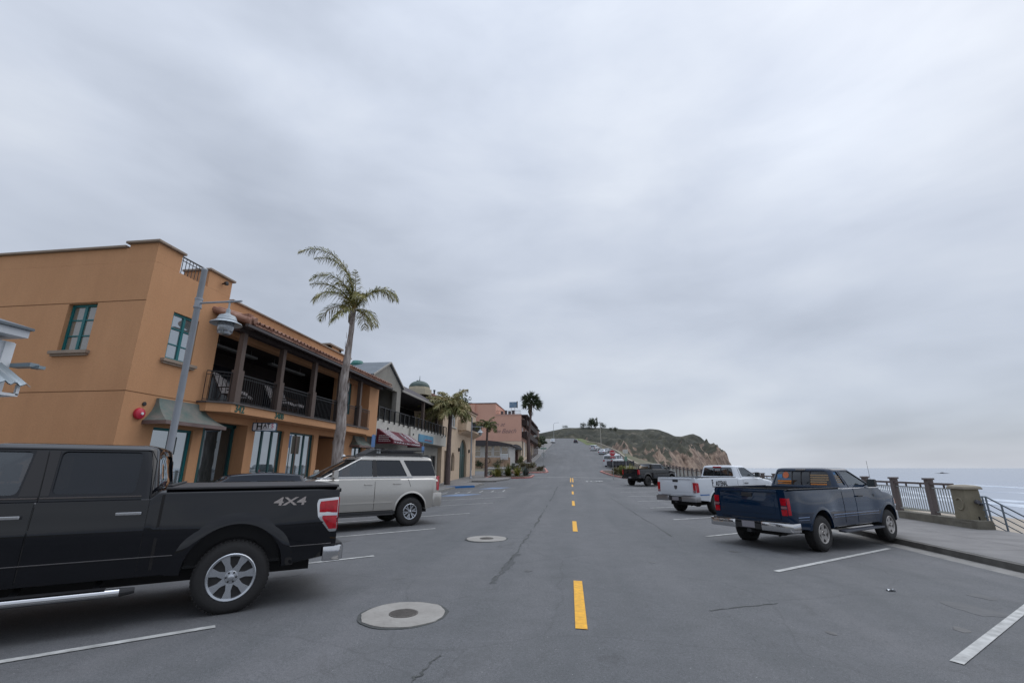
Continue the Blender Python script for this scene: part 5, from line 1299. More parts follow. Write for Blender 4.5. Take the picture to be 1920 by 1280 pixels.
    b.box(-13.05, 14.36, 3.08, -12.99, 16.62, 3.2)
    b.box(-12.9, 14.80, 0, -12.82, 14.90, 3.2); b.box(-12.9, 14.36, 3.02, -12.82, 14.80, 3.1)
    b.build('door_frame', TEAL_D, t, xf=M0)
    b = MB(); b.box(-12.87, 14.40, 0.02, -12.85, 14.80, 3.0); b.build('door', GLASSD, t, xf=M0)
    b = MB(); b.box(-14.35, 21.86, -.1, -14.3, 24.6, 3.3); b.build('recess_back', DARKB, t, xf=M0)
    b = MB(); b.box(-14.29, 22.6, .1, -14.24, 23.5, 2.2); b.build('shop_door', BROWN_D, t, xf=M0)
    # ceiling of the ground floor recesses and shop floor
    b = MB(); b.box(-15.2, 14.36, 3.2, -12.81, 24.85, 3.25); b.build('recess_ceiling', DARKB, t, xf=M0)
    # balcony slab with chamfered start
    b = MB(); b.prism([(-15.3, 14.37), (X, 14.37), (X, 13.95), (-12.15, 13.95), (-11.6, 14.45), (-11.6, 25.5), (-12.1, 25.95), (-15.3, 25.95)], 3.455, 3.74, 'z')
    b.build('balcony_slab', STUCCO, t, xf=M0)
    b = MB(); b.prism([(-15.3, 14.37), (X - .003, 14.37), (X - .003, 13.90), (-12.13, 13.90), (-11.54, 14.42), (-11.54, 25.53), (-12.08, 26.0), (-15.3, 26.0)], 3.743, 3.80, 'z')
    b.build('balcony_edge', mat('balcony_edge_brown', (.10, .085, .08), .7, var=.1), t, xf=M0)
    # balcony interior
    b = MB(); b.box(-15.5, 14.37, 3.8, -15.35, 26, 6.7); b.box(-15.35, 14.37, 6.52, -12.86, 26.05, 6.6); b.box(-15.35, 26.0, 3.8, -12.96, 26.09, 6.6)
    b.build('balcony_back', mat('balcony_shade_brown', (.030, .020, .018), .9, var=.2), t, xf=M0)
    for q0, q1 in ((17.6, 19.4), (21.2, 22.1)): b = MB(); b.box(-15.34, q0, 3.85, -15.28, q1, 5.95); b.build('balcony_door', mat('dark_glass_door', (.02, .02, .025), .1), t, xf=M0)
    b = MB(); b.box(-15.32, 22.4, 3.8, -15.2, 24.0, 5.3); b.build('door_panel', mat('brown_panel', (.09, .04, .02), .8, var=.2), t, xf=M0)
    for y0, y1 in ((15.4, 17.9), (18.9, 21.6)):
        b = MB(); b.bar((-13.6, y0, 6.22), (-13.6, y1, 6.22), .22, .09); b.bar((-13.6, y0 + .3, 6.26), (-13.6, y0 + .3, 6.54), .02); b.bar((-13.6, y1 - .3, 6.26), (-13.6, y1 - .3, 6.54), .02)
        b.build('ceiling_fixture', mat('fixture_grey', (.16, .16, .155), .5), t, xf=M0)  # long grey light fixtures under the balcony ceiling, unlit
    # posts
    for i, y in enumerate((14.72, 17.12, 19.6, 22.1, 24.4)):
        b = MB(); xx = -11.78
        b.box(xx - .10, y - .10, 3.8, xx + .10, y + .10, 6.42); b.box(xx - .145, y - .145, 3.8, xx + .145, y + .145, 4.98)
        b.build('post', BROWN, t, xf=M0, bevel=.01)
    b = MB(); b.box(-11.90, 14.3, 6.36, -11.66, 27.3, 6.56); b.build('beam', BROWN_D, t, xf=M0)
    b = MB()
    for k in range(27): y = 14.5 + k * .48; b.add([(-12.85, y - .04, 6.98), (-11.25, y - .04, 6.50), (-11.25, y + .04, 6.50), (-12.85, y + .04, 6.98), (-12.85, y - .04, 6.84), (-11.25, y - .04, 6.38), (-11.25, y + .04, 6.38), (-12.85, y + .04, 6.84)], [(0, 1, 2, 3), (4, 5, 6, 7), (0, 1, 5, 4), (1, 2, 6, 5), (2, 3, 7, 6), (3, 0, 4, 7)])
    b.build('rafters', BROWN_D, t, xf=M0)
    b = MB(); b.box(-11.22, 14.0, 6.40, -11.10, 27.6, 6.50); b.build('gutter', mat('gutter_brown', (.05, .04, .042), .5), t, xf=M0)
    ro = tile_roof(t, -12.5, -11.14, 14.45, 27.6, 7.12, 6.62); ro.data.transform(M0)
    b = MB(); b.box(-12.45, 14.2, 6.75, -11.3, 14.44, 6.95); b.tube([(-12.6, 13.95, 7.10), (-11.9, 14.1, 6.88), (-11.2, 14.25, 6.66)], .12, 10); b.tube([(-12.6, 14.2, 7.18), (-11.15, 14.40, 6.72)], .12, 10)
    b.build('verge_tile', TILE, t, xf=M0)
    # railings
    for i, (a, c) in enumerate(((14.90, 16.98), (17.27, 19.45), (19.75, 21.95), (22.25, 24.25))):
        railing(t, (-11.78, a), (-11.78, c), 3.80, 4.86, name='railing').data.transform(M0)
    railing(t, (-11.78, 24.55), (-11.78, 25.9), 3.80, 4.86).data.transform(M0)
    railing(t, (-12.40, 14.02), (-11.85, 14.55), 3.80, 4.86).data.transform(M0)
    railing(t, (X - .12, 12.30), (X - .12, 13.95), 7.62, 8.38, step=.13).data.transform(M0)
    # numbers and fittings
    NUM = mat('number_green', (.003, .075, .055), .5)
    for tx, y, s_ in (('342', 14.86, .36), ('340B', 17.15, .31)):
        text_mesh('street_number', tx, s_, M0 @ frame((-11.597, y, 3.60), (0, 1, 0)), NUM, t, extrude=.014, bold=.008, xs=.9)
    aw = awning_copper(t, X, 12.08, 14.5, 2.95, 3.66, out=.78); 
    for o in [aw] + list(aw.children): o.data.transform(M0)
    aw = awning_copper(t, X, 25.2, 27.2, 2.85, 3.40, out=.6)
    for o in [aw] + list(aw.children): o.data.transform(M0)
    b = MB(); b.lathe([(.16, 0), (.17, .04), (.15, .09), (.08, .12), (.01, .13)], n=20, axis='x', c=(X + .005, 11.90, 3.13)); o = b.build('alarm_bell', mat('bell_red', (.50, .02, .05), .35), t, xf=M0, smooth=40)
    b = MB(); b.lathe([(.04, .13), (.04, .15), (.005, .155)], n=12, axis='x', c=(X + .005, 11.90, 3.13)); b.build('bell_boss', WHITEP, o, xf=M0)
    b = MB(); b.lathe([(.06, 0), (.06, .03), (.03, .035)], n=14, axis='x', c=(X + .002, 12.02, 3.43)); b.build('vent_cap', PLASTIC, t, xf=M0)
    b = MB(); b.lathe([(.02, 0), (.03, .08), (.07, .12), (.08, .2), (.02, .21)], n=12, axis='x', c=(X + .0, 14.1, 8.12)); b.build('flood_lamp', BLACKM, t, xf=M0)
    # chimney cupola on the roof
    c = MB(); cx0, cx1, cy0, cy1 = -15.4, -14.0, 24.55, 26.0
    for x in (cx0, cx1 - .28):
        for y in (cy0, cy1 - .28): c.box(x, y, 7.6, x + .28, y + .28, 8.62)
    c.box(cx0, cy0, 6.9, cx1, cy1, 7.6); c.box(cx0 + .0, cy0 + .0, 8.3, cx1, cy1, 8.64)
    o = c.build('chimney', STUCCO, t, xf=M0)
    b = MB(); b.box(cx0 - .1, cy0 - .1, 8.645, cx1 + .1, cy1 + .1, 8.74); b.build('chimney_cap', CAP, o, xf=M0)
    b = MB(); b.box(cx0 + .2, cy0 + .2, 7.6, cx1 - .2, cy1 - .2, 8.3); b.build('chimney_flue', DARK, o, xf=M0)
    return t
orange_building()
# HATS sign hanging under the balcony, across the pavement
def hats_sign():
    t = thing('hanging_sign', 'small rounded HATS shop sign hanging under the orange balcony', 'sign', (-11.95, 16.85, 3.16))
    M = Matrix.Rotation(R(-12), 4, 'Z')
    b = MB(); b.prism(poly_round([(-.62, -.19), (.62, -.19), (.62, .19), (-.62, .19)], .07, 4), -.03, .03, 'y'); t.rotation_euler[2] = R(20); t.scale = (.72, .72, .9)
    b.build('sign_board', mat('sign_blue_edge', (.03, .09, .15), .5), t)
    b = MB(); b.prism(poly_round([(-.57, -.15), (.57, -.15), (.57, .15), (-.57, .15)], .06, 4), -.036, -.031, 'y'); b.prism(poly_round([(-.57, -.15), (.57, -.15), (.57, .15), (-.57, .15)], .06, 4), .031, .036, 'y')
    f = b.build('sign_face', mat('sign_white', (.78, .78, .82), .5), t)
    text_mesh('sign_lettering', 'H', .40, frame((-.26, -.038, .0), (1, 0, 0)), mat('sign_black', (.02, .02, .02), .5), f, extrude=.002, bold=.012, xs=1.1)
    text_mesh('sign_lettering', 'AT', .26, frame((.10, -.038, .04), (1, 0, 0)), MATS['sign_black'], f, extrude=.002, bold=.006)
    text_mesh('sign_lettering', 'S', .26, frame((.39, -.038, .04), (1, 0, 0)), mat('sign_red', (.5, .03, .10), .5), f, extrude=.002, bold=.006)
    b = MB(); pts = [(-.45 + .9 * k / 16, -.039, -.10 + .05 * math.sin(k / 16 * 3.3) - .04 * (1 - k / 16)) for k in range(17)]; b.tube(pts, .008, 5); b.build('sign_flourish', MATS['sign_black'], f)
    b = MB()
    for x in (-.45, .45): b.bar((x, 0, .19), (x, 0, .36), .015)
    b.build('hanger', BLACKM, t)
hats_sign()
# lounge chairs on the balcony
def lounge():
    t = thing('lounge_chair', 'lounge chair with striped cushions beside the first balcony post', 'chair', (0, 0, 0), 0, 'striped chairs on the orange balcony')
    st = wave_mat('striped_cloth', (.62, .58, .56), (.10, .08, .085), 4.2, 'Y', duty=.40)
    b = MB()
    for s in (-1, 1):
        b.tube([(.45, s * .33, 0), (.42, s * .33, .40), (-.25, s * .33, .40), (-.35, s * .33, 0)], .018, 6); b.tube([(.42, s * .33, .62), (-.1, s * .35, .64), (-.42, s * .33, .62)], .022, 6); b.bar((.40, s * .33, .4), (.40, s * .33, .63), .025)
        b.tube([(-.25, s * .30, .38), (-.62, s * .30, 1.12)], .018, 6)
    b.build('frame', BROWN_D, t)
    b = MB(); b.box(-.28, -.29, .40, .45, .29, .52); b.build('seat', st, t, bevel=.03)
    b = MB(); M = Matrix.Translation((-.28, 0, .48)) @ Matrix.Rotation(R(-27), 4, 'Y'); b.box(-.05, -.29, 0, .06, .29, .78, M); b.build('backrest', st, t, bevel=.03)
    return t
L0 = lounge()
for i, (x, y, rz, lab) in enumerate(((-12.4, 15.35, 20, None), (-12.9, 16.35, 25, 'striped chair between the first two balcony posts'), (-12.3, 18.15, 15, 'striped chair just beyond the second balcony post'), (-12.3, 18.95, 12, 'striped chair nearest the third balcony post'))):
    o = L0 if i == 0 else copy_tree(L0)
    o.location = (x, y, 3.80); o.rotation_euler[2] = R(rz)
    if lab: o['label'] = lab

# white kiosk corner at the far left
def white_kiosk():
    t = thing('kiosk', 'white clapboard kiosk with corrugated canopy at the left edge of the view', 'building', (-11, 7.2, 0))
    M0 = Matrix.Translation((11, -7.2, 0))
    b = MB(); b.box(-15, 3.5, -.3, -11.0, 7.50, 4.02); b.build('wall', WHITEP, t, xf=M0)
    b = MB()
    for y in (7.40, 6.9): b.box(-11, y - .07, -.2, -10.965, y + .10, 4.0)
    b.build('corner_board', WHITEP, t, xf=M0)
    b = MB(); b.prism([(-15.4, 4.10), (-10.72, 4.10), (-10.72, 4.25), (-13, 4.9), (-15.4, 4.3)], 3.3, 7.50, 'y'); b.build('roof', mat('white_trim', (.55, .57, .60), .5), t, xf=M0)
    b = MB(); b.prism([(-15.5, 4.27), (-10.66, 4.253), (-10.66, 4.30), (-13, 4.98)], 3.25, 7.53, 'y'); b.build('roof_edge', mat('slate_trim', (.12, .14, .16), .6), t, xf=M0)
    # corrugated canopy
    b = MB(); n = 80; ys = [3.6 + 3.85 * k / n for k in range(n + 1)]
    b.grid(lambda y, s: (lerp(-11.0, -10.25, s), y, lerp(3.58, 3.12, s) + .03 * math.sin(y * 2 * math.pi / .17)), ys, [0, .5, 1])
    b.grid(lambda y, s: (lerp(-11.0, -10.25, s), y, lerp(3.56, 3.10, s) + .03 * math.sin(y * 2 * math.pi / .17)), ys, [0, .5, 1])
    b.build('canopy', mat('galvanised', (.32, .36, .38), .4, metal=.4, var=.1), t, xf=M0, recalc=False)
    b = MB(); b.bar((-10.35, 3.6, 2.92), (-10.35, 7.32, 2.92), .05); b.bar((-10.35, 7.3, 2.92), (-10.35, 7.3, 3.12), .05); b.bar((-10.95, 7.3, 2.92), (-10.35, 7.3, 2.92), .05); b.build('canopy_frame', WHITEP, t, xf=M0)
    b = MB(); pts = [(-10.98, 7.5, 3.62), (-10.3, 7.95, 3.42), (-10.2, 8.05, 3.48)]; b.box(-10.98, 7.50, 3.52, -10.5, 7.66, 3.60); b.box(-10.6, 7.6, 3.50, -10.42, 7.72, 3.56); b.build('gutter', mat('galvanised_dark', (.22, .27, .30), .4, metal=.4), t, xf=M0)
white_kiosk()

def shift(o, M):
    o.data.transform(M)
    for c in o.children: shift(c, M)
def beige_building():
    base = (-12, 27.45, 0); M0 = Matrix.Translation((12, -27.45, 0))
    t = thing('shop_building', 'cream grey shop building with black balcony rail, gable and striped awning', 'building', base)
    b = MB(); wall(-12.0, 27.46, 33.5, 3.58, 4.62, (), .22, 'x', b); wall(-11.86, 33.5, 43.5, 3.58, 4.62, (), .36, 'x', b); b.box(-15, 27.43, 3.5, -12.22, 27.63, 4.62)
    b.build('balcony_parapet', CREAM, t, xf=M0)
    b = MB(); b.box(-16, 27.5, 3.50, -12.23, 43.4, 3.62); b.build('balcony_floor', TAUPE, t, xf=M0)
    b = MB()
    wall(-12.6, 27.5, 43.4, -.3, 3.5, [(28.2, 30.6, .6, 2.9), (31.2, 33.0, .6, 2.9), (34.0, 35.1, -.3, 2.6), (36.0, 38.6, .7, 2.8), (39.4, 40.6, -.3, 2.7), (41.2, 42.8, .7, 2.7)], .25, 'x', b)
    b.box(-15.4, 27.5, 3.6, -15.2, 43.5, 7.3); b.box(-15.2, 27.46, 3.6, -12.3, 27.66, 7.0)
    # gable front and its pier
    b.prism([(27.0, 6.85), (31.95, 6.85), (31.95, 7.22), (29.4, 8.50), (27.0, 7.30)], -12.45, -12.22, 'x')
    b.box(-12.55, 31.15, 4.6, -12.22, 31.90, 6.85); b.box(-12.5, 27.5, 4.6, -12.22, 27.75, 6.85)
    b.box(-15.2, 30.3, 3.6, -13.6, 30.5, 6.9); b.box(-15.2, 31.7, 3.6, -12.56, 31.9, 7.2)
    b.build('wall', TAUPE, t, xf=M0)
    b = MB()
    for y0, z0, y1, z1 in ((26.75, 7.20, 29.4, 8.56), (29.4, 8.56, 32.2, 7.16)):
        b.prism([(y0, z0), (y1, z1), (y1, z1 + .10), (y0, z0 + .10)], -22, -12.1, 'x')
    b.build('gable_roof', mat('roof_slate', (.13, .15, .17), .7, var=.15), t, xf=M0)
    b = MB(); b.prism([(26.75, 7.31), (29.4, 8.66), (32.2, 7.27), (32.2, 7.17), (29.4, 8.55), (26.75, 7.20)], -12.12, -12.06, 'x'); b.box(-12.16, 31.95, 6.98, -12.06, 43.6, 7.14); b.build('fascia', mat('fascia_taupe', (.33, .31, .28), .7), t, xf=M0)
    b = MB(); b.prism([(-12.14, 7.16), (-13.6, 8.15), (-19, 8.15), (-19, 7.0), (-12.14, 7.0)], 32.0, 43.6, 'y'); b.build('flat_roof', mat('roof_brown', (.06, .05, .055), .8, var=.2), t, xf=M0)
    b = MB(); b.box(-15.19, 31.95, 3.62, -15.1, 43.4, 6.9); b.box(-15.15, 27.7, 3.62, -15.05, 30.3, 6.8); b.build('balcony_back', DARK, t, xf=M0)
    for q0, q1 in ((-12.75, 42.7), (-12.4, 37.3)): b = MB(); b.box(q0, q1, 4.62, q0 + .22, q1 + .22, 7.0); b.build('post', BROWN, t, xf=M0)
    for y0, y1, z0, z1 in ((28.2, 30.6, .6, 2.9), (31.2, 33.0, .6, 2.9), (36.0, 38.6, .7, 2.8), (41.2, 42.8, .7, 2.7)):
        shift(window(t, -12.6, y0, y1, z0, z1, mat('window_brown', (.06, .05, .05), .5), GLASSD, cols=2, rows=1, name='shop_window'), M0)
    for y0, y1 in ((34.0, 35.1), (39.4, 40.6)):
        b = MB(); b.box(-12.85, y0, -.3, -12.8, y1, 2.65); b.build('door', GLASSD, t, xf=M0)
    # rail with posts hung over the parapet
    b = MB(); xx = -11.95
    b.bar((xx, 27.5, 5.36), (xx, 33.4, 5.36), .07, .05); b.bar((xx + .12, 33.4, 5.36), (xx + .12, 43.4, 5.36), .07, .05); b.bar((-14, 27.52, 5.36), (xx, 27.52, 5.36), .06); 
    k = 0; y = 27.55
    while y < 43.5:
        x2 = xx + (.03 if y < 33.4 else .17); b.bar((x2, y, 4.46), (x2, y, 5.36), .075); y += .92
    y = 27.6
    while y < 43.4: b.bar((xx - .03, y, 4.66), (xx - .03, y, 5.32), .016); y += .18
    b.bar((xx - .03, 27.5, 4.72), (xx - .03, 43.4, 4.72), .03); b.build('railing', BLACKM, t, xf=M0)
    # dome with its drum
    b = MB(); c = (-14.1, 41.5, 0); b.lathe([(1.22, 8.2), (1.22, 8.72), (1.05, 8.75), (1.05, 8.95)], c=c, n=8); b.build('drum', mat('drum_cream', (.45, .40, .30), .8), t, xf=M0)
    b = MB(); b.lathe([(.98, 8.95)] + [(.98 * math.cos(a), 8.98 + .62 * math.sin(a)) for a in [k * .15 for k in range(10)]] + [(.05, 9.62), (.03, 9.8), (.015, 10.1)], c=c, n=20)
    b.build('dome', mat('dome_green', (.055, .085, .075), .6, var=.25), t, xf=M0, smooth=50)
    b = MB(); c = (-14.5, 29.3, 0); b.lathe([(.45, 7.9), (.47, 8.55), (.34, 8.75), (.1, 8.80)], c=c, n=12); b.build('roof_vent', mat('vent_green', (.02, .14, .12), .5, var=.3), t, xf=M0)
    # small fixings on the parapet
    b = MB()
    for y, z in ((29.3, 4.05), (34.0, 4.0), (42.0, 4.3)): b.box(-11.86 if y > 33.5 else -12.0, y, z, -11.80 if y > 33.5 else -11.93, y + .09, z + .13)
    b.build('wall_lamp', BLACKM, t, xf=M0)
    # blue shop sign
    b = MB(); b.box(-11.86, 35.3, 3.62, -11.80, 39.2, 4.20); o = b.build('shop_sign', mat('sea_sign', (.03, .17, .30), .5, col2=(.12, .30, .42), vscale=1.0), t, xf=M0)
    b = MB()
    for k in range(7): y = 36.9 + k * .28; b.tube([(-11.79, y + .13 * math.cos(a), 3.78 + .07 * math.sin(a)) for a in (0, .9, 1.8, 2.7, 3.6, 4.5)], .018, 4)
    b.build('sign_lettering', mat('sign_salmon', (.5, .12, .10), .6), o, xf=M0)
beige_building()
def maroon_awning():
    t = thing('awning', 'maroon shop awning with white stripes and a white emblem under the balcony', 'awning', (-12, 27.65, 3.5)); M0 = Matrix.Translation((12, -27.65, -3.5))
    y0, y1, xb, xf_, zb, zt, zv = 27.66, 33.3, -11.99, -10.9, 3.28, 4.0, 3.06
    mr = mat('maroon_cloth', (.10, .006, .018), .8, var=.1); wh = mat('white_cloth', (.52, .50, .52), .8)
    b = MB(); b.add([(xb, y0, zt), (xf_, y0, zb), (xf_, y1, zb), (xb, y1, zt), (xf_, y0, zv), (xf_, y1, zv), (xb, y0, zv), (xb, y1, zv)], [(0, 1, 2, 3), (1, 4, 5, 2), (0, 6, 4, 1), (3, 2, 5, 7)])
    b.build('canopy_cloth', mr, t, xf=M0, recalc=False)
    def sl(y, s, off=.006): return (lerp(xb, xf_, s) + off, y, lerp(zt, zb, s) + off)
    b = MB()
    for k in list(range(5)) + [12, 13, 14]:
        ya = y0 + .35 + k * .34; b = MB()
        b.add([sl(ya, .02), sl(ya + .16, .02), sl(ya + .16, .98), sl(ya, .98)], [(0, 1, 2, 3)]); b.build('stripe', wh, t, xf=M0)
    b = MB(); cy = y0 + 3.35      # white line emblem
    b.tube([sl(cy - .25, .95, .015), sl(cy - .12, .45, .015), sl(cy + .0, .25, .015), sl(cy + .14, .35, .015)], .025, 4); b.tube([sl(cy + .35, .35, .015), sl(cy + .2, .5, .015), sl(cy + .28, .92, .015)], .03, 4); b.tube([sl(cy - .05, .55, .015), sl(cy + .45, .45, .015)], .03, 4); b.tube([sl(cy + .05, .2, .015), sl(cy + .2, .12, .015), sl(cy + .3, .22, .015)], .03, 4)
    b.build('emblem', wh, t, xf=M0)
    b = MB(); y = y0 + .25; rnd = random.Random(5)
    while y < y1 - .4:
        w_ = rnd.uniform(.05, .12); b.box(xf_ + .002, y, 3.12 + rnd.uniform(0, .02), xf_ + .006, y + w_ * .7, 3.19 + rnd.uniform(0, .04)); y += w_ + (rnd.random() < .2) * .15
    for r_ in range(4):
        x = xb + .15
        while x < xf_ - .25: w_ = rnd.uniform(.05, .12); b.box(x, y0 - .006, 3.20 + r_ * .11, x + w_ * .8, y0 - .002, 3.25 + r_ * .11); x += w_ + .02
    b.build('awning_lettering', wh, t, xf=M0)
maroon_awning()

def arch_poly(y0, y1, z0, z1, n=10):
    r = (y1 - y0) / 2; c = (y0 + y1) / 2
    return [(y0, z0), (y1, z0)] + [(c + r * math.cos(math.pi * k / n), z1 - r + r * math.sin(math.pi * k / n)) for k in range(n + 1)]
def tan_building():
    base = (-12.6, 44, 0); M0 = Matrix.Translation((12.6, -44, 0)); X = -12.6
    t = thing('shop_building', 'tan stucco building with a tall arched green door and corner balcony', 'building', base)
    arches = ((52.4, 56.0, -.2, 4.85), (48.6, 50.1, 1.3, 3.2), (58.2, 59.4, 1.3, 3.5))
    wb_ = MB(); wall(X, 43.9, 61.2, -.3, 8.3, [(48.0, 50.0, 5.9, 7.6), (57.5, 59.0, 6.0, 7.6), (45.4, 46.6, .2, 3.3)] + list(arches), .3, 'x', wb_)
    wb_.box(-24, 60.9, -.3, X - .3, 61.2, 8.3); wb_.box(-24, 43.9, 3, X - .3, 44.15, 8.3); wb_.box(X, 43.6, -.3, X + .35, 44.6, 8.3)
    for y0, y1, z0, z1 in arches:      # spandrels turn the openings into round arches
        r_ = (y1 - y0) / 2; c_ = (y0 + y1) / 2; n_ = 8
        for sg in (-1, 1): wb_.prism([(c_ + sg * r_, z1), (c_, z1)] + [(c_ + sg * r_ * math.sin(math.pi / 2 * k / n_), z1 - r_ + r_ * math.cos(math.pi / 2 * k / n_)) for k in range(1, n_ + 1)], X - .28, X - .02, 'x')
    w_ = wb_.build('wall', TAN, t, xf=M0)
    b = MB(); b.prism(arch_poly(52.4, 56.0, -.2, 4.85), X - .27, X - .24, 'x'); o = b.build('arched_door', mat('door_green', (.01, .04, .038), .3), t, xf=M0)
    b = MB()
    for y in (53.6, 54.8): b.box(X - .24, y - .06, .3, X - .2, y + .06, 4.4)
    b.box(X - .24, 52.4, 3.0, X - .2, 56, 3.1); b.build('door_frame', mat('door_green2', (.03, .12, .11), .4), o, xf=M0)
    for a in ((48.6, 50.1, 1.3, 3.2), (58.2, 59.4, 1.3, 3.5)):
        b = MB(); b.prism(arch_poly(*a), X - .27, X - .24, 'x'); b.build('window', GLASSD, t, xf=M0)
    for a in ((48.0, 50.0, 5.9, 7.6), (57.5, 59.0, 6.0, 7.6)): shift(window(t, X, *a, WHITEP, GLASSF, cols=2, rows=1, depth=.1, sill=CREAM), M0)
    b = MB(); b.box(X - .3, 45.4, .2, X - .25, 46.6, 3.3); b.build('door', DARK, t, xf=M0)
    # balcony: rounded corbel, stucco cheek and black rail
    b = MB(); b.box(X, 51.3, 5.75, X + .95, 60.6, 5.95); b.box(X, 51.3, 5.953, X + .95, 54.0, 6.95); b.prism([(X, 5.3), (X + .5, 5.5), (X + .9, 5.747), (X, 5.747)], 51.5, 60.4, 'y'); b.build('balcony', TAN, t, xf=M0)
    railing(t, (X + .9, 54.05), (X + .9, 60.5), 5.95, 6.95, BLACKM, step=.22, bal=.04).data.transform(M0)
    b = MB(); b.box(-24, 43.8, 8.303, X + .12, 61.3, 8.42); b.build('cornice', mat('tan_cornice', (.50, .40, .30), .8), t, xf=M0)
    ro = tile_roof(t, -16.5, -12.45, 50, 61.5, 10.0, 8.5, m=mat('tile_dull', (.22, .13, .10), .8, var=.25), pitch=.5); ro.data.transform(M0)
    b = MB()
    for y in (45, 51, 57, 60): b.lathe([(.1, 8.4), (.1, 9.2), (.16, 9.25), (.12, 9.35)], c=(-15.5, y, 1.0), n=8)
    b.build('chimney_pipe', BLACKM, t, xf=M0)
    b = MB()
    for y in (51.7, 57.0): b.box(X, y - .09, 3.4, X + .16, y + .09, 3.8)
    b.build('wall_lamp', BLACKM, t, xf=M0)
tan_building()

def inn_building():
    base = (-9.9, 94, 2.5); M0 = Matrix.Translation((9.9, -94, -2.5))
    t = thing('hotel_building', 'pink three-storey inn with cursive lettering on its blank end wall', 'building', base)
    b = MB(); b.box(-28, 94, 6.93, -9.9, 94.3, 12.1); b.box(-10.2, 94.3, 6.93, -9.9, 126, 12.1); b.box(-28, 125.7, 2, -9.9, 126, 12.1); b.box(-28, 94, 12.1, -15.2, 94.3, 14.6); b.box(-15.5, 94.3, 12.1, -15.2, 110, 14.6); b.box(-28, 94.3, 11.9, -10.2, 125.7, 12.0)
    b.box(-20.4, 93.3, 2, -19.6, 94, 14.4)
    b.build('wall', PINK, t, xf=M0)
    b = MB(); b.box(-28, 94, 1.5, -9.9, 94.3, 6.93); b.box(-10.2, 94.3, 1.5, -9.9, 126, 6.93); b.build('ground_floor_wall', PINKC, t, xf=M0)
    b = MB(); b.box(-15.2, 93.94, 12.1, -9.84, 94.35, 12.32); b.box(-10.25, 94.35, 12.1, -9.84, 126, 12.32); b.box(-19.6, 93.97, 6.85, -9.85, 94.0, 6.95); b.build('parapet_band', mat('pink_band', (.52, .33, .27), .8), t, xf=M0)
    b = MB(); b.box(-28, 93.9, 14.6, -15.1, 111, 14.75); b.build('upper_roof', mat('roof_dark_red', (.12, .05, .05), .8), t, xf=M0)
    SC = mat('script_grey', (.26, .17, .165), .8)
    text_mesh('wall_lettering', 'Inn at', 1.15, M0 @ frame((-14.7, 93.985, 10.25), (1, 0, 0)), SC, t, extrude=.01, shear=.45)
    text_mesh('wall_lettering', 'the', 1.05, M0 @ frame((-14.9, 93.985, 8.9), (1, 0, 0)), SC, t, extrude=.01, shear=.45)
    text_mesh('wall_lettering', 'Beach', 1.25, M0 @ frame((-12.5, 93.985, 8.9), (1, 0, 0)), SC, t, extrude=.01, shear=.45)
    # roof terrace rail and boxes
    railing(t, (-15.1, 94.1), (-10, 94.1), 12.32, 13.1, BROWN_D, step=.25, bal=.04).data.transform(M0)
    b = MB()
    for k in range(4): b.box(-14.6 + k * .8, 97, 12.0, -14.1 + k * .8, 97.6, 13.3 + .2 * (k % 2))
    b.build('terrace_screen', mat('terrace_grey', (.10, .10, .11), .7), t, xf=M0)
    # street side: three tiers of brown balconies with pale doors behind
    for lv, z in enumerate((5.1, 7.9, 10.3)):
        for k in range(8):
            y = 95 + k * 3.8
            if lv: 
                b = MB(); b.box(-9.9, y, z - .15, -8.75, y + 3.4, z); b.box(-8.85, y, z, -8.75, y + 3.4, z + .95); b.box(-9.9, y, z, -8.85, y + .1, z + .95); b.build('balcony', BROWN_D, t, xf=M0)
            b = MB(); b.box(-9.9, y + .5, z + .05 - (1.2 if not lv else 0), -9.85, y + 1.5, z + 1.9); b.build('balcony_door', WHITEP if (k + lv) % 2 else GLASSF, t, xf=M0)
    b = MB(); b.box(-9.9, 94.6, 12.0, -8.6, 126, 12.28)
    for k in range(9): b.bar((-8.8, 94.9 + k * 3.85, 2.6), (-8.8, 94.9 + k * 3.85, 12.0), .16)
    b.build('veranda_frame', mat('veranda_brown', (.05, .022, .018), .7), t, xf=M0)
    # dark fabric entrance hood
    b = MB(); b.lathe([(1.35, 5.2), (1.25, 5.6), (.9, 6.0), (.4, 6.25), (.05, 6.3)], c=(-11.0, 93.5, -.1), n=20); b.build('entrance_hood', mat('hood_black', (.012, .016, .02), .6), t, xf=M0, smooth=50)
    b = MB(); b.box(-12.2, 93.9, 2.5, -10.6, 93.99, 4.9); b.build('entrance_door', mat('brown_door', (.09, .04, .035), .7), t, xf=M0)
inn_building()
def roof_sign():
    t = thing('billboard', 'small blue and white sign box on posts above the pink inn', 'sign', (-11.8, 96, 12.0))
    b = MB(); b.box(-.8, -.15, 1.9, .8, .15, 3.1); b.build('sign_board', mat('sign_sea_blue', (.06, .18, .34), .5, col2=(.25, .33, .40), vscale=1.2), t)
    b = MB(); b.box(.8, -.2, 1.85, .95, .2, 3.25); b.build('sign_edge', DARK, t)
    for x in (-.4, .35): b = MB(); b.bar((x, 0, 0), (x, 0, 1.9), .1); b.build('post', WHITEP, t)
roof_sign()
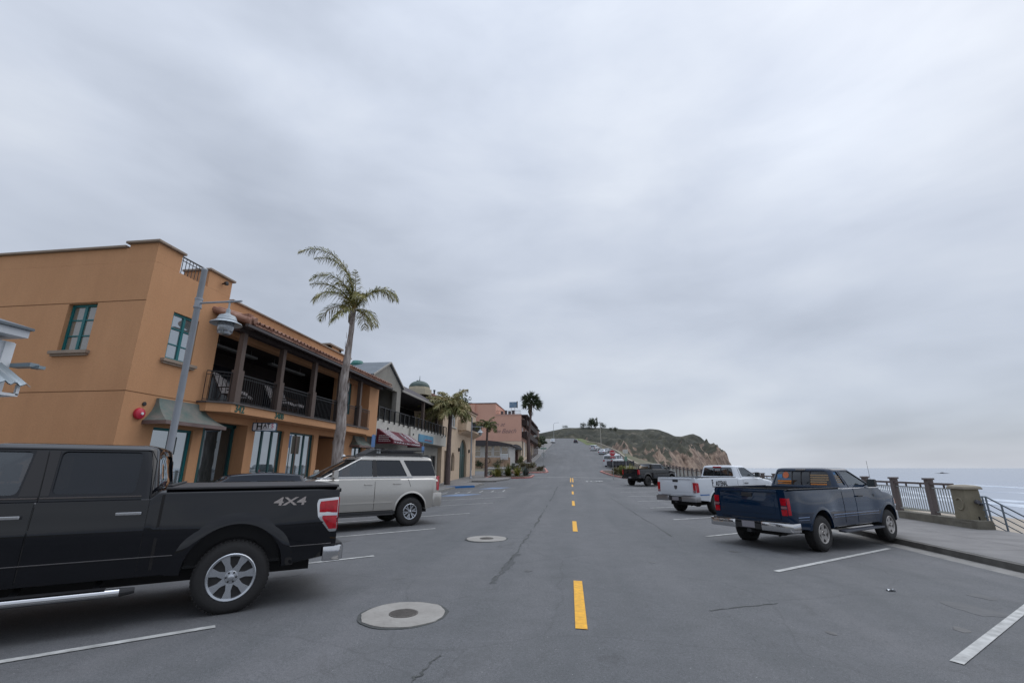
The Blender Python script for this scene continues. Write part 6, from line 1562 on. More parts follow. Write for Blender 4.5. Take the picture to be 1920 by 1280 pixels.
def cafe():
    t = thing('cafe', 'low white-windowed restaurant with stone base and barrel roof before the inn', 'building', (-14, 82, 1.7)); M0 = Matrix.Translation((14, -82, -1.7))
    b = MB(); wall(82, -22, -10.8, 1.2, 5.6, [(-17.4, -15.9, 3.55, 5.4), (-15.3, -13.9, 3.55, 5.4), (-13.6, -12.4, 3.55, 5.4), (-12.2, -11.0, 3.55, 5.2)], .25, 'y', b); b.box(-11.05, 82.25, 1.2, -10.8, 91, 5.4); b.build('wall', mat('cafe_white', (.42, .41, .39), .7), t, xf=M0)
    b = MB(); b.box(-22, 81.75, 1.2, -10.6, 81.997, 3.4); b.build('stone_base', mat('stone_base', (.30, .19, .12), .9, bump=.8, bscale=3, col2=(.45, .33, .24), vscale=1.5), t, xf=M0)
    for a, c_ in ((-17.4, -15.9), (-15.3, -13.9), (-13.6, -12.4), (-12.2, -11.0)): shift(window(t, 82, a, c_, 3.55, 5.4 if a < -12.3 else 5.2, WHITEP, GLASSF, cols=1, rows=2, axis='y'), M0)
    b = MB(); pts = [(-22, 5.62)] + [(lerp(-18.5, -10.2, k / 12), 5.62 + .75 * math.sin(math.pi * (.25 + .75 * k / 12))) for k in range(13)] + [(-10.2, 5.4), (-22, 5.4)]
    b.prism(pts, 81.4, 91, 'y'); b.build('roof', mat('cafe_roof', (.05, .045, .05), .8), t, xf=M0)
    b = MB()
    for k in range(9): b.box(-12.25 + k * .15, 81.55, 3.0, -12.17 + k * .15, 81.6, 3.95)
    b.box(-12.3, 81.54, 3.9, -10.9, 81.61, 4.0); b.build('white_railing', WHITEP, t, xf=M0)
    b = MB(); b.lathe([(.42, -.05), (.5, -.02), (.5, .02), (.42, .05)], c=(-14.6, 81.72, 2.9), n=18, axis='y', cap=False); b.build('wreath', mat('wreath', (.06, .03, .025), .9), t, xf=M0)
cafe()

def house(x, y, w_, d_, z0, h, label, wallm, roofm, storeys=2, ridge=1.4, group=None):
    t = thing('house', label, 'house', (x, y, z0), 0, group)
    holes = []; n = max(2, int(w_ / 3))
    for s in range(storeys):
        for k in range(n):
            c = lerp(-w_ / 2, w_ / 2, (k + .5) / n); holes.append((c - .7, c + .7, .9 + s * 2.9, 2.3 + s * 2.9))
    b = MB(); wall(0, -w_ / 2, w_ / 2, -2, h, holes, .2, 'y', b); b.box(w_ / 2 - .2, .2, -2, w_ / 2, d_, h); b.box(-w_ / 2, .2, -2, -w_ / 2 + .2, d_, h); b.box(-w_ / 2 + .2, d_ - .2, -2, w_ / 2 - .2, d_, h)
    b.build('wall', wallm, t)
    for hh in holes:
        f = window(t, 0, hh[0], hh[1], hh[2], hh[3], WHITEP, GLASSD, cols=2, rows=1, axis='y')
    for s in range(storeys):
        for k in range(int(d_ / 4)):
            b = MB(); b.box(w_ / 2 - .01, 1.2 + k * 4, .9 + s * 2.9, w_ / 2 + .03, 3.0 + k * 4, 2.3 + s * 2.9); b.build('side_window', GLASSD, t)
    b = MB(); b.prism([(-w_ / 2 - .5, h), (w_ / 2 + .5, h), (w_ / 2 + .5, h + .15), (0, h + ridge), (-w_ / 2 - .5, h + .15)], -.5, d_ + .5, 'y'); b.build('roof', roofm, t)
    b = MB(); b.box(-w_ / 2 + 1, 3, h, -w_ / 2 + 1.8, 3.8, h + ridge + .7); b.build('chimney', mat('brick_dark', (.12, .07, .06), .9), t)
    b = MB(); b.box(-w_ / 2, -1.4, 2.75, w_ / 2, 0, 2.9); b.box(-w_ / 2, -1.4, 2.9, w_ / 2, -1.3, 3.8); b.build('balcony', WHITEP, t)
    return t
GR = mat('house_grey', (.28, .27, .25), .8); SR = mat('shingle_grey', (.09, .085, .085), .9, var=.2)
house(-16.5, 135, 9, 14, terr(-16, 135) - .3, 6.6, 'grey two-storey house with a white balcony just beyond the fan palm', GR, SR, group='houses up the hill')
house(-19.5, 160, 12, 14, terr(-18, 160), 7.4, 'large cream grey house highest on the hill row with a dark chimney', mat('house_cream', (.36, .34, .30), .8), SR, 2, 2.0, group='houses up the hill')
house(-19, 192, 11, 12, terr(-18, 192), 6.2, 'pink-walled house half hidden by shrubs farther up the hill', mat('house_pink', (.40, .27, .23), .8), SR, group='houses up the hill')
# lawn banks on the inland side
b = MB(); b.grid(lambda y, x: (x + rcx(y), y, terr(x + rcx(y), y) + .10), [128 + 5 * i for i in range(40)], [-40, -30, -23, -19, -16, -14.2]); tag(b.build('lawn', GRASS, smooth=60), kind='structure')

# ------------------------------------------------------------------ street lamps
def street_lamp(name_label, x, y, z0, arm=.95, rz=0):
    t = thing('street_lamp', name_label, 'street lamp', (x, y, z0), R(rz), 'grey street lamps on the shop side')
    h = 6.95 - z0 if z0 < .3 else 6.5
    b = MB(); b.lathe([(.16, 0), (.16, .10), (.10, .16), (.095, .5), (.085, .55), (.072, h - .05), (.078, h - .04), (.078, h + .0), (.05, h + .03)], n=16); b.build('pole', GREYM, t, smooth=40)
    za = h - 1.0
    b = MB(); b.lathe([(.10, za - .14), (.10, za - .09)], n=14); b.lathe([(.10, za + .09), (.10, za + .14)], n=14); b.lathe([(.088, za - .09), (.088, za + .09)], n=14)
    b.tube([(0, 0, za), (arm * .55, 0, za), (arm + .35, 0, za)], .028, 8); b.lathe([(.035, -.06), (.035, .06)], c=(arm, 0, za), n=10, axis='x'); b.build('arm', GREYM, t, smooth=40)
    b = MB(); c = (arm, 0, za)
    b.lathe([(.022, -.02), (.022, -.20), (.05, -.22), (.055, -.34), (.09, -.37), (.20, -.42), (.235, -.50), (.238, -.52), (.255, -.54), (.25, -.56), (.37, -.62), (.385, -.645), (.36, -.63), (.19, -.60)], c=c, n=28, cap=False); hd = b.build('lamp_head', mat('lamp_grey', (.36, .40, .43), .4, metal=.3), t, smooth=35)
    b = MB(); b.lathe([(.19, -.61), (.195, -.66), (.19, -.78), (.175, -.84), (.15, -.86), (.14, -.92), (.02, -.93)], c=c, n=22); b.build('lamp_glass', glass_mat('globe_glass', (.30, .31, .33), .35, .10), hd, smooth=35)
    b = MB()
    for z, r_ in ((-.70, .20), (-.84, .18)): b.tube([(arm + r_ * math.cos(k * .393), r_ * math.sin(k * .393), za + z) for k in range(17)], .008, 5, cap=False)
    for k in range(4): a = k * math.pi / 2 + .4; b.bar((arm + .2 * math.cos(a), .2 * math.sin(a), za - .61), (arm + .165 * math.cos(a), .165 * math.sin(a), za - .9), .012)
    b.build('lamp_cage', GREYM, hd)
    b = MB(); b.lathe([(.05, -.6), (.06, -.75), (.03, -.8)], c=c, n=10); b.build('bulb', mat('bulb', (.5, .5, .5), .3), hd, smooth=40)
    return t
street_lamp('grey street lamp with caged lantern standing before the orange building', -10, 10.58, .03)
street_lamp('smaller-looking grey street lamp standing by the tan building and small palm', -10.8, 50.2, .5, rz=10)

# ------------------------------------------------------------------ palms
def frond(mb, rb, base, az, e0, e1, L, ll, n, wind=(0, 0), w=.04, thick=.022, gdroop=.5, seed=0, ex=1.15):
    rnd = random.Random(seed); d = Vector((math.cos(az), math.sin(az), 0)); p = Vector(base); pts = []; N = 18
    for i in range(N + 1):
        pts.append(p.copy()); t = i / N; e = lerp(e0, e1, t ** ex); stp = L / N
        p = p + (d * math.cos(e) + Vector((0, 0, math.sin(e)))) * stp + Vector((wind[0], wind[1], 0)) * stp * t
    rb.tube(pts, [thick * (1 - .85 * i / N) for i in range(N + 1)], 5)
    for i in range(n):
        t = .10 + .90 * i / (n - 1); q = t * N; k = min(int(q), N - 1); c = pts[k].lerp(pts[k + 1], q - k); tg = (pts[k + 1] - pts[k]).normalized()
        sd_ = tg.cross(Vector((0, 0, 1))); sd_ = (sd_.normalized() if sd_.length > .05 else Vector((-d.y, d.x, 0))); up = sd_.cross(tg).normalized()
        for s in (-1, 1):
            l_ = ll * (math.sin(math.pi * min(1, .18 + t * .80)) ** .6) * rnd.uniform(.8, 1.15); pl = rnd.uniform(-.35, .55)
            dd = (sd_ * s * rnd.uniform(.7, 1) + tg * rnd.uniform(.35, .75) + up * pl + Vector((wind[0], wind[1], 0)) * .4).normalized()
            m1 = c + dd * l_ * .5 - Vector((0, 0, gdroop * l_ * .10)); m2 = c + dd * l_ * .85 - Vector((0, 0, gdroop * l_ * rnd.uniform(.45, .8)))
            ww = w * .5; wv = dd.cross(up if rnd.random() < .5 else tg)
            wv = wv.normalized() * ww if wv.length > .05 else tg * ww
            mb.add([c - wv * .6, c + wv * .6, m1 + wv, m1 - wv, m2], [(0, 1, 2, 3), (3, 2, 4)])
def trunk(mb, pts, rad, n=14, rough=.06, seed=0):
    mb_ = MB(); N = len(pts); P = []; Rr = []
    K = 30
    for i in range(K + 1):
        q = i / K * (N - 1); k = min(int(q), N - 2); P.append(Vector(pts[k]).lerp(Vector(pts[k + 1]), q - k)); Rr.append(lerp(rad[k], rad[k + 1], q - k))
    v0 = len(mb.v); mb.tube(P, Rr, n)
    for j in range(v0, len(mb.v)):
        i = (j - v0) // n; c = P[min(i, K)]; vv = Vector(mb.v[j]); a = math.atan2(vv.y - c.y, vv.x - c.x)
        f = 1 + rough * fbm(math.cos(a) * 2 + seed, math.sin(a) * 2, vv.z * 1.2) + rough * .8 * fbm(a * 3, vv.z * 4, seed)
        mb.v[j] = tuple(c + (vv - c) * f)
RACH = mat('rachis', (.30, .19, .06), .6, col2=(.16, .17, .06), vscale=2)
rr_, cc_ = Vector((.899, .438, 0)), Vector((.438, -.899, 0))
def azof(a, b): v = rr_ * a + cc_ * b; return math.atan2(v.y, v.x)
def palm_tall():
    x, y, z = -10.0, 19.15, .05
    t = thing('palm_tree', 'tall windblown palm with pale shaggy trunk before the orange building', 'palm tree', (x, y, z), 0, 'palms along the shop pavement')
    b = MB(); trunk(b, [(0, 0, 0), (.0, 0, 1.2), (.03, 0, 3.2), (-.05, 0, 5.5), (.05, 0, 7.3), (.1, .02, 8.75)], [.25, .225, .215, .18, .125, .09], 18, .2, 2)
    b.build('trunk', TRUNK, t, smooth=60)
    b = MB(); rnd = random.Random(4)     # torn boot fibres clinging to the trunk
    for k in range(90):
        h = rnd.uniform(2.2, 8.7); a = rnd.uniform(0, 6.28); r_ = interp([(0, .24), (3.2, .21), (5.5, .175), (7.3, .12), (8.75, .09)], h); d = Vector((math.cos(a), math.sin(a), 0)); s_ = Vector((-d.y, d.x, 0)); L = rnd.uniform(.15, .45)
        p = d * r_ + Vector((0, 0, h)); q = d * (r_ + rnd.uniform(.01, .06)) + Vector((0, 0, h + L)); w_ = rnd.uniform(.02, .06)
        b.add([p - s_ * w_, p + s_ * w_, q + s_ * w_ * .4, q - s_ * w_ * .4], [(0, 1, 2, 3)])
    b.build('trunk_fibre', TRUNK, t)
    lb, rb = MB(), MB(); c = (.1, .02, 8.7); W = (-rr_.x * .12, -rr_.y * .12)
    F = [(-1, .0, 82, -55, 4.4, .80, 120, 2.3), (-1, -.22, 84, -25, 3.6, .80, 96, 2.2), (-1, .15, 76, -70, 2.9, .78, 84, 1.9), (1, .15, 62, -80, 2.85, .75, 96, 1.7), (1, -.3, 66, -60, 2.7, .7, 70, 1.7), (-1, .4, 60, -88, 2.3, .75, 70, 1.3), (.3, .9, 66, -60, 1.6, .6, 50, 1.2), (-.3, -1, 60, -50, 1.8, .65, 50, 1.3), (-1, -.6, 35, -80, 2.0, .65, 50, 1.2), (-.6, 1, 8, -80, 1.5, .6, 40, 1), (1, .6, 10, -84, 1.7, .6, 46, 1), (.5, -1, 30, -75, 1.8, .6, 46, 1), (-.9, .3, -8, -82, 1.4, .5, 36, 1), (.8, .1, -5, -84, 1.4, .5, 36, 1), (0, .2, 86, 50, 1.9, .6, 56, 1), (-.4, -.5, 78, 10, 2.2, .7, 60, 1.4), (-1, .0, 64, -30, 2.4, .7, 60, 1.5)]
    for i, (a, b_, e0, e1, L, ll, n, ex) in enumerate(F): frond(lb, rb, c, azof(a, b_), R(e0), R(e1), L, ll, n, W, w=.030, seed=i, thick=.035, gdroop=.8, ex=ex)
    o = lb.build('crown', LEAFP, t, recalc=False); rb.build('rachis', RACH, o, smooth=60)
palm_tall()
def queen_palm(x, y, z, h, rad, L, n, label, seed, lm, tm, tr_=.2, lean=0):
    t = thing('palm_tree', label, 'palm tree', (x, y, z), 0, 'palms along the shop pavement'); rnd = random.Random(seed)
    b = MB(); trunk(b, [(0, 0, 0), (lean * .3, 0, h * .5), (lean, 0, h)], [tr_ * 1.35, tr_, tr_ * .8], 12, .08, seed); b.build('trunk', tm, t, smooth=60)
    lb, rb = MB(), MB()
    for i in range(n):
        a = i * 2.399 + rnd.uniform(-.2, .2); k = i / n; e0 = lerp(78, 15, k) + rnd.uniform(-6, 6); e1 = lerp(0, -80, k ** .6)
        frond(lb, rb, (lean, 0, h - .1), a, R(e0), R(e1), L * rnd.uniform(.85, 1.1), L * .30, int(34 + L * 14), (-.32, -.12), w=.05 + .02 * L / 3, seed=seed * 50 + i, gdroop=.9)
    o = lb.build('crown', lm, t, recalc=False); rb.build('rachis', RACH, o)
queen_palm(-11.0, 41.3, .2, 6.5, 2.5, 2.9, 26, 'shorter palm with drooping tan fronds by the beige balcony', 11, LEAFT, TRUNKD, .21, .1)
queen_palm(-10.1, 55.6, .62, 5.9, 1.3, 1.7, 14, 'small slim palm standing before the pink inn beside the lamp post', 17, LEAFG, TRUNKD, .15, .1)
def fan_palm(x, y, z, h, r_, label):
    t = thing('palm_tree', label, 'palm tree', (x, y, z)); rnd = random.Random(3)
    b = MB(); trunk(b, [(0, 0, 0), (-.2, 0, h * .35), (.35, 0, h * .8), (.5, 0, h)], [.42, .26, .20, .24], 12, .08, 1); b.build('trunk', TRUNKD, t, smooth=60)
    b = MB(); c0 = Vector((.5, 0, h + .1)); n = 72
    for i in range(n):
        zz = 1 - 1.62 * i / n; a = i * 2.399; s = math.sqrt(max(0, 1 - zz * zz)); d = Vector((math.cos(a) * s, math.sin(a) * s, zz)); d.normalize()
        st = c0 + d * r_ * rnd.uniform(.22, .62); side_ = d.cross(Vector((rnd.uniform(-1, 1), rnd.uniform(-1, 1), rnd.uniform(-.4, 1)))).normalized(); m = 9
        b.bar(c0, st, .04)
        for k in range(m):
            an = lerp(-.8, .8, k / (m - 1)); dd = (d * math.cos(an) + side_ * math.sin(an)).normalized(); L = r_ * rnd.uniform(.40, .58); wv = dd.cross(d.cross(side_)).normalized() * .07
            e = st + dd * L - Vector((0, 0, .12)); mdl = st + dd * L * .5; b.add([st, mdl + wv, e, mdl - wv], [(0, 1, 2, 3)])
    b.build('crown', LEAFD, t, recalc=False)
    b = MB()
    for i in range(26):
        a = rnd.uniform(0, 6.28); h0 = h - rnd.uniform(.2, 1.8); d = Vector((math.cos(a), math.sin(a), 0)); p = Vector((.45, 0, h0)) + d * .3; b.add([p, p + d * .35 + Vector((-.1, 0, -.5)), p + d * .2 + Vector((0, 0, -1.1)), p + d * .1 + Vector((.1, 0, -.5))], [(0, 1, 2, 3)])
    b.build('dead_fronds', mat('dead_frond', (.14, .10, .06), .9), t, recalc=False)
fan_palm(-8.3, 95, 2.7, 12.0, 2.5, 'tall fan palm with round dark crown beside the pink inn')

# ------------------------------------------------------------------ shrubs and trees
def leafmass(mb, c, r3, n, size, seed, lumps=7):
    rnd = random.Random(seed); c = Vector(c); L = []
    for k in range(lumps):
        L.append((Vector((rnd.uniform(-.6, .6) * r3[0], rnd.uniform(-.6, .6) * r3[1], rnd.uniform(-.45, .6) * r3[2])), rnd.uniform(.35, .62)))
    for i in range(n):
        lc, lr = L[i % lumps]; d = Vector((rnd.gauss(0, 1), rnd.gauss(0, 1), rnd.gauss(0, 1))).normalized(); rad = rnd.random() ** .35
        p = c + lc + Vector((d.x * r3[0], d.y * r3[1], d.z * r3[2])) * (lr * rad); a = Vector((rnd.gauss(0, 1), rnd.gauss(0, 1), rnd.gauss(0, .7))).normalized(); b_ = a.cross(d + Vector((.01, 0, 0))).normalized(); s = size * rnd.uniform(.6, 1.4)
        mb.add([p - a * s, p + b_ * s * .5, p + a * s, p - b_ * s * .5], [(0, 1, 2, 3)])
def bush(x, y, r3, label, m, seed, size=.09, n=900, group=None, z=None):
    z = gz(x, y) + .15 if z is None else z
    t = thing('shrub', label, 'shrub', (x, y, z), 0, group); b = MB(); leafmass(b, (0, 0, r3[2] * .85), r3, n, size, seed); b.build('foliage', m, t, recalc=False)
    b = MB(); rnd = random.Random(seed)
    for k in range(6): b.tube([(0, 0, -.05), (rnd.uniform(-.4, .4) * r3[0], rnd.uniform(-.4, .4) * r3[1], r3[2])], [.03, .012], 5)
    b.build('stem', TRUNKD, t); return t
def spiky(x, y, r_, h, label, m, seed, n=60, group=None):
    t = thing('yucca_plant', label, 'plant', (x, y, gz(x, y) + .15), 0, group); rnd = random.Random(seed); b = MB()
    for i in range(n):
        a = rnd.uniform(0, 6.28); e = rnd.uniform(.35, 1.5); d = Vector((math.cos(a) * math.cos(e), math.sin(a) * math.cos(e), math.sin(e))); o = Vector((rnd.uniform(-.4, .4) * r_, rnd.uniform(-.4, .4) * r_, 0)); L = h * rnd.uniform(.6, 1.1); s = d.cross(Vector((0, 0, 1))).normalized() * .045
        m1 = o + d * L * .55; e_ = o + d * L - Vector((0, 0, .15 * L * math.cos(e))); b.add([o - s, o + s, m1 + s, m1 - s, e_], [(0, 1, 2, 3), (3, 2, 4)])
    b.build('leaves', m, t, recalc=False); return t
LG2 = mat('yellow_green_leaf', (.14, .15, .03), .6, col2=(.28, .26, .06), vscale=3); LBR = mat('brown_leaf', (.07, .05, .025), .7, col2=(.12, .11, .04), vscale=3)
spiky(-8.9, 57.2, .7, 1.6, 'spiky yellow-green plant at the near end of the left island', LG2, 1, 90); spiky(-7.7, 57.8, .7, 1.7, 'tallest spiky green plant in the middle of the left island', LEAFG, 2, 100)
spiky(-6.6, 57.6, .6, 1.4, 'spiky plant with yellow tips right of the tallest island plant', LG2, 3, 80); spiky(-5.7, 58.6, .55, 1.3, 'blue-green spiky plant at the red kerb end of the left island', mat('grey_leaf', (.07, .09, .08), .7), 4, 80)
bush(-9.8, 58.8, (.7, .6, .45), 'low dark shrub behind the spiky plants near the small palm', LEAFD, 5, n=500)
bush(-6.5, 70.5, (1.7, 1.3, .75), 'broad rounded brown-green shrub on the far corner island', LBR, 6, n=1500); bush(-4.5, 70.2, (.7, .6, .45), 'small brown-green shrub at the tip of the far corner island', LBR, 7, n=500)
bush(-8.4, 72, (.8, .7, .6), 'dark green shrub at the left of the far corner island', LEAFD, 8, n=600)
spiky(7.3, 60.2, .8, 1.8, 'yellow spiky plant nearest the black pickup on the right island', LG2, 9, 120); spiky(6.6, 62.5, .7, 1.5, 'green spiky plant in the middle of the right island', LEAFG, 10, 90); bush(6.9, 65.5, (1.0, 1.2, .7), 'green and yellow shrub at the back of the right island', LG2, 12, n=900)
bush(5.9, 64.2, (.6, .9, .55), 'brown-green shrub along the road edge of the right island', LBR, 13, n=600)
for i, (x, y, rx_, h) in enumerate(((-12.6, 79.8, 1.1, .8), (-15.2, 79.8, 1.2, .8), (-17.6, 79.6, 1.0, .9))): bush(x, y, (rx_, .6, h), ['low green hedge under the right windows of the cafe', 'low green hedge under the middle windows of the cafe', 'low green hedge under the left window of the cafe'][i], LEAFD, 30 + i, n=600, group='hedges along the cafe base', z=terr(x, y) + .05)
bush(-11.2, 101, (1.2, 3.5, 1.7), 'dark ivy-like growth climbing by the foot of the fan palm', LEAFD, 40, n=1800, size=.16, z=2.9)
bush(-9.9, 91.5, (.8, 1.0, 1.1), 'green bush at the right foot of the pink inn', LEAFG, 41, n=700, size=.12, z=2.1)
bush(-12.2, 165, (2.2, 4, 2.6), 'large brown-green shrub before the cream grey house', LBR, 42, n=2600, size=.28, z=terr(-12.2, 165)); bush(-11.8, 185, (1.8, 5, 2.2), 'dark green shrub mass beside the upper road', LEAFD, 43, n=2400, size=.3, z=terr(-12, 185))
bush(-12.0, 215, (2.0, 8, 2.0), 'green shrub bank farther up the road', LEAFD, 44, n=2200, size=.3, z=terr(-12, 215))
def tree(x, y, z, h, r_, label, m, seed, group=None, cone=False, n=1500):
    t = thing('tree', label, 'tree', (x, y, z), 0, group); b = MB(); b.tube([(0, 0, -1), (0, 0, h * .5), (.1, 0, h * .8)], [h * .035, h * .025, h * .01], 8)
    rnd = random.Random(seed)
    for k in range(6): a = rnd.uniform(0, 6.28); b.tube([(0, 0, h * .4), (math.cos(a) * r_ * .6, math.sin(a) * r_ * .6, h * rnd.uniform(.6, .85))], [h * .012, h * .004], 5)
    b.build('trunk', TRUNKD, t); b = MB(); leafmass(b, (0, 0, h * (.46 if cone else .62)), (r_, r_, h * (.52 if cone else .45)), n, h * .035, seed, 10); b.build('crown', m, t, recalc=False)
for i, (px, dy, h, r_, lab) in enumerate(((1097, 640, 9, 6, 'flat dark tree clump on the headland left of the twin trees'), (1111, 640, 17, 6.5, 'tall dark tree forming the left of the twin trees on the ridge'), (1118, 645, 16, 5, 'tall dark tree forming the right of the twin trees on the ridge'), (1133, 640, 9, 5, 'small dark tree right of the utility pole on the ridge'), (1149, 640, 5, 4, 'tiny dark tree near the middle of the ridge'), (1156, 640, 7, 4, 'dark tree on the ridge directly above the stop sign'), (1062, 640, 5, 5, 'low bush tree at the far left of the ridge'))):
    X = (px - 1071) / 885 * dy; tree(X, dy, hz(X, dy) - .5, h, r_, lab, LEAFD, 60 + i, 'trees on the headland ridge', cone=True, n=1400)
tree(-14.5, 176, terr(-14, 176), 8, 2.2, 'thin windswept tree between the hill houses', LEAFD, 80, n=900)
tree(-30, 128, terr(-30, 128), 15, 4, 'dark tree behind the roof of the pink inn', LEAFD, 81, n=1200)

# ------------------------------------------------------------------ promenade wall, railing, pier block, stairs
SEAW = mat('sea_wall_concrete', (.11, .10, .08), .95, bump=.5, bscale=14, col2=(.20, .185, .15), vscale=1.6, detail=8)
PIERM = mat('pier_concrete', (.17, .15, .105), .9, bump=.3, bscale=20, col2=(.23, .205, .15), vscale=2, detail=8)
def sea_wall():
    t = thing('railing_fence', 'promenade railing of pale bars and brown posts on a low concrete wall', 'fence', (12, 17, 0)); M0 = Matrix.Translation((-12, -17, 0))
    zf = lambda y: gz(8.3, y) + .15
    ys = [16.9 + 1.76 * k for k in range(29)]
    b = MB(); b.grid(lambda y, i: [(11.85, y, zf(y) - .3), (11.85, y, zf(y) + .24), (12.30, y, zf(y) + .24), (12.30, y, zf(y) - 4.2)][i], [16.0] + ys, range(4)); b.add([(11.85, 16, zf(16) - .3), (11.85, 16, zf(16) + .24), (12.3, 16, zf(16) + .24), (12.3, 16, zf(16) - 4)], [(0, 1, 2, 3)])
    b.build('low_wall', SEAW, t, xf=M0)
    for k, y in enumerate(ys[1:]):
        y = 17.88 + 1.76 * k
        if y > 66: break
        z = zf(y); b = MB(); b.box(11.99, y - .09, z + .18, 12.17, y + .09, z + 1.36); b.box(11.96, y - .12, z + 1.363, 12.20, y + .12, z + 1.42); b.build('post', mat('post_brown', (.13, .105, .10), .7, var=.1), t, xf=M0)
    b = MB(); PG = mat('rail_pale', (.34, .36, .35), .5)
    y = 16.9; 
    while y < 66: 
        z = zf(y); 
        if abs(((y - 17.88) % 1.76)) > .14 and abs(((y - 17.88) % 1.76)) < 1.62: b.bar((12.08, y, z + .34), (12.08, y, z + 1.10), .022)
        y += .11 if y < 34 else .16
    for k in range(28): 
        ya, yb = 16.9 + k * 1.76, 16.9 + (k + 1) * 1.76
        if yb > 67: break
        for h in (.34, 1.10): b.bar((12.08, ya, zf(ya) + h), (12.08, yb, zf(yb) + h), .035)
    b.build('balusters', PG, t, xf=M0)
    b = MB()
    for k in range(28):
        ya, yb = 16.9 + k * 1.76, 16.9 + (k + 1) * 1.76
        if yb > 67: break
        b.bar((12.08, ya, zf(ya) + 1.24), (12.08, yb, zf(yb) + 1.24), .11, .07)
        for q in (.35, 1.4): b.bar((12.08, ya + q, zf(ya) + 1.1), (12.08, ya + q, zf(ya) + 1.22), .04)
    b.build('top_rail', MATS['post_brown'], t, xf=M0)
sea_wall()
def pier():
    z = gz(8.3, 16) + .15
    t = thing('concrete_pier', 'squat concrete pier with a domed cap at the end of the promenade railing', 'pillar', (12.14, 16.55, z))
    b = MB(); v = []
    for h, s in ((0, 1.), (1.12, .86)): v += [(-.24 * s, -.30 * s, h), (.24 * s, -.30 * s, h), (.24 * s, .30 * s, h), (-.24 * s, .30 * s, h)]
    b.add(v, [(0, 1, 5, 4), (1, 2, 6, 5), (2, 3, 7, 6), (3, 0, 4, 7), (0, 1, 2, 3), (4, 5, 6, 7)]); b.build('block', PIERM, t, bevel=.02)
    b = MB(); b.box(-.27, -.33, 1.12, .27, .33, 1.165); v = []
    for k_, h in ((.98, 1.167), (.93, 1.205), (.6, 1.24), (.1, 1.255)): v += [(.27 * k_ * i, .33 * k_ * j, h) for i, j in ((-1, -1), (1, -1), (1, 1), (-1, 1))]
    b.add(v, [(i * 4 + k, i * 4 + (k + 1) % 4, (i + 1) * 4 + (k + 1) % 4, (i + 1) * 4 + k) for i in range(3) for k in range(4)] + [(12, 13, 14, 15)]); b.build('cap', mat('cap_pale', (.26, .23, .18), .9, var=.1), t, bevel=.01, smooth=40)
    b = MB(); b.box(-.30, -.36, -.2, .33, .36, .18); b.build('plinth', SEAW, t, bevel=.015)
    b = MB(); pts = [(-.222, .0 + .14 * math.cos(a), .68 + .17 * math.sin(a)) for a in [math.pi * (.25 + 1.5 * k / 20) for k in range(21)]]; b.tube(pts, .028, 8); b.build('relief_letter', PIERM, t, smooth=60)
    # dark round fitting bracketed to the pier, use not known
    b = MB(); b.lathe([(.055, -.06), (.065, -.02), (.055, .04), (.02, .06)], c=(.02, -.34, .76), n=14, axis='y'); b.lathe([(.04, 0), (.05, .10), (.02, .11)], c=(.08, -.34, .70), n=12, axis='x'); b.build('pier_fitting', mat('fitting_grey', (.10, .10, .115), .5, metal=.3), t, smooth=40)
    b = MB(); b.bar((.0, -.305, .24), (.0, -.305, .34), .025); b.build('tap', DARK, t)
pier()
def beach_stairs():
    z = gz(8.3, 15) + .15
    t = thing('handrail', 'grey five-bar handrail running down the beach stairs beside the concrete pier', 'handrail', (12.30, 16.12, z))
    HM = mat('rail_blue_grey', (.15, .18, .21), .45, metal=.3); sl = -.62
    b = MB()
    for k in range(5):
        h = .92 - k * .19; b.tube([(-.1, 0, h), (.05, 0, h), (4.2, 0, h + sl * 4.15)], .022 if k == 0 else .016, 7)
    b.build('bars', HM, t)
    for i, x in enumerate((-.04, .05, .42, 1.9, 3.6)):
        b = MB(); b.tube([(x, 0, min(0, sl * x) - .05), (x, 0, .92 + min(0, sl * (x - .05)))], .024, 8); b.build('post', HM, t)
    n = 14; b = MB(); y0, y1 = -16, 16.0
    for k in range(n): b.box(12.36 + k * .30, y0, z - 4.5, 12.66 + k * .30, y1 - .02, z - .17 * (k + 1) + .0)
    o = b.build('beach_stairs', CONC, None); tag(o, kind='structure')
beach_stairs()

# ------------------------------------------------------------------ signs and poles
POSTM = mat('sign_post_metal', (.33, .34, .34), .45, metal=.5)
def octo(r_): return [(r_ * math.cos(math.pi / 8 + k * math.pi / 4), r_ * math.sin(math.pi / 8 + k * math.pi / 4)) for k in range(8)]
def stop_sign():
    x, y = 4.75, 55.0; z = gz(x, y)
    t = thing('stop_sign', 'red octagonal STOP sign facing the camera before the right island', 'sign', (x, y, z))
    b = MB(); b.tube([(0, .03, -.1), (0, .03, 3.3)], .03, 8); b.build('post', POSTM, t)
    b = MB(); b.prism(octo(.37), -.012, .0, 'y', Matrix.Translation((0, 0, 2.95))); p = b.build('sign_plate', WHITEP, t)
    b = MB(); b.prism(octo(.345), -.016, -.0125, 'y', Matrix.Translation((0, 0, 2.95))); b.build('sign_face', RED, p)
    text_mesh('sign_lettering', 'STOP', .30, frame((0, -.018, 2.95), (1, 0, 0)), WHITEP, p, extrude=.001, xs=.85)
    b = MB(); b.box(-.28, -.012, 2.38, .28, 0, 2.55); q = b.build('sub_plate', RED, t)
    text_mesh('sign_lettering', 'ALL WAY', .13, frame((0, -.014, 2.465), (1, 0, 0)), WHITEP, q, extrude=.001)
stop_sign()
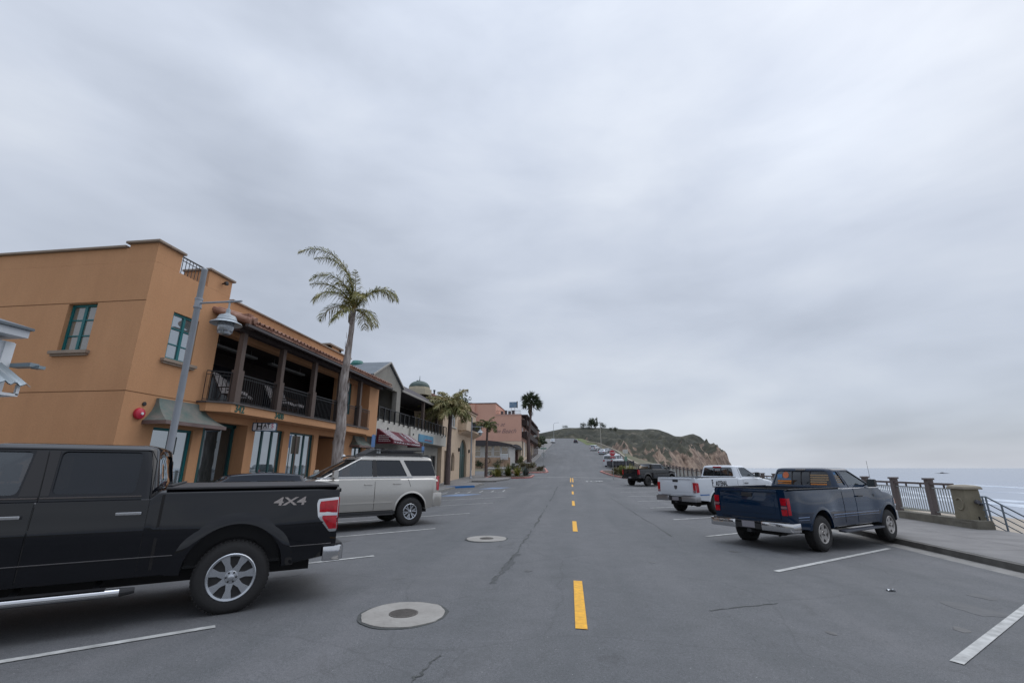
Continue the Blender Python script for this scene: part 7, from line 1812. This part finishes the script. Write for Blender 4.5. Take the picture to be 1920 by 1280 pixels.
def other_signs():
    x, y = 6.35, 56; z = gz(x, y); t = thing('road_sign', 'small white sign above a green street name plate, right of the STOP sign', 'sign', (x, y, z))
    b = MB(); b.tube([(0, .03, -.1), (0, .03, 3.4)], .03, 8); b.build('post', POSTM, t); b = MB(); b.box(-.3, -.01, 2.95, .3, 0, 3.4); b.build('sign_plate', mat('sign_offwhite', (.5, .5, .46), .6), t); b = MB(); b.box(-.16, -.01, 2.1, .16, 0, 2.6); b.build('name_plate', mat('sign_green', (.14, .26, .20), .6), t)
    x, y = -3.7, 64.5; z = gz(x, y) + .14; t = thing('stop_sign', 'bare metal back of a STOP sign with green name plate at the left corner', 'sign', (x, y, z))
    b = MB(); b.tube([(0, -.03, -.1), (0, -.03, 3.5)], .03, 8); b.build('post', POSTM, t); b = MB(); b.prism(octo(.37), 0, .012, 'y', Matrix.Translation((0, 0, 2.4))); b.build('sign_plate', mat('bare_metal', (.42, .44, .44), .5, metal=.5), t); b = MB(); b.box(-.4, -.01, 3.15, .4, .01, 3.35); b.build('name_plate', MATS['sign_green'], t)
    for x, y, lab in ((-10.3, 23.4, 'blue disabled parking sign on a pole just past the tall palm'), (-10.3, 31.8, 'blue disabled parking sign on a pole below the blue shop sign')):
        t = thing('parking_sign', lab, 'sign', (x, y, gz(x, y) + .15), R(25), 'blue disabled parking signs'); b = MB(); b.tube([(0, 0, -.1), (0, 0, 3.3)], .025, 8); b.build('post', POSTM, t); b = MB(); b.box(-.09, -.02, 2.62, .09, -.03, 3.25 if y < 30 else 3.0); b.build('sign_plate', mat('sign_blue', (.16, .30, .58), .5), t)
    t = thing('street_sign', 'brown-backed street sign on a pole before the shop windows', 'sign', (-10.1, 16.15, .05), R(60)); b = MB(); b.tube([(0, 0, -.1), (0, 0, 2.7)], .028, 8); b.build('post', BROWN, t); b = MB(); b.box(-.15, .03, 2.05, .15, .042, 2.7); b.build('sign_plate', mat('sign_back', (.07, .06, .045), .7), t)
    x, y = 10.9, 170; z = 8.5; t = thing('utility_pole', 'tall pale utility pole with a crossarm beside the upper road', 'pole', (x, y, z)); b = MB(); b.tube([(0, 0, -1), (0, 0, 9.4)], [.16, .11], 8); b.build('mast', mat('pole_pale', (.36, .34, .30), .8), t); b = MB(); b.bar((-1.1, 0, 8.9), (1.1, 0, 8.9), .12); b.build('crossarm', TRUNKD, t)
    x, y = -8.4, 240; t = thing('street_lamp', 'thin tall street lamp with a curved arm at the top of the road', 'street lamp', (x, y, gz(x + 1.4, y))); b = MB(); b.tube([(0, 0, -.3), (0, 0, 9.2), (.5, 0, 9.9), (2.2, 0, 10.1)], [.11, .09, .06, .05], 8); b.build('pole', POSTM, t); b = MB(); b.box(2.1, -.12, 10.0, 2.8, .12, 10.15); b.build('lamp_head', POSTM, t)
    x, y = -14.0, 104; 
other_signs()
# pale guard wall along the bluff edge
b = MB(); pts = []
for k in range(46):
    y = 84 + k * 3.6; xx = lerp(11.6, 13.4, sstep(90, 150, y)) - (lerp(0, 3.5, sstep(210, 250, y))) ; pts.append((xx + rcx(y), y, gz(xx + rcx(y), y)))
for p, q in zip(pts, pts[1:]): b.bar((p[0], p[1], p[2] + .25), (q[0], q[1], q[2] + .25), .25, 1.0)
o = b.build('guard_wall', mat('guard_pale', (.34, .30, .24), .9, var=.15)); tag(o, 'long low pale guard wall along the seaward edge of the hill road', 'wall')
# verge
b = MB(); b.grid(lambda y, x: (x + rcx(y), y, terr(x + rcx(y), y) + .10), [205 + 7 * i for i in range(22)], [7.8, 10, 12.3]); tag(b.build('verge', mat('verge_grass', (.09, .11, .03), .9, var=.2), smooth=60), kind='structure')

# ------------------------------------------------------------------ distant vehicles on the hill
def small_car(label, x, y, hd, paint, kind='car', group='vehicles parked up the hill'):
    base = dict(name='parked_car', paint=paint, W=1.8, tr=.32, tw=.2, rr=.2, rim='five', lip=0, rocker=.30, rearbot=.34, chassis=(.22, .38), cabr=.12, mirror=None, edge=.06, rearround=.12)
    if kind == 'car': base.update(wb=2.7, ro=1.0, fo=.9, bz=.95, H=1.45, cab=(-.55, 2.3), roof=(.1, 1.5), hz=(.96, .78), hw=(.82, .58), side_windows=[[(-.2, 1.0), (.85, 1.0), (.85, 1.34), (.3, 1.34)], [(.95, 1.0), (2.0, 1.0), (1.45, 1.34), (.95, 1.34)]], rear_window=(1.0, 1.34, .8), glass=TINT)
    if kind == 'suv': base.update(name='parked_suv', W=1.95, wb=2.85, ro=.95, fo=.9, bz=1.15, H=1.8, tr=.38, cab=(-.92, 2.6), roof=(-.65, 1.6), hz=(1.15, 1.0), hw=(.88, .7), side_windows=[[(-.7, 1.2), (.0, 1.2), (.1, 1.66), (-.5, 1.66)], [(.2, 1.2), (1.1, 1.2), (1.1, 1.66), (.2, 1.66)], [(1.2, 1.2), (2.3, 1.2), (1.7, 1.66), (1.2, 1.66)]], rear_window=(1.22, 1.66, .85), glass=TINT)
    if kind == 'van': base.update(name='parked_van', W=2.0, wb=3.5, ro=1.1, fo=.8, bz=1.30, H=2.15, tr=.38, cab=(-1.08, 3.55), roof=(-.95, 2.75), hz=(1.25, 1.05), hw=(.93, .82), side_windows=[[(-.8, 1.38), (.6, 1.38), (.6, 1.95), (-.8, 1.95)], [(.8, 1.38), (2.2, 1.38), (2.2, 1.95), (.8, 1.95)], [(2.35, 1.38), (3.2, 1.38), (2.85, 1.95), (2.35, 1.95)]], rear_window=(1.40, 1.95, .85), glass=TINT)
    base['extra'] = lambda root, S: (S['_f']['rearpatch']([(.55, S['bz'] - .03), (S['W'] / 2 - .12, S['bz'] - .03), (S['W'] / 2 - .12, S['bz'] - .3), (.62, S['bz'] - .28)], .012, TAIL, 'tail_lamp'), common_front(root, S))
    t = make_vehicle(base, label, 'van' if kind == 'van' else 'car', (x, y, gz(x, y)), hd, group)
    t.rotation_euler = (math.atan((gz(x, y + 1) - gz(x, y - 1)) / 2) * 1.0, 0, t.rotation_euler[2]) if abs(hd - 90) > 200 else t.rotation_euler
    sl = math.atan(zr(y + .5) - zr(y - .5)); t.rotation_euler = (Matrix.Rotation(sl, 4, 'X') @ Matrix.Rotation(R(hd), 4, 'Z')).to_euler()
    return t
WH2 = car_paint('white_car_paint2', (.55, .57, .60), metal=0.)
small_car('white van parked nose-out above the right island, nearest of the hill vehicles', 7.0, 86, 62, WH2, 'van'); small_car('white vehicle behind the nearest white van on the hill', 8.3, 99, 60, WH2, 'suv')
def trailer():
    x, y = 8.5, 82.5; t = thing('trailer', 'dark open utility trailer in front of the nearest white van', 'trailer', (x, y, gz(x, y)), R(15))
    b = MB(); b.box(-2.2, -.95, .5, 2.0, .95, .58); b.box(-2.2, -.95, .58, 2.0, -.90, 1.25); b.box(-2.2, .90, .58, 2.0, .95, 1.25); b.box(-2.2, -.9, .58, -2.15, .9, 1.25); b.build('tray', mat('trailer_dark', (.05, .05, .06), .6, var=.3), t)
    b = MB()
    for k in range(8): b.bar((-2.1 + k * .58, -.97, .55), (-2.1 + k * .58, -.97, 1.3), .05)
    b.bar((2.0, 0, .52), (3.2, 0, .50), .08); b.build('stakes', BLACKM, t)
    for s in (-1, 1): b = MB(); b.lathe([(.2, -.1), (.33, -.1), (.34, 0), (.33, .1), (.2, .1)], c=(0, s * 1.08, .34), n=18, axis='y'); b.build('wheel', RUBBER, t)
    b = MB(); b.box(-1.4, -.5, .58, .4, .5, 1.15); b.build('load', mat('load_red', (.16, .05, .05), .7, var=.5, vscale=4), t)
trailer()
small_car('pale grey car parked alone midway up the hill road', 8.4, 128, 70, car_paint('pale_grey_paint', (.42, .45, .50)), 'car'); small_car('dark car parked beside the pale grey car midway up the hill', 9.9, 134, 66, car_paint('dark_blue_paint2', (.03, .04, .06)), 'car')
small_car('white car parked above the pale grey car on the hill', 7.2, 150, 70, WH2, 'suv'); small_car('dark car parked highest on the seaward side of the hill', 2.6, 232, 85, car_paint('dark_blue_paint2', (.03, .04, .06)), 'suv')
small_car('white van standing at the left kerb near the top of the hill', -8.5, 232, 268, WH2, 'van'); 
# roof top of a dark van beyond the guard wall, right of the white work truck
